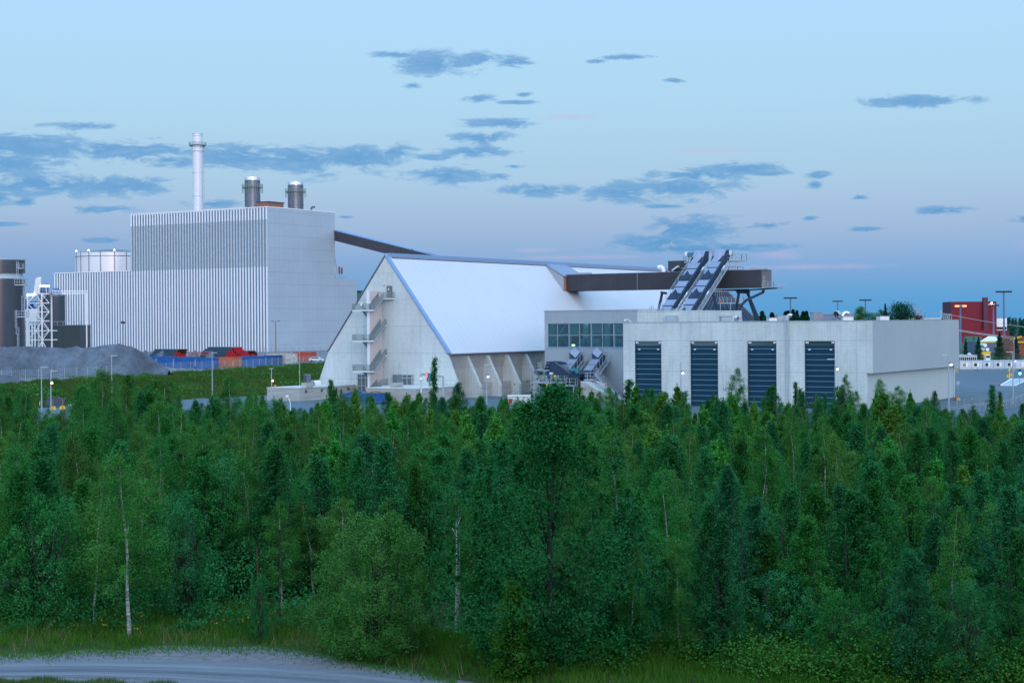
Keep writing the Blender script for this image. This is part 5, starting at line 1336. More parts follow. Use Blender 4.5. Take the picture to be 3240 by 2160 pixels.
# blue equipment between silo and tower
r = thing("filter_unit", "bright blue and white filter unit between the big silo and the lattice tower", "plant unit", (pix(95, 990, 600).x, 600, 3), 0)
A, B = pix(79, 977, 600), pix(115, 977, 600); zb = pix(90, 1015, 600).z; zt_ = pix(90, 946, 600).z
mb = MB(); mb.box(A.x, B.x, 600, 604, zb, A.z); mb.build("white_box", m_whitep, r)
mb = MB()
for k in range(5): x = A.x + (B.x - A.x) * k / 6; mb.box(x, x + .8, 600.5, 601.3, A.z, zt_ - k * .7); mb.beam((x, 600, A.z + k * .4), (x + 2, 600, zt_ - 1), .4)
mb.build("blue_pipes", m_cont, r)
mb = MB()
for k in range(4): x = A.x + (B.x - A.x) * (k + .2) / 4; mb.beam((x, 601, 3), (x, 601, zb), .5)
mb.build("leg", m_whitep, r)
# truss bridge from the tower to the right
r = thing("pipe_bridge", "thin horizontal white truss bridge reaching right from the lattice tower across the stripes", "bridge", (pix(190, 922, Yt + 20).x, Yt + 20, 3), 0)
A, B = pix(165, 920, Yt + 20), pix(276, 920, Yt + 20); zlo = pix(200, 929, Yt + 20).z
mb = MB(); mb.beam(A, B, .26); mb.beam((A.x, A.y, zlo), (B.x, B.y, zlo), .26); n = 22
for k in range(n): 
    xa, xb = A.x + (B.x - A.x) * k / n, A.x + (B.x - A.x) * (k + 1) / n
    mb.beam((xa, A.y, zlo if k % 2 else A.z), (xb, A.y, A.z if k % 2 else zlo), .16)
mb.build("truss", m_whitep, r)
mb = MB(); mb.beam((B.x - .3, B.y, zlo), (B.x - .3, B.y, 3), .4); mb.build("leg", m_whitep, r)

# ---------------------------------------------------------------- spoil heap
def heap(name, label, spine, Yc, zb, m, slope=.62, rough=.5, seed=1, cat="gravel heap", front=None):
    """spine: photo points of the crest"""
    pts = [pix(x, y, Yc) for x, y in spine]; xs_ = np.array([p.x for p in pts]); hs = np.array([p.z - zb for p in pts])
    rs = np.random.RandomState(seed); x0, x1 = xs_[0], xs_[-1]; nx, ny = max(24, int((x1 - x0) / .55)), 60
    W = hs.max() / slope * 1.35
    X = np.linspace(x0, x1, nx); D = np.linspace(-W, W, ny); H = np.interp(X, xs_, hs)
    ph = rs.rand(12) * 6.28
    v = []
    for i, x in enumerate(X):
        for j, dd in enumerate(D):
            k = (0.55 * math.sin(x * .31 + ph[0]) + .35 * math.sin(x * .83 + ph[1] + dd * .2) + .2 * math.sin(x * 1.9 + ph[2]) + .25 * math.sin(dd * .7 + x * .5 + ph[3]))
            gul = 1 + .10 * math.sin(x * .9 + ph[4]) * min(1, abs(dd) / 4)
            h = H[i] - abs(dd + k * .8 * rough) * slope * gul
            h += rough * .16 * k + rough * .10 * (rs.rand() - .5)
            h = min(h, H[i])
            v.append((x, Yc + dd, zb + max(h, -2.2)))
    f = [(i * ny + j, (i + 1) * ny + j, (i + 1) * ny + j + 1, i * ny + j + 1) for i in range(nx - 1) for j in range(ny - 1)]
    me = bpy.data.meshes.new(name); me.from_pydata([(a - (x0 + x1) / 2, b_ - Yc, c - zb) for a, b_, c in v], [], f); me.materials.append(m)
    me.polygons.foreach_set("use_smooth", [True] * len(f))
    o = bpy.data.objects.new(name, me); COL.objects.link(o); o.location = ((x0 + x1) / 2, Yc, zb); tag(o, label, cat); return o
m_heap = mat("crushed_stone", (0.100, 0.122, 0.150), .95, var=.42, vscale=.22, bump=1.0, bscale=1.6, stretch=(1, 1, .5))
heap("gravel_heap", "long grey heap of crushed stone in front of the silos", [(-260, 1105), (-60, 1100), (0, 1095), (15, 1094), (60, 1096), (100, 1095), (160, 1096), (200, 1098), (235, 1092), (260, 1097), (300, 1098), (330, 1092), (375, 1085), (400, 1091), (420, 1096), (440, 1106), (465, 1120), (490, 1138), (515, 1155), (535, 1168)], 350, 3.0, m_heap, .72, 1.7, 2)
heap("gravel_mound", "dark low mound at the foot of the heap, by the left edge", [(-120, 1205), (-40, 1192), (0, 1185), (30, 1186), (60, 1196), (90, 1212)], 303, 2.8, mat("dark_gravel", (.085, .10, .12), .95, var=.3, vscale=.5, bump=.6, bscale=3), .6, .6, 5)
for i, (x0, xm, x1, yt) in enumerate(((450, 461, 468, 1108), (490, 513, 521, 1108), (592, 618, 628, 1107), (650, 668, 680, 1110))):
    heap("gravel_cone", ["small grey stone cone behind the first blue container", "grey stone cone in front of the left pipe stack", "grey stone cone behind the red ladder frame", "grey stone cone at the right end of the red ladder frame"][i], [(x0, 1126), (xm - 5, yt + 3), (xm, yt), (xm + 4, yt + 1), (x1, 1126)], 432 + i, 3.0, m_heap, .8, .3, 7 + i)
# ---------------------------------------------------------------- containers
def container(label, px, py, m, group=None, rz=-TH, z=3.0, L=6.06, H=2.75, name="shipping_container", marks=1, opentop=False):
    P = gpix(px, py, z); r = thing(name, label, "container", P, rz, group)
    X = Matrix.Rotation(rz, 3, 'Z') @ Vector((1, 0, 0)); Yv = Matrix.Rotation(rz, 3, 'Z') @ Vector((0, 1, 0))
    def bx(mb, x0, x1, y0, y1, z0, z1): mb.hexa([P + X * a + Yv * b + UP * c for a, b, c in ((x0, y0, z0), (x1, y0, z0), (x1, y1, z0), (x0, y1, z0), (x0, y0, z1), (x1, y0, z1), (x1, y1, z1), (x0, y1, z1))])
    mb = MB(); bx(mb, .03, L - .03, .04, 2.4, .12, H - (.5 if opentop else .1)); mb.build("body", m, r)
    mb = MB()
    for k in range(int(L / .32)): bx(mb, .15 + k * .32, .30 + k * .32, 0, .04, .2, H - .18)
    for k in range(6): bx(mb, L - .03, L + .01, .25 + k * .34, .4 + k * .34, .2, H - .18)
    mb.build("corrugation", m, r)
    mb = MB()
    for x in (0, L - .12):
        for y in (0, 2.32): bx(mb, x - .005, x + .125, y - .005, y + .125, 0, H)
    bx(mb, 0, L, -.01, .1, H - .12, H + .01); bx(mb, 0, L, 2.34, 2.44, H - .12, H + .01); bx(mb, 0, L, -.01, .1, 0, .16); bx(mb, L - .1, L + .02, 0, 2.4, H - .12, H + .01)
    mb.build("frame", m, r)
    if marks:
        mb = MB()
        for k in range(8): bx(mb, .5, .66, -.02, -.003, .6 + k * .22, .6 + k * .22 + (.16 if k % 3 else .1))
        mb.build("white_marking", m_whitep, r)
    return r
g = "shipping containers lined up behind the grassy bank"
container("blue container half buried by the slope of the stone heap", 430, 1159, m_cont, g, marks=0)
container("blue container with white marking, just right of the stone heap", 489, 1161, m_cont, g)
container("blue container with white marking, left of the wide dark gap", 543, 1164, m_cont, g)
container("blue container with white marking, touching the orange one", 612, 1167, m_cont, g)
container("faded orange container between the blue ones", 678, 1165, m_conto, g, marks=0, L=6.9)
container("long blue container with white marking, right of the orange one", 757, 1160, m_cont, g, L=9.3)
container("dark blue stained container at the right end of the blue row", 836, 1157, mat("container_dark_blue", (0.012, 0.07, 0.20), .5, var=.3, vscale=1), g, marks=0, L=4.2)
container("white rust-streaked container behind the blue ones", 842, 1149, m_contw, g, marks=0, L=6.0)
container("white container with heavy rust streaks left of the red one", 902, 1149.5, m_contw, g, marks=0, L=2.4)
container("bright red container with a white label at the right end of the row", 927, 1143.5, m_contr, g, L=6.8, marks=1)
# red ladder frame on the containers
P = pix(598, 1125, 413); Q_ = pix(669, 1122, 413); r = thing("ladder_frame", "red lattice frame lying on top of the blue containers", "steel frame", P, 0)
mb = MB(); mb.beam(P, Q_, .12); mb.beam(pix(598, 1115, 413), pix(669, 1111, 413), .12)
mb.build("chords", mat("faded_red", (.42, .09, .07), .5), r)
mb = MB()
for k in range(10): x = 598 + 71 * k / 9; mb.beam(pix(x, 1115 - 4 * k / 9, 413), pix(x + (2 if k % 2 else 0), 1125 - 3 * k / 9, 413), .1)
mb.build("rungs", MATS["faded_red"], r)
# site car behind the red container
P = pix(1000, 1133.5, 470); P.z = 3.0
r = thing("parked_car", "small white car partly hidden right of the red container", "car", P, 0)
mb = MB(); mb.prism([P + Vector(p) for p in ((-2.1, 0, .4), (2.1, 0, .4), (2.1, 0, .85), (1.2, 0, .95), (.6, 0, 1.45), (-1.2, 0, 1.45), (-1.9, 0, .95), (-2.1, 0, .9))], (0, 1.7, 0)); mb.build("body", m_whitep, r)
mb = MB(); mb.prism([P + Vector(p) for p in ((1.0, -.01, .97), (.52, -.01, 1.38), (-1.15, -.01, 1.38), (-1.6, -.01, .97))], (0, 1.72, 0)); mb.build("window", m_glass, r)
for x in (-1.3, 1.3):
    mb = MB(); mb.tube([P + Vector((x, -.02, .33)), P + Vector((x, .2, .33))], .33, 16); mb.build("wheel", m_black, r)

# ---------------------------------------------------------------- stacks of pipes
pd = Vector((-.70, .714, 0)); pw = Vector((.714, .70, 0)); PL, PR = 12.0, .245
pr_ = thing("insulated_pipe", "", "pipe", (0, 0, 0), 0)
mb = MB(); mb.tube([(0, 0, 0), tuple(pd * PL)], PR, 10); mb.build("pipe_body", m_pipe, pr_, smoothed=True)
mb = MB(); mb.tube([tuple(-pd * .25), tuple(pd * .02)], PR * .82, 10); mb.build("red_cap", m_cap, pr_)
mb = MB(); mb.tube([tuple(-pd * .1), tuple(pd * .12)], PR * 1.03, 10, cap=False); mb.build("rust_ring", m_rust, pr_)
register(pr_)
pro = thing("insulated_pipe", "", "pipe", (0, 0, 0), 0)
mb = MB(); mb.tube([(0, 0, 0), tuple(pd * PL)], PR, 10, cap=False); mb.build("pipe_body", m_pipe, pro, smoothed=True)
mb = MB(); mb.tube([tuple(-pd * .2), tuple(pd * .2)], PR * 1.03, 10, cap=False); mb.tube([tuple(pd * .3), tuple(pd * .35)], PR * .9, 10); mb.build("rust_ring", m_rust, pro)
register(pro)
ORD = ['first', 'second', 'third', 'fourth', 'fifth', 'sixth', 'seventh', 'eighth', 'ninth', 'tenth', 'eleventh', 'twelfth', 'thirteenth', 'fourteenth', 'fifteenth', 'sixteenth', 'seventeenth']
def pstack(px, yb, Y, rows, z0, label, group, openf=None):
    base = pix(px, yb, Y); base.z = z0 + PR
    for j, (off, n) in enumerate(rows):
        for i in range(n):
            p = base + pw * ((off + i) * PR * 2.02) + UP * (j * PR * 1.76)
            op = openf and openf(j, i, n)
            dup(pro if op else pr_, p, 0, "%s pipe, %s row of the %s pipe stack, %s from its left" % ("rusty open" if op else "red-capped", ("bottom", "second", "third", "fourth", "fifth", "sixth", "top")[j], label, ORD[i]), group)
pstack(538, 1123, 446, [(0, 11), (.5, 10), (1, 10), (2.5, 8), (4, 7), (5, 6), (5.5, 6)], 4.2, "left", "pipes in the left stack behind the containers", lambda j, i, n: j >= 4 and i > 2 or j > 4)
pstack(712, 1123, 440, [(0, 17), (.5, 16), (1, 15), (1.5, 14), (2.5, 11), (4, 8), (5.5, 6)], 4.75, "tall middle", "pipes in the tall stack behind the orange container", lambda j, i, n: (i * 7 + j * 3) % 11 == 0)
pstack(775, 1122, 452, [(0, 9), (.5, 8), (1, 8), (1.5, 7), (2.5, 5)], 4.4, "low right", "pipes in the low stack behind the long blue container", lambda j, i, n: j >= 3 or (i + j) % 4 == 0)
for px, Y, zt in ((538, 446, 4.19), (712, 440, 4.74), (775, 452, 4.39)):
    b_ = pix(px, 1123, Y); mb = MB(); q = b_ - pw * .4 - pd * .4; q.z = 2.9; mb.prism([q, q + pw * (9.0 if px == 712 else 6.2), q + pw * (9.0 if px == 712 else 6.2) + pd * 12.6, q + pd * 12.6], UP * (zt - 2.9)); o_ = mb.build("storage_platform", m_yardg); o_["kind"] = "structure"
for o in (pr_, pro):
    for c in KIDS[o.name]: bpy.data.objects.remove(c)
    bpy.data.objects.remove(o)

# ---------------------------------------------------------------- lamp posts
def post(label, px, ytop, Y, kind="side", lit=None, z0=None, ylit=None, dirx=1, group="street lamps around the yard", arm=1.0, cat="lamp post"):
    P = pix(px, ytop, Y); z0 = gz(P.x, Y) if z0 is None else z0
    r = thing("lamp_post", label, cat, (P.x, Y, z0), 0, group)
    mb = MB(); mb.tube([(P.x, Y, z0 - .3), (P.x, Y, P.z)], [.11, .065], 10); mb.build("pole", m_galv, r, smoothed=True)
    mb = MB(); c = P + Vector((dirx * arm * .45, 0, 0))
    mb.hexa([c + Vector(p) for p in ((-.55 * arm, -.16, -.05), (.55 * arm, -.12, -.02), (.55 * arm, .12, -.02), (-.55 * arm, .16, -.05), (-.55 * arm, -.14, .08), (.55 * arm, -.08, .05), (.55 * arm, .08, .05), (-.55 * arm, .14, .08))]); mb.build("lamp_head", m_galv if kind != "dark" else m_stk, r)
    if ylit:
        q = pix(px, ylit, Y); sx = .28 * (dirx if kind != "down" else 0)
        mb = MB(); mb.beam((P.x, Y, q.z + .4), (P.x - sx * 0 + .22, Y - .2, q.z + .15), .06); mb.tube([(P.x + .22, Y - .2, q.z + .32), (P.x + .25, Y - .3, q.z + .02)], [.10, .14], 8); f = mb.build("floodlight", m_stk, r)
        mb = MB(); mb.tube([(P.x + .25, Y - .31, q.z + .08), (P.x + .26, Y - .36, q.z - .1)], [.13, .16], 10); mb.build("glowing_bulb", lit or m_lit, f)
    return r
post("tall bare lamp post on the far left, left of the lit one", 131, 1162, 232)
post("lamp post on the far left with a glowing floodlight, behind the yellow barrier", 160.5, 1174, 238, ylit=1211)
post("lamp post standing in front of the stone heap", 353, 1125, 268)
post("thin lamp post in front of the orange container", 671, 1116, 312)
post("lamp post with short double head and glowing floodlight, left end of the concrete box", 859, 1166, 292, ylit=1204, arm=.7, dirx=0)
post("lamp post in front of the red container", 947.5, 1108, 325)
post("lamp post with a small lit floodlight, in front of the buttresses", 1539, 1156, 268, ylit=1191, lit=m_litw, arm=.7, dirx=0)
post("lamp post with lit floodlight left of the plate reading 52", 2154, 1146, 232, ylit=1180, lit=m_litw, dirx=-1)
post("lamp post with lit floodlight beside the rightmost blue door", 2642, 1136, 228, ylit=1167, lit=m_litw, dirx=-1, arm=1.1)
post("lamp post with lit floodlight in front of the cream side wall", 3001, 1123, 226, ylit=1153, lit=m_litw, dirx=-1)
post("lamp post at the far right, nearer and shorter one", 3204, 1113, 262, ylit=None, dirx=-1)
post("lamp post at the far right with a lit head, taller and farther", 3208, 1074, 425, ylit=1142, lit=m_litw, dirx=-1, z0=0)
post("thin dark lamp post in front of the silver end wall", 921, 1086, 600, z0=3)
P = pix(872, 1015, 600); r = thing("wooden_lamp_post", "brown wooden pole with a two-armed lamp, in front of the silver end wall", "lamp post", (P.x, 600, 3), 0)
mb = MB(); mb.tube([(P.x, 600, 2.5), (P.x, 600, P.z)], [.24, .17], 8); mb.build("pole", m_wood, r)
mb = MB()
for s in (-1, 1): mb.beam((P.x, 600, P.z - 1), (P.x + s * 1.0, 600, P.z), .1); mb.tube([(P.x + s * .9, 600, P.z + .1), (P.x + s * 1.5, 600, P.z - .1)], .22, 8)
mb.build("lamp_arm", m_stk, r)
P = pix(391, 1022, 640); r = thing("wooden_lamp_post", "thin pole with a small dark lamp standing before the white stripes", "lamp post", (P.x, 640, 3), 0)
mb = MB(); mb.tube([(P.x, 640, 2.5), (P.x, 640, P.z)], [.22, .15], 8); mb.build("pole", m_galv, r)
mb = MB(); mb.tube([(P.x - .9, 640, P.z + .3), (P.x + .4, 640, P.z + .2)], .45, 8); mb.build("lamp_head", m_black, r)
# globe lamp among the young pines
P0 = pix(921, 1330, 226); P1 = pix(908.5, 1254.5, 226); zg = gz(P0.x, 226)
r = thing("globe_camera_post", "white curved post with a round head in front of the left concrete box", "post", (P0.x, 226, zg), 0)
mb = MB(); mb.tube([(P0.x, 226, zg), pix(918, 1272, 226), pix(914, 1262, 226), pix(909, 1257, 226)], .06, 8); mb.build("pole", m_whitep, r)
mb = MB(); q = P1; mb.tube([q - UP * .16, q - UP * .05, q + UP * .1, q + UP * .2], [.10, .22, .22, .08], 12); mb.build("globe", m_whitep, r, smoothed=True)
P0 = pix(1333, 1276, 262); r = thing("globe_camera_post", "slim white post with a round camera head left of the signal gantry", "post", (P0.x, 262, 0), 0)
mb = MB(); mb.tube([(P0.x, 262, 0), pix(1332, 1205, 262)], .07, 8); mb.build("pole", m_whitep, r)
mb = MB(); q = pix(1332, 1200, 262); mb.tube([q - UP * .3, q - UP * .1, q + UP * .15, q + UP * .4], [.10, .26, .22, .05], 12); mb.build("globe", m_whitep, r, smoothed=True)
# signal gantry
Yg2 = 268; r = thing("signal_gantry", "grey steel gate frame with a red traffic light above the tunnel mouth", "gantry", (pix(1366, 1270, Yg2).x, Yg2, 0), 0)
for px, y in ((1332, 1182), (1402, 1190)):
    q = pix(px, y, Yg2 + (0 if px < 1350 else 3)); mb = MB(); mb.beam((q.x, q.y, 0), q, .3); mb.build("post", m_galv, r)
mb = MB(); mb.beam(pix(1332, 1183.5, Yg2), pix(1403, 1191, Yg2 + 3), .28, .3); mb.build("beam", m_galv, r)
mb = MB(); q = pix(1350, 1185.5, Yg2); mb.box(q.x - .16, q.x + .16, Yg2 - .5, Yg2 - .2, q.z - .5, q.z + .42); tl = mb.build("traffic_light", m_black, r)
mb = MB(); mb.box(q.x - .10, q.x + .10, Yg2 - .56, Yg2 - .503, q.z - .42, q.z + .34); mb.build("red_light", m_litr, tl)
mb = MB(); q = pix(1360, 1190, Yg2); mb.box(q.x - .5, q.x + .6, Yg2 - .4, Yg2 - .2, q.z - .9, q.z + .5); mb.build("sign_panel", m_teal, r)
# warm lamp glow on the gable foot
P = S(aB - 3.0, GB - 2.0, 1.0); q = thing("bulkhead_lamp", "warm lit lamp low in the tunnel mouth right of the gantry", "lamp", P, -TH)
mb = MB(); mb.tube([P, P + UP * .25], .12, 8); mb.build("glowing_bulb", m_lit, q); mb = MB(); mb.beam(P, P - UP * 1.0, .08); mb.build("stand", m_galv, q)
for loc, e, c in ((S(aB - 2.4, GB - 1.0, 1.4), 420, (1, .55, .22)), (pix(1338, 1240, 276), 70, (1, .5, .2))):
    ld = bpy.data.lights.new("lamp_light", 'POINT'); ld.energy = e; ld.color = c; ld.shadow_soft_size = .15; lo = bpy.data.objects.new("lamp_light", ld); COL.objects.link(lo); lo.location = loc
# blue skip with chips
P = gpix(1178, 1277); r = thing("blue_skip", "open blue skip heaped with wood chips in front of the concrete box", "skip", P, -math.radians(8))
a0, a1 = gpix(1122, 1275).x - P.x, gpix(1237, 1275).x - P.x; k = P.y / F
mb = MB(); z1 = 1.75; L0, L1 = -1.9, 2.95
mb.hexa([P + Vector(p) for p in ((L0 + .3, 0, .25), (L1 - .5, 0, .25), (L1 - .5, 2.3, .25), (L0 + .3, 2.3, .25), (L0, -.1, z1), (L1, -.1, z1), (L1, 2.4, z1), (L0, 2.4, z1))]); mb.build("body", m_cont, r)
mb = MB(); 
for i in range(9): x = L0 + .3 + i * .5; mb.beam(P + Vector((x, -.06, .3)), P + Vector((x, -.14, z1)), .08)
mb.beam(P + Vector((L0, -.14, z1)), P + Vector((L1, -.14, z1)), .14); mb.beam(P + Vector((L1, -.1, z1)), P + Vector((L1, 2.4, z1)), .14); mb.build("rim", m_cont, r)
rs = random.Random(3); mb = MB()
for i in range(260):
    x, y = rs.uniform(L0 + .1, L1 - .1), rs.uniform(0, 2.3); z = z1 + .05 + .25 * math.sin((x - L0) / (L1 - L0) * 3.1) * (1 - abs(y - 1.15) / 1.3) + rs.uniform(0, .08)
    c = P + Vector((x, y, z)); a = rs.uniform(0, 6.28); u_ = Vector((math.cos(a), math.sin(a), rs.uniform(-.4, .4))) * .14; w_ = Vector((-math.sin(a), math.cos(a), rs.uniform(-.4, .4))) * .08
    mb.poly([c - u_ - w_, c + u_ - w_, c + u_ + w_, c - u_ + w_])
mb.box(P.x + L0 + .1, P.x + L1 - .1, P.y, P.y + 2.3, P.z + 1.3, P.z + z1 + .03)
mb.build("wood_chips", mat("wood_chip", (0.42, 0.27, 0.17), .9, var=.4, vscale=3), r)
P = gpix(1128, 1272); r = thing("blue_skip", "second blue skip with a slanted end, mostly behind the young pines", "skip", P + Vector((-1, 3, 0)), 0)
P = r.location; mb = MB(); mb.prism([P + Vector(p) for p in ((-1.4, 0, .2), (2, 0, .2), (2, 0, 1.6), (1, 0, 1.9), (-1.9, 0, 1.2))], (0, 2.2, 0)); mb.build("body", m_cont, r)
mb = MB(); mb.beam(P + Vector((-1.9, -.05, 1.2)), P + Vector((1, -.05, 1.9)), .14); mb.build("rim", m_cont, r)
# white concrete units near the last buttress
P0, P1 = gpix(1606, 1279), gpix(1680, 1278); r = thing("pale_tank", "low pale box unit with little red doors, at the foot of the buttresses", "tank", P0, 0)
mb = MB(); mb.box(P0.x, P1.x, P0.y, P0.y + 2, 0, 1.35); mb.build("body", m_conc, r)
mb = MB(); mb.box(P0.x, P1.x + .1, P0.y - .1, P0.y + 2.1, 1.35, 1.5); mb.build("lid", m_whitep, r)
mb = MB(); mb.box(P0.x + .2, P0.x + .75, P0.y - .06, P0.y - .003, .1, .95); mb.build("small_door", m_red, r)

# covered pile, yellow barriers, at the lower left
P = gpix(166, 1288); r = thing("covered_pile", "dark blue tarpaulin over a pile at the foot of the bank, far left", "covered pile", P, 0)
mb = MB(); rs = random.Random(5); n = 9; A = [Vector((x * 3.2 / n - 1.2, 0, 0)) for x in range(n + 1)]
top = [1.3, 1.55, 1.6, 1.62, 1.6, 1.66, 1.6, 1.5, 1.55, 1.4]
for i in range(n):
    for j, (y0, y1) in enumerate(((0, .5), (.5, 1.4))):
        z0 = 0 if j == 0 else top[i]; z0b = 0 if j == 0 else top[i + 1]
        mb.poly([P + A[i] + Vector((-.2 + rs.uniform(-.1, .1), y0, z0)), P + A[i + 1] + Vector((0, y0 + rs.uniform(0, .1), z0b)), P + A[i + 1] + Vector((0, y1, top[i + 1] * (1 if j == 0 else .98))), P + A[i] + Vector((0, y1, top[i] * (1 if j == 0 else .98)))])
mb.build("tarpaulin", mat("dark_tarpaulin", (0.012, 0.03, 0.06), .35), r)
mb = MB(); mb.box(P.x - 1, P.x + 1.8, P.y + .6, P.y + 1.6, 0, 1.25); mb.build("load", m_black, r)
def barrier(label, px, py, stick=1.25, w=1.0, h=.55, m=m_yel, z=0, group="yellow barrier blocks with marker posts"):
    P = gpix(px, py, z); r = thing("barrier_block", label, "barrier", P, 0, group)
    mb = MB(); mb.hexa([P + Vector(p) for p in ((-w / 2, -.3, 0), (w / 2, -.3, 0), (w / 2, .3, 0), (-w / 2, .3, 0), (-w * .36, -.15, h), (w * .36, -.15, h), (w * .36, .15, h), (-w * .36, .15, h))]); mb.build("block", m, r)
    mb = MB(); mb.beam(P + Vector((-.05, -.31, .02)), P + Vector((.06, -.17, h)), .12, .02); mb.build("red_stripe", m_red, r)
    if stick:
        for k in range(8):
            mb = MB(); z0 = h + stick * k / 8; mb.tube([P + UP * z0, P + UP * (h + stick * (k + 1) / 8)], .035, 6); mb.build("marker_post", m_red if k % 2 else m_yel, r)
    return r
barrier("yellow barrier block with striped marker stick beside the lit lamp post", 168, 1295.5)
barrier("yellow barrier block half hidden behind birch leaves, right of the lit lamp post", 198, 1294)
barrier("yellow block at the foot of a sign post beside the cream side wall", 3032, 1266, stick=0, w=.6, h=.4)
for i, (px, py, st_) in enumerate(((3189, 1194, 1.5), (3196, 1191, 0), (3200, 1188.5, 1.3))):
    barrier(["yellow block with a striped stick, leftmost of the three by the weighbridge", "yellow block between two others by the weighbridge", "yellow block with a stick, rightmost of the three by the weighbridge"][i], px, py, stick=st_, w=.7, h=.6)
P = gpix(126.5, 1288); r = thing("marker_post", "short white marker post on the far left yard edge", "post", P, 0); mb = MB(); mb.box(P.x - .05, P.x + .05, P.y - .05, P.y + .05, 0, 1.0); mb.build("stake", m_whitep, r); mb = MB(); mb.box(P.x - .06, P.x + .06, P.y - .06, P.y + .06, .8, .9); mb.build("band", m_stk, r)
P = gpix(489, 1256, .2); P.z = gz(P.x, P.y); r = thing("small_sign", "little grey sign on a post at the foot of the bank", "sign", P, 0); mb = MB(); mb.beam(P, P + UP * 1.9, .08); mb.build("post", m_galv, r); mb = MB(); mb.box(P.x - .45, P.x + .45, P.y - .06, P.y - .02, P.z + 1.3, P.z + 1.9); mb.build("panel", m_galv, r)
for i, (x0, x1, y) in enumerate(((215, 242, 1283.5), (410, 428, 1267), (480, 500, 1264))):
    P0, P1 = gpix(x0, y, .05), gpix(x1, y, .05); r = thing("white_board", ["long white plank lying by the far left barriers", "white plank lying at the foot of the bank, left of the small sign", "white rubbish bags below the small grey sign"][i], "board", P0, 0)
    mb = MB(); mb.box(P0.x, P1.x, P0.y, P0.y + .8, .02, .25 if i < 2 else .5); mb.build("plank", m_whitep, r)
    mb = MB(); mb.box(P0.x + .2, P1.x - .4, P0.y + .2, P0.y + .6, .253 if i < 2 else .503, .33 if i < 2 else .62); mb.build("upper_plank", m_galv, r)
P = pix(870.5, 1219.5, 300); r = thing("orange_marker", "small orange marker board on the bank above the left concrete box", "marker board", P, 0); mb = MB(); mb.box(P.x - .25, P.x + .25, P.y, P.y + .05, P.z - .12, P.z + .12); mb.build("panel", mat("orange_paint", (.75, .25, .02), .5), r); mb = MB(); mb.beam((P.x, P.y + .08, gz(P.x, P.y)), P, .05); mb.build("post", m_galv, r)

# ---------------------------------------------------------------- fences
def fence(name, label, path, n, h, wires=9, pw_=.10, m=m_galv, zoff=0.0, wm=None, wr=.03):
    path = [Vector(p) for p in path]; L = [0]
    for a, b in zip(path, path[1:]): L.append(L[-1] + (b - a).length)
    def at(t):
        d = t * L[-1]
        for i in range(len(path) - 1):
            if d <= L[i + 1] + 1e-6: return path[i] + (path[i + 1] - path[i]) * ((d - L[i]) / (L[i + 1] - L[i]))
        return path[-1]
    p0 = at(0); r = thing(name, label, "fence", p0, 0)
    P = []
    for k in range(n + 1):
        q = at(k / n); q.z = gz(q.x, q.y) + zoff; P.append(q)
        mb = MB(); mb.beam(q - UP * .2, q + UP * h, pw_); mb.build("fence_post", m, r)
    mb = MB()
    for a, b in zip(P, P[1:]):
        for k in range(wires): z = h * (k + .6) / wires; mb.beam(a + UP * z, b + UP * z, wr)
        L_ = (b - a).length; nn = int(L_ / .5)
        for k in range(1, nn): q = a + (b - a) * k / nn; mb.beam(q + UP * .1, q + UP * h * .97, wr * .7)
    mb.build("wire_mesh", wm or m, r)
    return r
fence("wire_fence", "long thin wire fence along the top of the grassy bank", [gpix(x, y, 3) for x, y in ((-60, 1217), (36, 1210), (250, 1199), (437, 1187), (582, 1177), (727, 1171), (890, 1160), (1035, 1151))], 40, 2.4)
fence("rear_fence", "dark wire fence in front of the boiler house, right of the pipe stacks", [gpix(x, y, 3) for x, y in ((770, 1128), (1035, 1125))], 12, 3.0, wires=6, m=m_stk)
fence("wire_fence", "wire fence at the right edge between the trees and the yard", [gpix(x, y, 0) for x, y in ((2930, 1332), (3020, 1320), (3095, 1306), (3157, 1297), (3213, 1290), (3300, 1276))], 14, 2.4, m=m_rail)
fence("railing_fence", "low wire fence in front of the white site cabins", [gpix(x, y, 0) for x, y in ((3030, 1170.5), (3260, 1170))], 10, .9, wires=4, m=m_galv)
# guard rail
pts = [gpix(x, y, 0) for x, y in ((2985, 1313), (3028, 1306), (3085, 1298), (3150, 1290), (3200, 1281), (3230, 1268), (3260, 1252), (3290, 1240))]
r = thing("guard_rail", "pale two-bar pipe rail curving along the yard edge at the right", "guard rail", pts[0], 0)
mb = MB()
for P, Q_ in zip(pts, pts[1:]): mb.beam(P + UP * .95, Q_ + UP * .95, .09); mb.beam(P + UP * .7, Q_ + UP * .7, .07)
mb.build("rail", m_galv, r)
for k in range(len(pts) - 1):
    for t in (0, .5):
        q = pts[k] + (pts[k + 1] - pts[k]) * t; mb = MB(); mb.beam(q, q + UP * .95, .08); mb.build("post", m_galv, r)

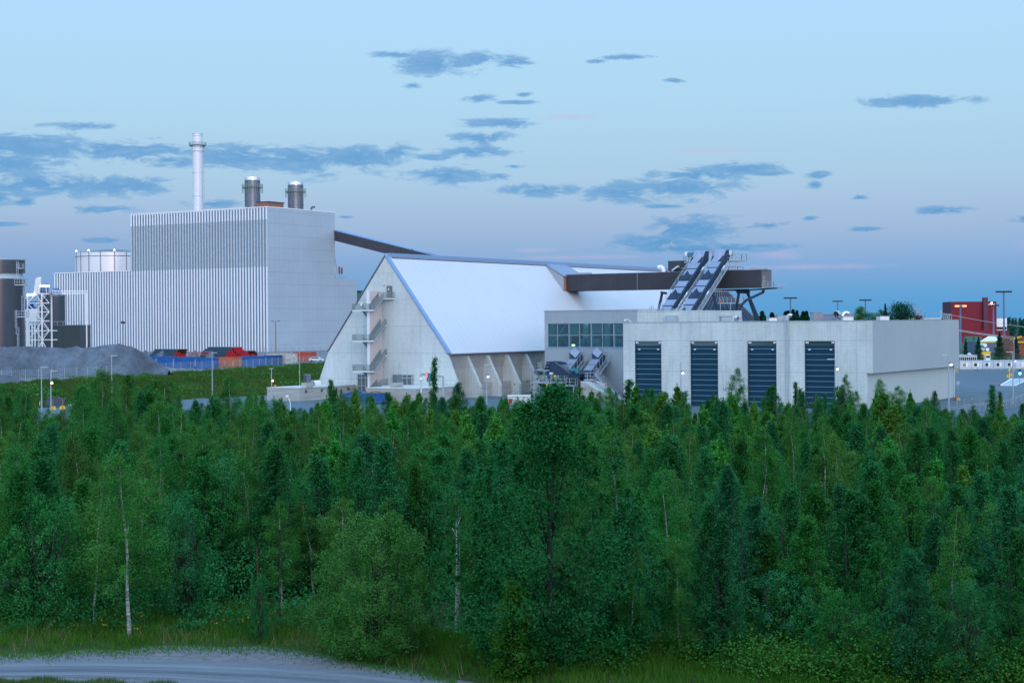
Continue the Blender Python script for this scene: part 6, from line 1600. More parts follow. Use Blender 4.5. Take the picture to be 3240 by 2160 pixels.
# ---------------------------------------------------------------- the yard at the right: cabins, marker posts, weighbridge
P = gpix(3022.5, 1182); r = thing("yellow_gate", "yellow steel gate leaf sticking out behind the cream wall", "gate", P, 0)
mb = MB()
for x in (0, .28, .56): mb.box(P.x + x * 1.0, P.x + x + .1, P.y, P.y + .1, 0, 1.75)
for z in (.05, .85, 1.65): mb.box(P.x, P.x + .7, P.y - .01, P.y + .11, z, z + .12)
mb.build("leaf", m_yel, r); mb = MB(); mb.box(P.x + .1, P.x + .55, P.y - .05, P.y, .15, .45); mb.build("plate", m_cont, r)
g = "red plastic marker posts standing on the yard"
for i, (px, py, h) in enumerate(((3018.5, 1266, .9), (3024, 1265, .95), (3093, 1173, 1.0), (3161, 1219.5, .85))):
    P = gpix(px, py); r = thing("marker_bollard", ["red marker post touching the corner of the cream wall, left one of the pair", "red marker post at the corner of the cream wall, right one of the pair", "red marker post in front of the site cabins", "red marker post at the near corner of the weighbridge"][i], "bollard", P, 0, g)
    mb = MB(); mb.tube([P, P + UP * h], [.07, .055], 8); mb.build("tube", m_red, r); mb = MB(); mb.tube([P + UP * h * .6, P + UP * h * .75], .075, 8); mb.build("band", m_yel, r); mb = MB(); mb.tube([P, P + UP * .06], .22, 10); mb.build("foot", m_black, r)
P = gpix(3031.5, 1262); r = thing("round_sign", "round grey sign seen from behind, on a thin post by the cream wall", "sign", P, 0)
mb = MB(); zt = pix(3031.5, 1211, P.y).z; mb.tube([P, (P.x, P.y, zt)], .03, 6); mb.build("post", m_galv, r); mb = MB(); mb.tube([(P.x, P.y - .04, zt), (P.x, P.y - .06, zt)], .32, 24); mb.build("disc", m_galv, r)
W = [gpix(x, y, 0) for x, y in ((3166, 1220.5), (3216, 1220.5), (3262, 1199), (3200, 1199.5))]
r = thing("weighbridge", "pale flat weighbridge deck laid on the yard near the green light", "weighbridge", W[0], 0)
mb = MB(); mb.prism([w + UP * .02 for w in W], UP * .16); mb.build("deck", m_whitep, r)
mb = MB()
for (a, b, c, d_) in ((0, 1, 2, 3),):
    for t0 in (.12, .40, .66):
        p_ = [W[0].lerp(W[1], t0), W[0].lerp(W[1], t0 + .2), W[3].lerp(W[2], t0 + .2), W[3].lerp(W[2], t0)]; mb.prism([w + UP * .185 for w in p_], UP * .01)
mb.build("deck_panels", m_galv, r)
mb = MB(); mb.beam(W[0] + UP * .2, W[3] + UP * .2, .15, .12); mb.beam(W[1] + UP * .2, W[2] + UP * .2, .15, .12); mb.build("kerb", m_whitep, r)
P = gpix(3226.5, 1217); r = thing("traffic_light", "post with a shining green light beside the weighbridge", "traffic light", P, 0)
zt = pix(3226.5, 1181, P.y).z; mb = MB(); mb.tube([P, (P.x, P.y, zt + .9)], .06, 8); mb.build("post", mat("blue_post", (.05, .35, .55), .4), r)
mb = MB(); mb.box(P.x - .18, P.x + .18, P.y - .1, P.y + .15, zt - .3, zt + .85); mb.build("housing", m_black, r)
mb = MB(); mb.tube([(P.x, P.y - .1, zt), (P.x, P.y - .24, zt)], .25, 14); mb.build("green_lens", m_litg, r)
P = gpix(3194, 1199); r = thing("card_reader", "thin post with a green and white reader box by the yellow blocks", "reader post", P, 0)
zt = pix(3194, 1169, P.y).z; mb = MB(); mb.tube([P, (P.x, P.y, zt)], .04, 6); mb.build("post", m_whitep, r); mb = MB(); mb.box(P.x - .2, P.x + .2, P.y - .1, P.y + .1, zt - .3, zt + .35); mb.build("box", mat("lime_box", (.35, .55, .1), .5), r)
P = pix(3199, 1178, 400); r = thing("red_pennant", "slanted red flag board near the weighbridge", "marker", (P.x, 400, 0), 0); mb = MB(); mb.beam((P.x, 400, 0), (P.x - .1, 400, P.z), .05); mb.build("pole", m_galv, r); mb = MB(); mb.prism([P + Vector((-.1, 0, -.1)), P + Vector((.1, 0, -.1)), P + Vector((0, 0, .9)), P + Vector((-.18, 0, .85))], (0, .05, 0)); mb.build("board", m_red, r)
# site cabins
m_cab = mat("cabin_white", (0.55, 0.59, 0.60), .5, var=.05)
m_cab2 = mat("cabin_grey", (0.42, 0.49, 0.55), .5, var=.05)
m_win = mat("dark_window", (0.02, 0.03, 0.035), .5, spec=.2)
Ycb = 447; k = Ycb / F
for i in range(-1, 7):
    x0 = pix(3037.5 + 35.4 * i, 1166, Ycb).x; x1 = x0 + 35.4 * k
    lab = {-1: "white site cabin hidden behind the cream wall corner", 0: "white site cabin with an ochre window, first one right of the cream wall", 1: "white site cabin with dark window, second from the cream wall", 2: "grey site cabin with dark window, third from the cream wall", 3: "grey site cabin behind the red marker area, fourth from the cream wall", 4: "grey site cabin fifth from the cream wall, left of the lamp posts", 5: "white site cabin with a pale window right of the two lamp posts", 6: "white site cabin cut by the right edge"}[i]
    if i < 0: continue
    r = thing("site_cabin", lab, "cabin", ((x0 + x1) / 2, Ycb, 0), 0, "row of flat-roofed site cabins")
    h = 2.25
    mb = MB(); mb.box(x0 + .04, x1 - .04, Ycb, Ycb + 6, .1, h); mb.build("wall", m_cab if i in (0, 1, 5, 6) else m_cab2, r)
    mb = MB(); mb.box(x0, x1 - .01, Ycb - .06, Ycb + 6.05, h, h + .14); mb.build("roof", m_cab2, r)
    c = x0 + (x1 - x0) * .42
    mb = MB(); mb.box(c - .6, c + .85, Ycb - .05, Ycb - .003, .75, 1.85); w_ = mb.build("window", m_whitep, r)
    mb = MB(); mb.box(c - .48, c + .3, Ycb - .08, Ycb - .053, .88, 1.72); mb.build("pane", m_win if i in (1, 2, 3, 4) else (mat("ochre_pane", (.30, .20, .09), .4) if i == 0 else m_cab2), w_)
    mb = MB(); mb.box(c - .4, c + .4, Ycb - .02, Ycb - .003, 1.98, 2.06); mb.build("red_lettering", mat("faded_pink_print", (.5, .12, .16), .5) if i == 0 else MATS["faded_pink_print"], r)
P0, P1 = pix(3000, 1126, 470), pix(3091, 1126, 470)
r = thing("upper_cabins", "two-storey row of white cabins with narrow dark windows behind the first cabins", "cabin", (P1.x, 470, 0), 0)
mb = MB(); mb.box(P0.x, P1.x, 470, 482, 0, P0.z); mb.build("wall", m_cab, r); mb = MB(); mb.box(P0.x - .1, P1.x + .1, 469.9, 482.1, P0.z, P0.z + .2); mb.build("roof", m_cab2, r)
for i in range(9):
    x = P0.x + 3 + (P1.x - P0.x - 3) * i / 9; mb = MB(); mb.box(x, x + .4, 469.93, 469.997, P0.z - 1.5, P0.z - .4); mb.build("window", m_win, r)
def truckish(label, cat, px0, px1, y0, y1, Y, body, cabm, name):
    A, B = pix(px0, y1, Y), pix(px1, y0, Y); zb = A.z; r = thing(name, label, cat, (A.x, Y, zb), 0)
    return A, B, r
A, B = pix(3062, 1128, 500), pix(3075, 1116, 500)
r = thing("white_van", "white van between the two dark pines behind the cabins", "van", ((A.x + B.x) / 2, 500, 0), 0)
mb = MB(); mb.prism([(A.x, 500, A.z - .5), (B.x, 500, A.z - .5), (B.x, 500, A.z + .45), (B.x - .5, 500, B.z), (A.x + .6, 500, B.z), (A.x, 500, A.z + .5)], (0, 2, 0)); mb.build("body", m_whitep, r)
mb = MB(); mb.box(B.x - .6, B.x + .01, 499.98, 502.02, A.z + .1, A.z + .5); mb.build("window", m_win, r)
mb = MB(); mb.box(A.x + .3, B.x - .3, 500.1, 501.9, 0, A.z - .5); mb.build("wheel", m_black, r)
A, B = pix(3109, 1130, 520), pix(3136, 1112, 520)
r = thing("tipper_truck", "truck with an ochre-yellow body behind the site cabins", "truck", ((A.x + B.x) / 2, 520, 0), 0)
mb = MB(); mb.prism([(A.x, 520, A.z), (B.x - .6, 520, A.z + .3), (B.x, 520, B.z), (A.x, 520, B.z)], (0, 2.4, 0)); mb.build("body", m_yel, r)
A2, B2 = pix(3117, 1139, 518), pix(3132, 1122, 518)
mb = MB(); mb.box(A2.x, B2.x, 517.5, 519.5, 0.5, B2.z); mb.build("cab", m_whitep, r)
mb = MB(); mb.box(A2.x + .15, B2.x - .15, 517.4, 517.48, B2.z - .9, B2.z - .3); mb.build("windscreen", m_win, r)
for x in (A2.x + .2, B2.x - .4): mb = MB(); mb.box(x, x + .3, 517.6, 521, 0, .7); mb.build("wheel", m_black, r)
# green containers, low warehouse, brown hall
for i, (x0, x1) in enumerate(((3054, 3080), (3083, 3106))):
    A, B = pix(x0, 1084, 700), pix(x1, 1064, 700); r = thing("green_container", ["green container stacked by the red building, left one", "green container stacked by the red building, right one"][i], "container", (A.x, 700, 0), 0)
    mb = MB(); mb.box(A.x, B.x, 700, 702.5, A.z, B.z); mb.build("body", m_cgreen, r); mb = MB()
    for k in range(9): x = A.x + (B.x - A.x) * k / 9; mb.box(x, x + .15, 699.93, 699.997, A.z + .1, B.z - .1)
    mb.build("corrugation", m_cgreen, r); mb = MB(); mb.box(A.x, B.x, 700.1, 702.4, 0, A.z - .01); mb.build("plinth", m_stk, r)
Yw = 640; m_wblue = mat("slate_blue_wall", (.09, .13, .20), .6)
A = [pix(x, y, Yw) for x, y in ((3100, 1080), (3150, 1064), (3163, 1064), (3208, 1073), (3150, 1079))]
r = thing("warehouse", "low slate-blue warehouse with a pale pitched roof behind the pines", "warehouse", (A[4].x, Yw, 0), 0)
mb = MB(); mb.box(A[0].x, A[4].x, Yw, Yw + 20, 0, A[0].z); mb.build("front_wall", m_wblue, r); mb = MB(); mb.prism([(A[4].x, Yw, 0), (A[3].x + 3, Yw + 20, 0), (A[3].x + 3, Yw + 20, A[0].z), (A[4].x, Yw, A[0].z)], (-.3, .3, 0)); mb.build("side_wall", m_cab, r)
mb = MB(); mb.poly([A[0] - UP * .0, A[4], A[2] + Vector((0, 10, 0)), A[1] + Vector((0, 10, 0))]); mb.poly([A[4], A[3] + Vector((3, 20, 0)), A[2] + Vector((0, 10, 0))]); mb.build("roof", m_whitep, r)
mb = MB(); mb.beam(A[0] - UP * .3, A[4] - UP * .3, .3, .5); mb.beam(A[4] - UP * .3, A[3] + Vector((3, 20, -.3)), .3, .5); mb.build("eaves_trim", m_yel, r)
A = [pix(x, y, 600) for x, y in ((3196, 1105), (3206, 1072), (3232, 1064), (3300, 1070), (3300, 1140))]
r = thing("brown_hall", "brown shed with yellow trim at the far right edge", "warehouse", (A[2].x, 600, 0), 0)
mb = MB(); mb.prism([(A[0].x, 600, 0), A[0], A[1], A[2], A[3], (A[4].x, 600, 0)], (0, 18, 0)); mb.build("wall", mat("brown_wall", (.20, .065, .04), .7), r)
mb = MB(); mb.beam(A[1] + Vector((0, -.3, 0)), A[2] + Vector((0, -.3, 0)), .5); mb.beam(pix(3205, 1082, 599.5), pix(3300, 1084, 599.5), .5); mb.build("trim", m_yel, r)
for i, (x, y, m) in enumerate(((3117.5, 1092, m_whitep), (3124.5, 1105, m_whitep), (3112, 1104, m_cab2))):
    P = pix(x, y, 560); r = thing("road_tank", ["upper white round-ended tank container behind the pines", "lower white round-ended tank container behind the pines", "grey-blue round-ended tank container behind the pines"][i], "tank", P, 0)
    mb = MB(); mb.tube([P, P + Vector((0, 5, 0))], .62 * 1.0, 16); mb.build("shell", m, r, smoothed=True)
    mb = MB(); mb.box(P.x - .8, P.x + .8, P.y - .05, P.y + 5, P.z - .85, P.z - .68); mb.box(P.x - .8, P.x + .8, P.y + .1, P.y + 5, 0, P.z - .85); mb.build("frame", m_rust, r)

# ---------------------------------------------------------------- red factory with the lit name
Yr = 1000
def rb(mb, x0, x1, yt, Y, d, zb=-2): A, B = pix(x0, yt, Y), pix(x1, yt, Y); mb.box(A.x, B.x, Y, Y + d, zb, A.z)
r = thing("red_factory", "tall dark red factory with white lit letters near its top right corner", "factory", (pix(3080, 1060, Yr).x, Yr, 0), 0)
mb = MB(); rb(mb, 3011, 3153, 954.5, Yr, 20.5); mb.build("wall", m_brick, r)
mb = MB(); A = pix(3011, 954.5, Yr); mb.box(A.x - .25, A.x - .01, Yr, Yr + 20.5, -2, A.z); mb.build("side_wall", m_brickd, r)
mb = MB(); rb(mb, 3112, 3126, 955, Yr - 2.5, 2.4); rb(mb, 3113, 3126, 941, Yr - 2.2, 4, 20); mb.build("stair_shaft", m_brickd, r)
mb = MB(); rb(mb, 3011, 3191, 1046, Yr - 6, 5.9); mb.build("low_wing", m_brick, r)
mb = MB(); A, B = pix(3153, 1007, Yr + 1), pix(3186, 1046, Yr + 1); mb.box(A.x + .02, B.x, Yr + 1, Yr + 20, B.z, A.z); wb = mb.build("white_block", m_whitep, r)
A, B = pix(3154, 1034, Yr + .9), pix(3185, 1042, Yr + .9); mb = MB(); mb.box(A.x, B.x, Yr + .85, Yr + .98, B.z, A.z); mb.build("window_band", m_win, wb)
z = pix(3137, 965, Yr).z; x = pix(3135, 965, Yr).x
text_obj("lit_letters", "PAULIG", 1.5, m_sign, r, (x, Yr - .4, z), 0, .1)
mb = MB(); z = pix(3137, 959, Yr).z; mb.prism([(x - .6, Yr - .4, z - .6), (x + 1, Yr - .4, z - .6), (x + .9, Yr - .4, z + .8), (x + .3, Yr - .4, z + .6), (x - .5, Yr - .4, z)], (0, .2, 0)); mb.build("lit_emblem", m_sign, r)

# area light masts
def mast(label, px, ytop, hw, Y, lit=False, zb=0):
    P = pix(px, ytop, Y); r = thing("light_mast", label, "light mast", (P.x, Y, zb), 0, "tall T-shaped light masts on the horizon")
    W_ = hw / F * Y
    mb = MB(); mb.tube([(P.x, Y, zb), (P.x, Y, P.z)], [.55, .35], 8); mb.build("pole", mat("mast_steel", (.10, .16, .26), .5) if "mast_steel" not in MATS else MATS["mast_steel"], r)
    mb = MB(); mb.box(P.x - W_, P.x + W_, Y - .5, Y + .5, P.z - .15, P.z + .2)
    for k in range(7): x = P.x - W_ + 2 * W_ * (k + .5) / 7; mb.box(x - .45, x + .45, Y - .8, Y + .8, P.z + .2, P.z + .6)
    mb.build("lamp_rack", m_black if not lit else m_stk, r)
    if lit:
        mb = MB(); mb.box(P.x - W_, P.x - .8, Y - .9, Y - .5, P.z - .45, P.z + .3); mb.box(P.x + .8, P.x + W_, Y - .9, Y - .5, P.z - .45, P.z + .3); mb.build("glowing_lamps", m_lito, r)
mast("T-shaped light mast right of the dark cone, over the spruces", 2501, 944, 21, 900)
mast("smaller T-shaped light mast above the long dark roof box", 2650, 954, 16, 1100)
mast("T-shaped light mast rising behind the round birch", 2738, 950.5, 19, 950)
mast("light mast with glowing orange lamps in front of the red factory", 3038.5, 968, 18, 800, True)
mast("unlit light mast in front of the lit letters", 3143, 967.5, 17, 850)
mast("tallest T-shaped light mast, far right", 3176, 924.5, 25, 760)
# lattice power pylon, pole, low buildings on the horizon
Yp = 1300; P = pix(2902, 973, Yp); r = thing("power_pylon", "small dark lattice power pylon on the horizon", "pylon", (P.x, Yp, 3), 0)
mb = MB(); zb = pix(2902, 1020, Yp).z
for s in (-1, 1): mb.beam((P.x + s * 2.4, Yp, zb), (P.x + s * .5, Yp, P.z), .35)
for k in range(8):
    t0, t1 = k / 8, (k + 1) / 8; w0, w1 = 2.4 - 1.9 * t0, 2.4 - 1.9 * t1; z0, z1 = zb + (P.z - zb) * t0, zb + (P.z - zb) * t1; s = 1 if k % 2 else -1; mb.beam((P.x - s * w0, Yp, z0), (P.x + s * w1, Yp, z1), .25)
mb.build("lattice_body", m_stk, r)
mb = MB()
for yy, w in ((974, 4.2), (990, 3.4)): z = pix(2902, yy, Yp).z; mb.beam((P.x - w, Yp, z), (P.x + w, Yp, z), .4)
mb.build("cross_arm", m_stk, r)
P = pix(2977, 982, 1000); r = thing("utility_pole", "thin pole with a crossbar just left of the red factory", "utility pole", (P.x, 1000, 0), 0)
mb = MB(); mb.beam((P.x, 1000, 0), P, .4); mb.build("pole", m_galv, r); mb = MB(); mb.beam(P + Vector((-1, 0, -1)), P + Vector((.6, 0, -1)), .25); mb.build("crossbar", m_galv, r)
def slab(label, x0, x1, yt, Y, m, cat="building", d=6, roofm=None, name="distant_building"):
    A, B = pix(x0, yt, Y), pix(x1, yt, Y); r = thing(name, label, cat, ((A.x + B.x) / 2, Y, 0), 0)
    mb = MB(); mb.box(A.x, B.x, Y, Y + d, -3, A.z); mb.build("wall", m, r); mb = MB(); mb.box(A.x - .3, B.x + .3, Y - .3, Y + d, A.z, A.z + .35); mb.build("roof", roofm or m_stk, r)
slab("low dark red building on the horizon beside the pylon", 2857, 2917, 998.5, 1200, m_brick)
slab("long low beige building in front of the pylon", 2873, 2975, 1009, 900, mat("beige_wall", (.45, .38, .34), .7), roofm=m_whitep)
slab("low grey-blue roof behind the ducts on the truck hall", 2698, 2728, 1006, 700, m_cab2, roofm=m_lid)
slab("long flat dark roof on the horizon behind the ducts", 2590, 2700, 997, 850, m_stk)
for lab, (x0, y0), (x1, y1) in (("sagging power line left of the pylon", (2400, 1000), (2902, 975)), ("power line from the pylon to the factory", (2902, 975), (2978, 993)), ("lower power line across the red factory", (2978, 990), (3260, 1036)), ("thick cable bundle crossing below the red factory", (3034, 1047), (3260, 1072))):
    Y = 780 if y0 > 985 and x0 > 2970 else 1290; n = 14; pts = []
    for k in range(n + 1):
        t = k / n; y = y0 + (y1 - y0) * t + 6 * math.sin(math.pi * t) * (1 if x0 < 2800 else .6); pts.append(pix(x0 + (x1 - x0) * t, y, Y))
    mb = MB(); mb.tube(pts, .10 if "thick" not in lab else .16, 5)
    if "thick" in lab: mb.tube([p + UP * .5 for p in pts], .12, 5)
    o = mb.build("power_line", m_galv, origin=pts[0]); tag(o, lab, "power line")
# ---------------------------------------------------------------- vegetation
def leaf_mesh(name, C, size, mats, aspect=0.6, up=0.5, axis=None, seed=0, jitter=.5, zc=None, blend=.72):
    """C: N x 3 leaf centres; each leaf is one small quad"""
    rs = np.random.RandomState(seed); N = len(C)
    n = rs.normal(size=(N, 3)); n[:, 2] += up * 2; n /= np.linalg.norm(n, axis=1)[:, None]
    if axis is None: t = rs.normal(size=(N, 3))
    else: t = axis + rs.normal(size=(N, 3)) * .35
    t /= np.linalg.norm(t, axis=1)[:, None] + 1e-9
    t -= n * (t * n).sum(1)[:, None]; t /= np.linalg.norm(t, axis=1)[:, None] + 1e-9
    if axis is not None:
        t = axis + rs.normal(size=(N, 3)) * .3; t /= np.linalg.norm(t, axis=1)[:, None]
        n = rs.normal(size=(N, 3)); n -= t * (n * t).sum(1)[:, None]; n /= np.linalg.norm(n, axis=1)[:, None]
    if zc is not None:
        out = C - np.stack([C[:, 0] * 0, C[:, 1] * 0, np.minimum(C[:, 2] * .8, zc)], 1); out /= np.linalg.norm(out, axis=1)[:, None] + 1e-6; out[:, 2] += .50; out /= np.linalg.norm(out, axis=1)[:, None] + 1e-6
        fl = np.where((n * out).sum(1) < 0, -1.0, 1.0)[:, None]; n = n * fl
        sn = out * blend + n * (1 - blend); sn /= np.linalg.norm(sn, axis=1)[:, None] + 1e-6
    b = np.cross(n, t)
    s = size * (1 - jitter / 2 + jitter * rs.rand(N)) if np.isscalar(size) else size * (1 - jitter / 2 + jitter * rs.rand(N))
    a = t * (s / 2)[:, None]; c = b * (s / 2 * aspect)[:, None]
    Vt = np.empty((N, 4, 3)); Vt[:, 0] = C - a; Vt[:, 1] = C - c - a * .1; Vt[:, 2] = C + a; Vt[:, 3] = C + c - a * .1
    me = bpy.data.meshes.new(name); me.vertices.add(4 * N); me.loops.add(4 * N); me.polygons.add(N)
    me.vertices.foreach_set("co", Vt.ravel()); me.loops.foreach_set("vertex_index", np.arange(4 * N, dtype=np.int32))
    me.polygons.foreach_set("loop_start", np.arange(0, 4 * N, 4, dtype=np.int32)); me.polygons.foreach_set("loop_total", np.full(N, 4, dtype=np.int32))
    for m in (mats if isinstance(mats, (list, tuple)) else [mats]): me.materials.append(m)
    me.update(calc_edges=True)
    if zc is not None: me.normals_split_custom_set(np.repeat(sn, 4, 0).tolist())
    return me


def trunk_mesh(name, paths, m, seg=7):
    mb = MB()
    for pts, rad in paths: mb.tube(pts, rad, seg)
    me = bpy.data.meshes.new(name); me.from_pydata(mb.v, [], mb.f); me.materials.append(m)
    me.polygons.foreach_set("use_smooth", [True] * len(mb.f)); me.update(); return me


PROTO = {}


def make_proto(kind, key, trunks, tm, C, size, lm, aspect=.6, up=.5, axis=None, seed=0, crown="crown"):
    t = trunk_mesh(kind + "_trunk", trunks, tm); c = leaf_mesh(kind + "_crown", C, size, lm, aspect, up, axis, seed, zc=float(C[:, 2].max()) * .45)
    PROTO.setdefault(key, []).append((kind, t, c, crown))


def spread(path_fn, L, n, sig, rs, t0=.25):
    t = t0 + (1 - t0) * rs.rand(n) ** .8
    P = np.array([path_fn(x) for x in t]); return P + rs.normal(size=(n, 3)) * sig


def birch(seed, H=9.5, R=1.75, low=.18, nleaf=16000, weep=.55):
    rs = np.random.RandomState(seed); bend = rs.normal(size=2) * .35
    ax = lambda h: np.array([bend[0] * (h / H) ** 2 + .06 * math.sin(h * 1.3 + seed), bend[1] * (h / H) ** 2, h])
    tr = [([tuple(ax(h)) for h in np.linspace(-.3, H, 14)], [max(.012, .085 * (1 - (max(h, 0) / H)) ** .9 + .008) for h in np.linspace(-.3, H, 14)])]
    pts = []; nb = 62
    for i in range(nb):
        q = (i + rs.rand()) / nb; h = H * (low + (1 - low) * q); prof = math.sin(math.pi * min(1, (1 - q) * .62 + .05)) * (1 - q * .15)
        L = R * prof * (.65 + .55 * rs.rand()) + .12; az = rs.rand() * 6.283; e = .75 + .5 * rs.rand()
        d = np.array([math.cos(az), math.sin(az), 0]); o = ax(h)
        fn = lambda t, o=o, d=d, L=L, e=e: o + d * L * t + np.array([0, 0, L * (e * t - .62 * t * t)])
        n = int(nleaf / nb * (.35 + prof * .9)); p = spread(fn, L, n, .10 + .05 * L, rs, .18)
        k = rs.rand(n) < .55; p[k, 2] -= rs.exponential(weep * .45, k.sum()); pts.append(p)
        if i % 9 == 0 and L > .6: tr.append(([tuple(fn(t)) for t in (0, .35, .7, 1)], [.014, .010, .006, .003]))
    pts.append(ax(H) + rs.normal(size=(90, 3)) * np.array([.07, .07, .35]))
    return tr, np.vstack(pts)


def pine(seed, H=7.0, R=1.25, n_wh=14):
    rs = np.random.RandomState(seed); C = []; A = []; tr = [([(0, 0, -.3), (.03, 0, H * .5), (0, .02, H)], [.09, .055, .012])]
    def shoot(p0, p1, n, r=.085):
        t = rs.rand(n); base = p0 + (p1 - p0) * t[:, None]; d = (p1 - p0) / (np.linalg.norm(p1 - p0) + 1e-9)
        rad = rs.normal(size=(n, 3)); rad -= np.outer(rad @ d, d); rad /= np.linalg.norm(rad, axis=1)[:, None]
        ax = rad * .85 + d * .75; ax /= np.linalg.norm(ax, axis=1)[:, None]; C.append(base + ax * r); A.append(ax)
    for w in range(n_wh):
        q = w / n_wh; h = H * (.10 + .86 * q); Lw = R * (1 - q) ** .75 * (.85 + .3 * rs.rand()) + .10; nb = rs.randint(4, 7); ph = rs.rand() * 6.28
        for k in range(nb):
            az = ph + 6.283 * k / nb + rs.normal() * .2; el = .45 + .5 * q + rs.normal() * .1; L = Lw * (.75 + .45 * rs.rand())
            d = np.array([math.cos(az) * math.cos(el), math.sin(az) * math.cos(el), math.sin(el)]); o = np.array([0, 0, h]); e_ = o + d * L + np.array([0, 0, .18 * L])
            shoot(o + d * L * .25, e_, int(26 + 56 * L)); tr.append(([tuple(o), tuple(o + d * L * .5), tuple(e_)], [.02, .013, .006])) if k % 2 == 0 else None
            shoot(e_, e_ + np.array([d[0] * .05, d[1] * .05, .22 + .1 * rs.rand()]), 22)
            for s in (-1, 1):
                for f in (.45, .7):
                    p = o + (e_ - o) * f; sd = np.array([-d[1] * s, d[0] * s, .35]) * .7 + d * .6
                    shoot(p, p + sd * L * .33, int(12 + 22 * L)); 
                    if L > .5: shoot(p + sd * L * .33, p + sd * L * .33 + np.array([0, 0, .16]), 10)
    shoot(np.array([0, 0, H * .8]), np.array([0, 0, H + .35]), 110, .075)
    return tr, np.vstack(C), np.vstack(A)


def clumpy(seed, H, R, low, nclump, nleaf, sig, stems=4, peak=.55, sharp=1.0, spike=0.0, pw=.8):
    """round or multi-stemmed broadleaf crown made of leafy clumps on curved limbs"""
    rs = np.random.RandomState(seed); tr = []; pts = []; ends = []
    for i in range(nclump):
        q = ((i + rs.rand()) / nclump) ** 1.35; z = H * (low + (1 - low) * q)
        pr = min(1, (1.03 - q) ** pw * 1.45) * min(1, .55 + q * 3) * sharp
        az = rs.rand() * 6.283; r = R * pr * (.15 + .9 * rs.rand() ** .55)
        c = np.array([math.cos(az) * r, math.sin(az) * r, z]); ends.append(c)
        n = nleaf // nclump; s = sig * (.7 + .7 * rs.rand()); p = c + rs.normal(size=(n, 3)) * np.array([s, s, s * .75])
        if spike:
            k = rs.rand(n) < .38; p[k] = c + np.array([math.cos(az), math.sin(az), 0]) * .12 + rs.normal(size=(k.sum(), 3)) * np.array([.07, .07, 0]) + np.array([0, 0, 1]) * (rs.rand(k.sum()) * spike)[:, None]
        pts.append(p)
    nf = nleaf // 7; q = rs.rand(nf); pr = np.minimum(1, (1.03 - q) ** pw * 1.45) * .6; az = rs.rand(nf) * 6.283; rr = R * pr * rs.rand(nf) ** .5
    pts.append(np.stack([np.cos(az) * rr, np.sin(az) * rr, H * (low + (1 - low) * q * .92)], 1))
    for s in range(stems):
        az = 6.283 * s / stems + rs.rand(); k = .16 * R if stems > 1 else 0
        b = Vector((math.cos(az) * k * .5, math.sin(az) * k * .5, -.2)); tp = Vector((math.cos(az) * k * 2.4, math.sin(az) * k * 2.4, H * .82))
        m_ = (b + tp) / 2 + Vector((rs.normal() * .1, rs.normal() * .1, 0)); r0 = .007 * H + .015
        tr.append(([tuple(b), tuple(m_), tuple(tp)], [r0, r0 * .6, .02]))
    for c in ends[::max(1, nclump // 26)]:
        b = Vector((c[0] * .12, c[1] * .12, c[2] * .55)); tr.append(([tuple(b), (c[0] * .6, c[1] * .6, c[2] * .85), tuple(c)], [.03 + .003 * H, .02, .006]))
    return tr, np.vstack(pts)


for s in range(4):
    tr, C = birch(10 + s, 9.5, (1.7, 2.0, 1.45, 1.85)[s], (.16, .22, .12, .3)[s]); make_proto("birch", "birch", tr, m_trunkw, C, .09, lf_birch, .62, .25, None, s)
for s in range(4):
    tr, C, A = pine(30 + s, 7.0, (1.75, 1.45, 1.95, 1.6)[s]); make_proto("pine", "pine", tr, m_trunkp, C, .20, lf_pine, .26, 0, A, s)
for s in range(4):
    tr, C = clumpy(50 + s, 8.0, (1.45, 1.8, 1.3, 1.65)[s], .04, 230, 18000, .16, 2, .28, 1, .38, pw=.9); make_proto("alder", "alder", tr, m_trunk, C, .10, lf_alder, .7, .6, None, s)
for s in range(3):
    tr, C = clumpy(60 + s, 5.5, (1.9, 2.3, 1.7)[s], .03, 110, 13000, .22, 6, .4, 1, .42, pw=.5); make_proto("willow", "willow", tr, m_trunk, C, .105, lf_blue, .42, .5, None, s)
for s in range(2):
    tr, C = clumpy(70 + s, 8.0, .75, .05, 70, 5200, .2, 1, .35); make_proto("aspen", "aspen", tr, m_trunk, C, .15, lf_oak, .85, .3, None, s)
for s in range(2):
    tr, C = clumpy(80 + s, 7.0, 1.6, .06, 70, 7500, .3, 2, .4); make_proto("maple", "maple", tr, m_trunk, C, .19, lf_bright, .9, 1.0, None, s)
tr, C = clumpy(91, 14.4, 6.0, .06, 260, 64000, .42, 1, .42, 1, .4, pw=.8)
tr[0] = ([(0, 0, -.3), (.15, 0, 3), (-.1, .1, 7), (.1, 0, 12.5)], [.27, .2, .14, .04]); make_proto("oak", "oak", tr, m_trunk, C, .15, lf_oak, .7, .6, None, 1)
tr, C = clumpy(93, 7.2, 3.4, .0, 330, 52000, .27, 7, .38, 1, .5, pw=.5); make_proto("goat_willow", "bigwillow", tr, m_trunk, C, .115, lf_gw, .5, .6, None, 3)
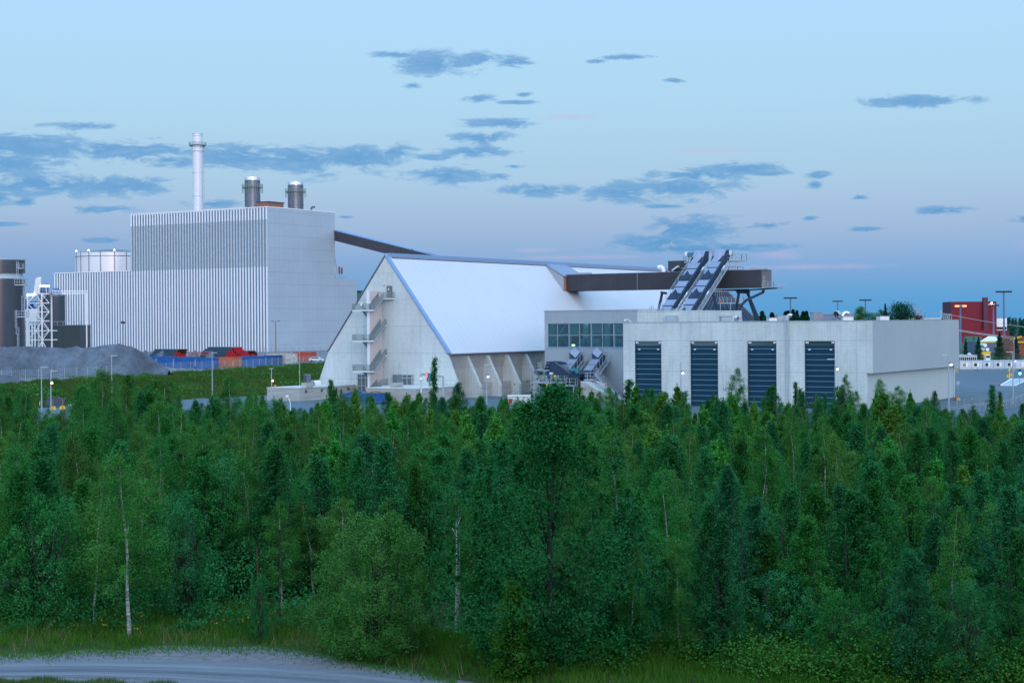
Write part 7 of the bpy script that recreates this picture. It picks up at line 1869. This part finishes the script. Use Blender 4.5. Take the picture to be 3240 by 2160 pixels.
# far conifers
for s in range(3):
    rs = np.random.RandomState(200 + s); H = 12.0; C = []; n = 5200
    q = rs.rand(n) ** .8; lay = np.floor(q * 22) / 22; h = H * (.06 + .94 * (lay + (q - lay) * .9)); r = (1 - h / H) ** .85 * (2.5 if s < 2 else 3.2) * (.25 + .75 * rs.rand(n)) * (.85 + .2 * np.sin(lay * 40 + rs.rand(n) * .8)); az = rs.rand(n) * 6.283
    C = np.stack([np.cos(az) * r, np.sin(az) * r, h - r * .28], 1); make_proto("spruce", "spruce", [([(0, 0, -.3), (0, 0, H * .95)], [.18, .03])], m_trunk, C, .34, lf_far, .4, .3, None, s)
for s in range(2):
    tr, C = clumpy(210 + s, 11.0, 3.6, .22, 60, 6500, .5, 1, .6); make_proto("pine", "bigpine", tr, m_trunkp, C, .30, lf_far, .45, .4, None, s)

OBJN = {"birch": "birch_tree", "pine": "pine_tree", "alder": "alder_tree", "willow": "willow_bush", "aspen": "aspen_tree", "maple": "maple_tree", "oak": "oak_tree", "goat_willow": "willow_tree", "spruce": "spruce_tree"}
CATN = {"willow": "bush"}


def plant(key, i, loc, scale, rz, label, group=None, sxy=None):
    kind, t, c, cn = PROTO[key][i % len(PROTO[key])]
    r = bpy.data.objects.new(OBJN[kind], None); COL.objects.link(r); r.location = loc; r.rotation_euler = (.045 * math.sin(rz * 7.1), .045 * math.cos(rz * 11.3), rz)
    sx = scale if sxy is None else sxy; r.scale = (sx, sx, scale); r.empty_display_size = .3
    tag(r, label, CATN.get(kind, "tree"), group)
    a = bpy.data.objects.new("trunk" if kind not in ("willow",) else "stems", t); COL.objects.link(a); a.parent = r
    b = bpy.data.objects.new("crown", c); COL.objects.link(b); b.parent = r
    return r


KH = {"birch": 9.5, "pine": 7.2, "alder": 8.0, "willow": 5.6, "aspen": 8.0, "maple": 7.0, "oak": 14.4, "bigwillow": 7.2, "spruce": 12.0, "bigpine": 11.0}


def plant_px(key, i, px, ytop, Y, label, group=None, wide=1.0, rz=0.0):
    """tree whose tip is at photo px, ytop (3240) when it stands at distance Y"""
    P = pix(px, ytop, Y); z0 = gz(P.x, Y); h = P.z - z0; s = h / KH[key]
    return plant(key, i, (P.x, Y, z0 - .05), s, rz, label, group, s * wide)


K = 1.3776
# singled-out trees (2352-wide photo units for x and top)
SP = [("oak", 0, 1250, 896, 84, "broad dark green oak, the biggest tree, with a few yellow leaves", 1.0),
      ("bigwillow", 0, 862, 1192, 87, "round bushy willow at the gravel edge, the broadest shrub", 1.0),
      ("willow", 0, 597, 1322, 91, "small grey-green willow bush in the grass left of the big round willow", .75),
      ("maple", 0, 1185, 1345, 80.5, "bright green young maple under the left side of the big oak", 1.0),
      ("birch", 1, 292, 1045, 92, "tall weeping birch whose white trunk stands in the meadow grass", 1.25),
      ("birch", 0, 214, 1080, 96, "slim birch with a long bare white trunk left of the weeping birch", .9),
      ("birch", 3, 1535, 1085, 98, "weeping birch with white trunk right of the big oak", 1.1),
      ("birch", 2, 1450, 1250, 84, "birch with a thin white trunk rising from the right foot of the oak", .9),
      ("aspen", 0, 990, 822, 205, "slender twisted aspen before the gable, taller than its neighbours", .62),
      ("aspen", 1, 757, 872, 207, "narrow dark columnar aspen in front of the left concrete box", .95),
      ("aspen", 0, 1827, 878, 203, "small dark columnar aspen in front of the pier with plate 50", .8),
      ("aspen", 1, 2277, 884, 206, "dark green pointed columnar aspen before the yard at the right", 1.3),
      ("aspen", 0, 1440, 872, 208, "upright aspen against the ribbed wall left of the truck hall", 1.5),
      ("birch", 0, 1690, 848, 196, "pointed wind-bent birch between the second and third door", 1.15),
      ("birch", 2, 1948, 862, 196, "feathery birch right of the rightmost door", 1.1), ("birch", 1, 1925, 888, 198, "lower feathery birch beside the rightmost door", 1.2),
      ("birch", 3, 2032, 872, 197, "thin-topped birch before the left end of the cream side wall", 1.1), ("birch", 0, 2075, 888, 195, "curving leafy birch in front of the cream side wall", 1.6),
      ("birch", 1, 237, 850, 172, "broad leafy birch rising above the bank at the left", 1.35), ("birch", 3, 530, 866, 178, "birch with thin leaning tip before the grassy bank", 1.1),
      ("aspen", 1, 290, 862, 185, "narrow dark tree right of the broad leafy birch on the left", 1.0), ("birch", 2, 50, 905, 165, "yellow-green birch at the far left by the bare lamp post", 1.1),
      ("birch", 0, 780, 895, 205, "young birch just right of the narrow dark aspen", .8), ("birch", 3, 945, 905, 200, "loose-leaved birch in front of the blue skip", 1.0),
      ("birch", 1, 1325, 888, 200, "green birch below the intake machine stairs", 1.3), ("birch", 2, 1400, 905, 205, "small birch at the concrete wedge", 1.2),
      ("alder", 0, 1890, 905, 200, "round-topped shrubby tree before the third door", .9)]
for key, i, x, y, Y, lab, w in SP: plant_px(key, i, x * K, y * K, Y, lab, None, w, rz=i * 1.3 + x)

rs = np.random.RandomState(77)
LM = [(0, "the big silo"), (70, "the lattice tower"), (150, "the dark low store"), (230, "the crest of the stone heap"), (320, "the left pipe stack"), (420, "the red ladder frame"), (490, "the orange container"),
      (560, "the long blue container"), (640, "the silver end wall"), (700, "the red container"), (760, "the left slope of the gable"), (840, "the zigzag stair"), (920, "the steel hatch"), (990, "the signal gantry"), (1050, "the first buttresses"),
      (1140, "the last buttresses"), (1240, "the intake machine"), (1340, "the concrete wedge"), (1430, "the first blue door"), (1530, "the dark personnel door"), (1590, "the second blue door"), (1660, "the pier right of the second door"), (1720, "the third blue door"),
      (1790, "the wall ladder"), (1850, "the fourth blue door"), (1930, "the corner of the truck hall"), (2010, "the left half of the cream wall"), (2100, "the right half of the cream wall"), (2190, "the round grey sign"), (2260, "the weighbridge"), (2320, "the green traffic light")]
ROWN = ["foremost", "nearest full", "second", "third", "fourth", "fifth", "sixth", "seventh", "eighth", "ninth", "tenth", "eleventh", "twelfth", "second farthest", "farthest"]
def lm(x):
    r = LM[0][1]
    for a, b in LM:
        if x >= a: r = b
    return r
NAME = {"birch": "young birch", "pine": "young pine", "alder": "grey-green alder", "willow": "willow bush", "maple": "bright green maple"}
rows = [  # Y, spacing px(3240), top y (2352) mean, spread, mix
    (82.5, 90, 1270, 50, "willow alder willow"), (87, 120, 1190, 60, "alder willow alder birch"), (93, 112, 1140, 55, "alder birch alder willow alder"),
    (101, 104, 1085, 50, "alder alder willow birch birch alder"), (108, 92, 1045, 48, "alder birch birch alder willow"),
    (116, 86, 1030, 40, "alder birch alder birch alder pine"), (125, 80, 1010, 34, "alder birch birch pine birch"), (134, 74, 995, 32, "birch birch pine alder birch"),
    (144, 68, 978, 28, "pine birch alder pine birch alder"), (154, 62, 962, 24, "pine birch birch alder birch"), (164, 58, 950, 20, "pine birch birch pine alder"),
    (174, 54, 941, 18, "pine birch pine alder"), (184, 50, 933, 16, "pine birch alder pine birch"), (193, 48, 926, 14, "pine birch birch pine alder"), (201, 46, 922, 12, "pine pine birch alder")]
cnt = {}; LAB = {}
for ri, (Y, sp, ty, spd, mix) in enumerate(rows):
    mix = mix.split(); x = -60 + rs.rand() * sp
    while x < 3300:
        xx = x + rs.normal() * sp * .22; Yj = Y + rs.uniform(-4.5, 4.5); k = mix[rs.randint(len(mix))]
        if xx > 2050 and k == "birch" and rs.rand() < .35: k = "alder"
        if xx < 900 and k == "pine" and rs.rand() < .7: k = "birch"
        x += sp * (.75 + .5 * rs.rand())
        x2 = xx / K; top = ty + rs.normal() * spd * .55
        # the yard shows over the trees at the far left and far right
        if Y > 155 and x2 < 175 and x2 > 60: top = max(top, 965)
        if Y > 155 and 540 < x2 < 720: top = max(top, 935)
        if Y > 165 and x2 > 2170: top = max(top, 945 + 6 * rs.rand())
        if Y > 165 and 380 < x2 < 540: top = max(top, 928)
        if Y > 150 and 175 < x2 < 640 and not (380 < x2 < 540): top -= 14 + 26 * rs.rand()
        elif Y > 185 and rs.rand() < .3 and not (540 < x2 < 720): top -= 10 + 28 * rs.rand()
        if k == "pine" and Y < 140: top = max(top, 1000)
        if k == "willow": top += 55 + 40 * rs.rand()
        if Y < 106 and 640 < x2 < 1060: top = max(top, 1150)
        if Y < 112 and 1080 < x2 < 1420: top = max(top, 1100)
        if Y < 96 and (x2 < 1380 or (Y < 90 and x2 < 1480) or (Y < 85 and x2 < 1800)): continue
        if Y > 150: top += 2 - 36 * rs.rand() ** 2.5 * (0 if (540 < x2 < 720 or x2 > 2170) else 1)
        P = pix(xx, top * K, Yj); z0 = gz(P.x, Yj); h = P.z - z0
        if h < 1.5: continue
        key = k if k != "pine" else "pine"
        cell = lm(x2); rowname = "front" if ri < 3 else "middle" if ri < 7 else "back"
        lab = "%s, %s row, below %s" % (NAME[k], ROWN[ri], cell)
        s = h / KH[key]; w = s * {"birch": 1.15, "pine": 1.0, "alder": 1.1, "willow": 1.15, "maple": 1.0}[k]
        w = min(max(w * rs.uniform(.8, 1.3), .6), 1.45)
        LAB.setdefault(lab, []).append((xx, plant(key, rs.randint(8), (P.x, Yj, z0 - .05), s, rs.rand() * 6.28, lab, "%s in the %s row below %s" % (NAME[k] + ("es" if NAME[k].endswith("h") else "s"), ROWN[ri], cell), w)))
        cnt[k] = cnt.get(k, 0) + 1
for lab, l in LAB.items():
    l.sort(key=lambda t: t[0]); n = len(l)
    if n > 1:
        for i, (x, o) in enumerate(l): o["label"] = lab + ", " + {2: ("left of two", "right of two"), 3: ("left of three", "middle of three", "right of three")}.get(n, tuple(ORD[j] + " from left" for j in range(n)))[i]
print("TREES", cnt)
# bare birch and alder stems at the wood's edge
for i, (x, yb, yt, lean, m, lab) in enumerate(((428, 1352, 1262, -14, m_trunkp, "bare leaning tan trunk at the wood edge, right of the weeping birch"), (448, 1335, 1240, 4, m_trunk, "thin pale bare stem beside the leaning tan trunk"),
        (62, 1385, 1290, -4, m_trunkp, "tan bare stem at the far left of the wood edge"), (95, 1392, 1300, 8, m_trunkp, "bare brown stem, third from the left edge"), (128, 1385, 1310, 5, m_trunkp, "bare brown stem left of the slim white birch"), (592, 1330, 1255, -3, m_trunkp, "reddish bare stem above the small willow bush"),
        (640, 1335, 1215, 3, m_trunk, "tall thin grey bare stem right of the small willow bush"), (1046, 1340, 1195, 2, m_trunkw, "pale thin birch stem between the round willow and the oak"))):
    Y = 97.5 if x < 1000 else 94; P0, P1 = pix(x * K, yb * K, Y), pix((x + lean) * K, yt * K, Y); z0 = gz(P0.x, Y)
    r = thing("bare_stem", lab, "tree", (P0.x, Y, z0), 0); mb = MB(); mb.tube([(P0.x, Y, z0), (P0.x * .5 + P1.x * .5 + .04, Y, (z0 + P1.z) / 2), P1], [.075, .06, .04], 7); mb.build("trunk", m, r, smoothed=True)
    mb = MB(); mb.tube([P1 - UP * .5, P1 + Vector((.3, 0, .35))], [.03, .01], 5); mb.tube([P1 - UP * .9, P1 + Vector((-.3, 0, -.3))], [.025, .01], 5); mb.build("branch", m, r)
# trees behind the truck hall and by the yard
def fp(key, i, px, yt, Y, lab, w=1.0, grp=None, z0=None):
    P = pix(px, yt, Y); z0 = gz(P.x, Y) if z0 is None else z0; s = (P.z - z0) / KH[key]; plant(key, i, (P.x, Y, z0), s, px, lab, grp, s * w)
for j, (px, yt, w) in enumerate(((2386, 998, .8), (2402, 1001, .7), (2421, 983, .75), (2449, 988, .9), (2478, 984, .9), (2492, 982, .7), (2505, 978, .7), (2522, 981, .6), (2537, 984, .8), (2548, 983, .7), (2572, 988, .5))):
    fp("spruce", j, px, yt, 520 + j * 7, "dark spruce on the horizon right of the dark cone, %s from the left" % ORD[j], w * 2.8, "dark spruces on the horizon right of the dark cone")
for j, (px, yt, key, w) in enumerate(((2742, 975, "birch", 2.2), (2765, 984, "birch", 2.2), (2720, 986, "birch", 1.9))):
    fp(key, j, px, yt, 480, "full green birch behind the truck hall roof, " + ["the tallest, under the light mast", "right-hand one of three", "left-hand one of three"][j], w)
fp("spruce", 1, 2802, 961, 470, "single pointed spruce standing above the roof corner", .8)
fp("bigpine", 0, 2833, 963, 480, "left of two broad dark pines above the side wall", 1.1); fp("bigpine", 1, 2858, 965, 484, "right of two broad dark pines above the side wall", 1.15)
for j, (px, yt) in enumerate(((3052, 1070), (3093, 1064), (3161, 1050), (3214, 1062))):
    fp("spruce", 2 if j % 2 else j, px, yt, 478, ["dark pine just right of the cream wall, behind the cabins", "dark pine below the green containers", "tall dark pine in front of the slate-blue warehouse", "dark pine in front of the brown hall at the right edge"][j], [1.0, 1.15, 1.25, 1.1][j])
fp("aspen", 0, 3167, 1240, 212, "dark purple-leaved young tree by the right-hand fence", 1.0)
# treeline on the horizon: one mass
def mass(name, label, cat, N, xf, size, m, aspect=.6, seed=0, up=.5):
    C = xf(np.random.RandomState(seed), N); me = leaf_mesh(name, C, size, m, aspect, up, None, seed)
    o = bpy.data.objects.new(name, me); COL.objects.link(o); tag(o, label, cat, None, "stuff"); return o
def far_wood(rs, N):
    C = []; 
    while sum(len(c) for c in C) < N:
        Y = rs.uniform(1000, 2300); s = rs.uniform(.02, .36)
        if 1150 > Y and s < .30: continue
        x = s * Y; z0 = float(gh(x, Y)); H = 13.5 + Y * rs.uniform(-9, 9 if s > .27 else 7) / 5180 - z0; n = 90; q = rs.rand(n); r = (1 - q) ** .8 * H * .2 * (.3 + .7 * rs.rand(n)); a = rs.rand(n) * 6.28
        C.append(np.stack([x + np.cos(a) * r, Y + np.sin(a) * r, z0 + H * (.05 + .95 * q)], 1))
    return np.vstack(C)
mass("distant_forest", "distant wooded hill and treeline on the horizon", "forest", 90000, far_wood, 1.7, lf_far, .6, 5)
# understorey, bank growth, meadow
def under(rs, N):
    Y = 93 + 107 * rs.rand(N) ** 2.0; s = rs.uniform(-.36, .36, N); X = s * Y; c = np.floor(X / 1.6) * 12.9898 + np.floor(Y / 1.6) * 78.233; h = np.abs(np.modf(np.sin(c) * 43758.5)[0])
    return np.stack([X, Y, gh(X, Y) + rs.rand(N) * (.3 + 2.6 * h * (Y < 112) + 1.2 * h * (Y < 140) + .6 * h)], 1)
mass("undergrowth", "leafy undergrowth covering the floor of the wood", "undergrowth", 130000, under, .15, lf_alder, .7, 6)
def brush(rs, N):
    out = []
    cl = [(gp(x, y), r) for x, y, r in ((1680, 1500, 1.3), (1740, 1510, 1.5), (1800, 1515, 1.4), (1860, 1505, 1.3), (1920, 1512, 1.6), (1980, 1530, 1.6), (2040, 1540, 1.6), (2100, 1548, 1.5), (1700, 1540, 1.4), (1780, 1550, 1.5), (1860, 1552, 1.4), (1950, 1562, 1.5), (2180, 1560, 1.5), (2260, 1566, 1.6), (2340, 1562, 1.6), (1330, 1520, .9), (1400, 1530, 1.0), (1560, 1500, .9), (1600, 1520, 1.1))]
    n = N // len(cl)
    for p, r in cl: out.append(np.array([p.x, p.y, -4]) + np.abs(rs.normal(size=(n, 3))) * np.array([1, 1, .75]) * r * .68 * np.where(rs.rand(n, 3) < .5, np.array([-1, -1, 1]), 1))
    return np.vstack(out)
mass("brambles", "bright green brambles and raspberry scrub at the lower right", "scrub", 60000, brush, .14, leafmat("bramble_leaves", (0.012, 0.11, 0.016), (0.032, 0.18, 0.028), (0.10, 0.28, 0.05), .3), .8, 8, 1.0)


def blades(name, label, X, Y, h, w, m, seed=0, zf=None, lean=.35, cat="grass"):
    rs = np.random.RandomState(seed); N = len(X); Z = gh(X, Y) if zf is None else np.full(N, zf)
    a = rs.rand(N) * 6.283; dx, dy = np.cos(a) * w / 2, np.sin(a) * w / 2; hh = h * (.5 + .8 * rs.rand(N)); lx, ly = rs.normal(size=N) * lean * hh, rs.normal(size=N) * lean * hh
    Vt = np.empty((N, 3, 3)); Vt[:, 0] = np.stack([X - dx, Y - dy, Z], 1); Vt[:, 1] = np.stack([X + dx, Y + dy, Z], 1); Vt[:, 2] = np.stack([X + lx, Y + ly, Z + hh], 1)
    me = bpy.data.meshes.new(name); me.vertices.add(3 * N); me.loops.add(3 * N); me.polygons.add(N); me.vertices.foreach_set("co", Vt.ravel()); me.loops.foreach_set("vertex_index", np.arange(3 * N, dtype=np.int32))
    me.polygons.foreach_set("loop_start", np.arange(0, 3 * N, 3, dtype=np.int32)); me.polygons.foreach_set("loop_total", np.full(N, 3, dtype=np.int32)); me.materials.append(m); me.update(calc_edges=True)
    o = bpy.data.objects.new(name, me); COL.objects.link(o); tag(o, label, cat, None, "stuff"); return o


rs = np.random.RandomState(3)
ex = np.array([gp(x, y).x for x, y in edge_top]); ey = np.array([gp(x, y).y for x, y in edge_top])
N = 90000; X = rs.uniform(-34, 30, N); Y0 = np.interp(X, ex, ey, right=76); Yt_ = Y0 + rs.rand(N) ** .8 * (14 + 3 * np.sin(X * .4)); clump = .55 + .5 * np.sin(X * 1.7 + Yt_) * np.sin(Yt_ * 1.3)
keep = rs.rand(N) < np.clip(clump + .35, .2, 1)
blades("meadow_grass", "tall meadow grass between the gravel lay-by and the wood", X[keep], Yt_[keep], (.30 + .30 * np.clip((Yt_ - Y0) / 5, 0, 1))[keep] * (.6 + .6 * clump[keep]), .05, lf_grass, 1)
n = 1500; X = rs.uniform(-34, -2, n); Y0 = np.interp(X, ex, ey); Y1 = Y0 + rs.rand(n) * 9; kk = rs.rand(n) < .5 + .5 * np.sin(X * .9)
blades("dry_grass", "tufts of dry straw-coloured grass along the meadow edge", X[kk], Y1[kk], .75, .035, m_dry, 2)
n = 300; X = rs.uniform(-32, -8, n); Y0 = np.interp(X, ex, ey); Y1 = Y0 + 2 + rs.rand(n) * 9; kk = rs.rand(n) < .35 + .5 * np.sin(X * .8 + 1)
C = np.stack([X[kk], Y1[kk], np.full(kk.sum(), -4) + .55 + .3 * rs.rand(kk.sum())], 1); C = np.repeat(C, 4, 0) + rs.normal(size=(len(C) * 4, 3)) * .05
me = leaf_mesh("wild_flowers", C, .09, m_yflow, .9, 1.0, None, 4); o = bpy.data.objects.new("wild_flowers", me); COL.objects.link(o); tag(o, "small yellow flowers dotted through the meadow grass", "flowers", None, "stuff")
# sparse weeds on the gravel and the near verge
n = 5200; px_ = rs.uniform(-100, 1050, n); py_ = np.interp(px_, [e[0] for e in edge_top], [e[1] for e in edge_top]) + np.abs(rs.normal(size=n)) * 9
W_ = np.array([[*gp(a, b)] for a, b in zip(px_, py_)]); blades("gravel_weeds", "sparse weeds spilling onto the gravel", W_[:, 0], W_[:, 1], .14, .05, lf_grass, 5, -4.01)
n = 9000; px_ = -150 + 560 * rs.rand(n) ** 1.8; py_ = 1559 + 14 * ((px_ + 50) / 500) ** 2 + 5 * np.sin(px_ * .045) + np.abs(rs.normal(size=n)) * 14; W_ = np.array([[*gp(a, b)] for a, b in zip(px_, py_)])
blades("verge_grass", "strip of grass along the near edge of the gravel track", W_[:, 0], W_[:, 1], .20, .035, lf_verge, 6, -4.01)
# grassy bank
N = 110000; s = rs.uniform(-.345, -.085, N); zb = np.interp(s, [-0.5, -0.3127, -0.148, -0.08], [252, 271, 322, 350]); zt = np.interp(s, [-0.5, -0.3127, -0.23, -0.19, -0.148, -0.1147, -0.05], [280, 292, 345, 372, 403, 449, 500])
Yb = zb - 3 + (zt - zb + 6) * rs.rand(N); Xb = s * Yb; cl = np.sin(Xb * .55) * np.sin(Yb * .31) + np.sin(Xb * 1.4 + Yb * .9) * .6
blades("bank_grass", "rough grass and weeds on the bank below the stone heap", Xb, Yb, .55 + .35 * np.clip(cl, -1, 1), .22, lf_emb, 7, None, .5)
n = 11000; s = rs.uniform(-.345, -.085, n); zb = np.interp(s, [-0.5, -0.3127, -0.148, -0.08], [252, 271, 322, 350]); zt = np.interp(s, [-0.5, -0.3127, -0.23, -0.19, -0.148, -0.1147, -0.05], [280, 292, 345, 372, 403, 449, 500])
Yb = zb + (zt - zb) * rs.rand(n); Xb = s * Yb; k = np.sin(Xb * .33 + 1) * np.sin(Yb * .21) > .25; Xb, Yb = Xb[k], Yb[k]
me = leaf_mesh("bank_shrubs", np.stack([Xb, Yb, gh(Xb, Yb) + rs.rand(len(Xb)) * 1.2], 1), .42, lf_birch, .8, .6, None, 9); o = bpy.data.objects.new("bank_shrubs", me); COL.objects.link(o); tag(o, "low shrubs growing over the grassy bank", "shrubs", None, "stuff")
print("OBJECTS", len(SC.objects))
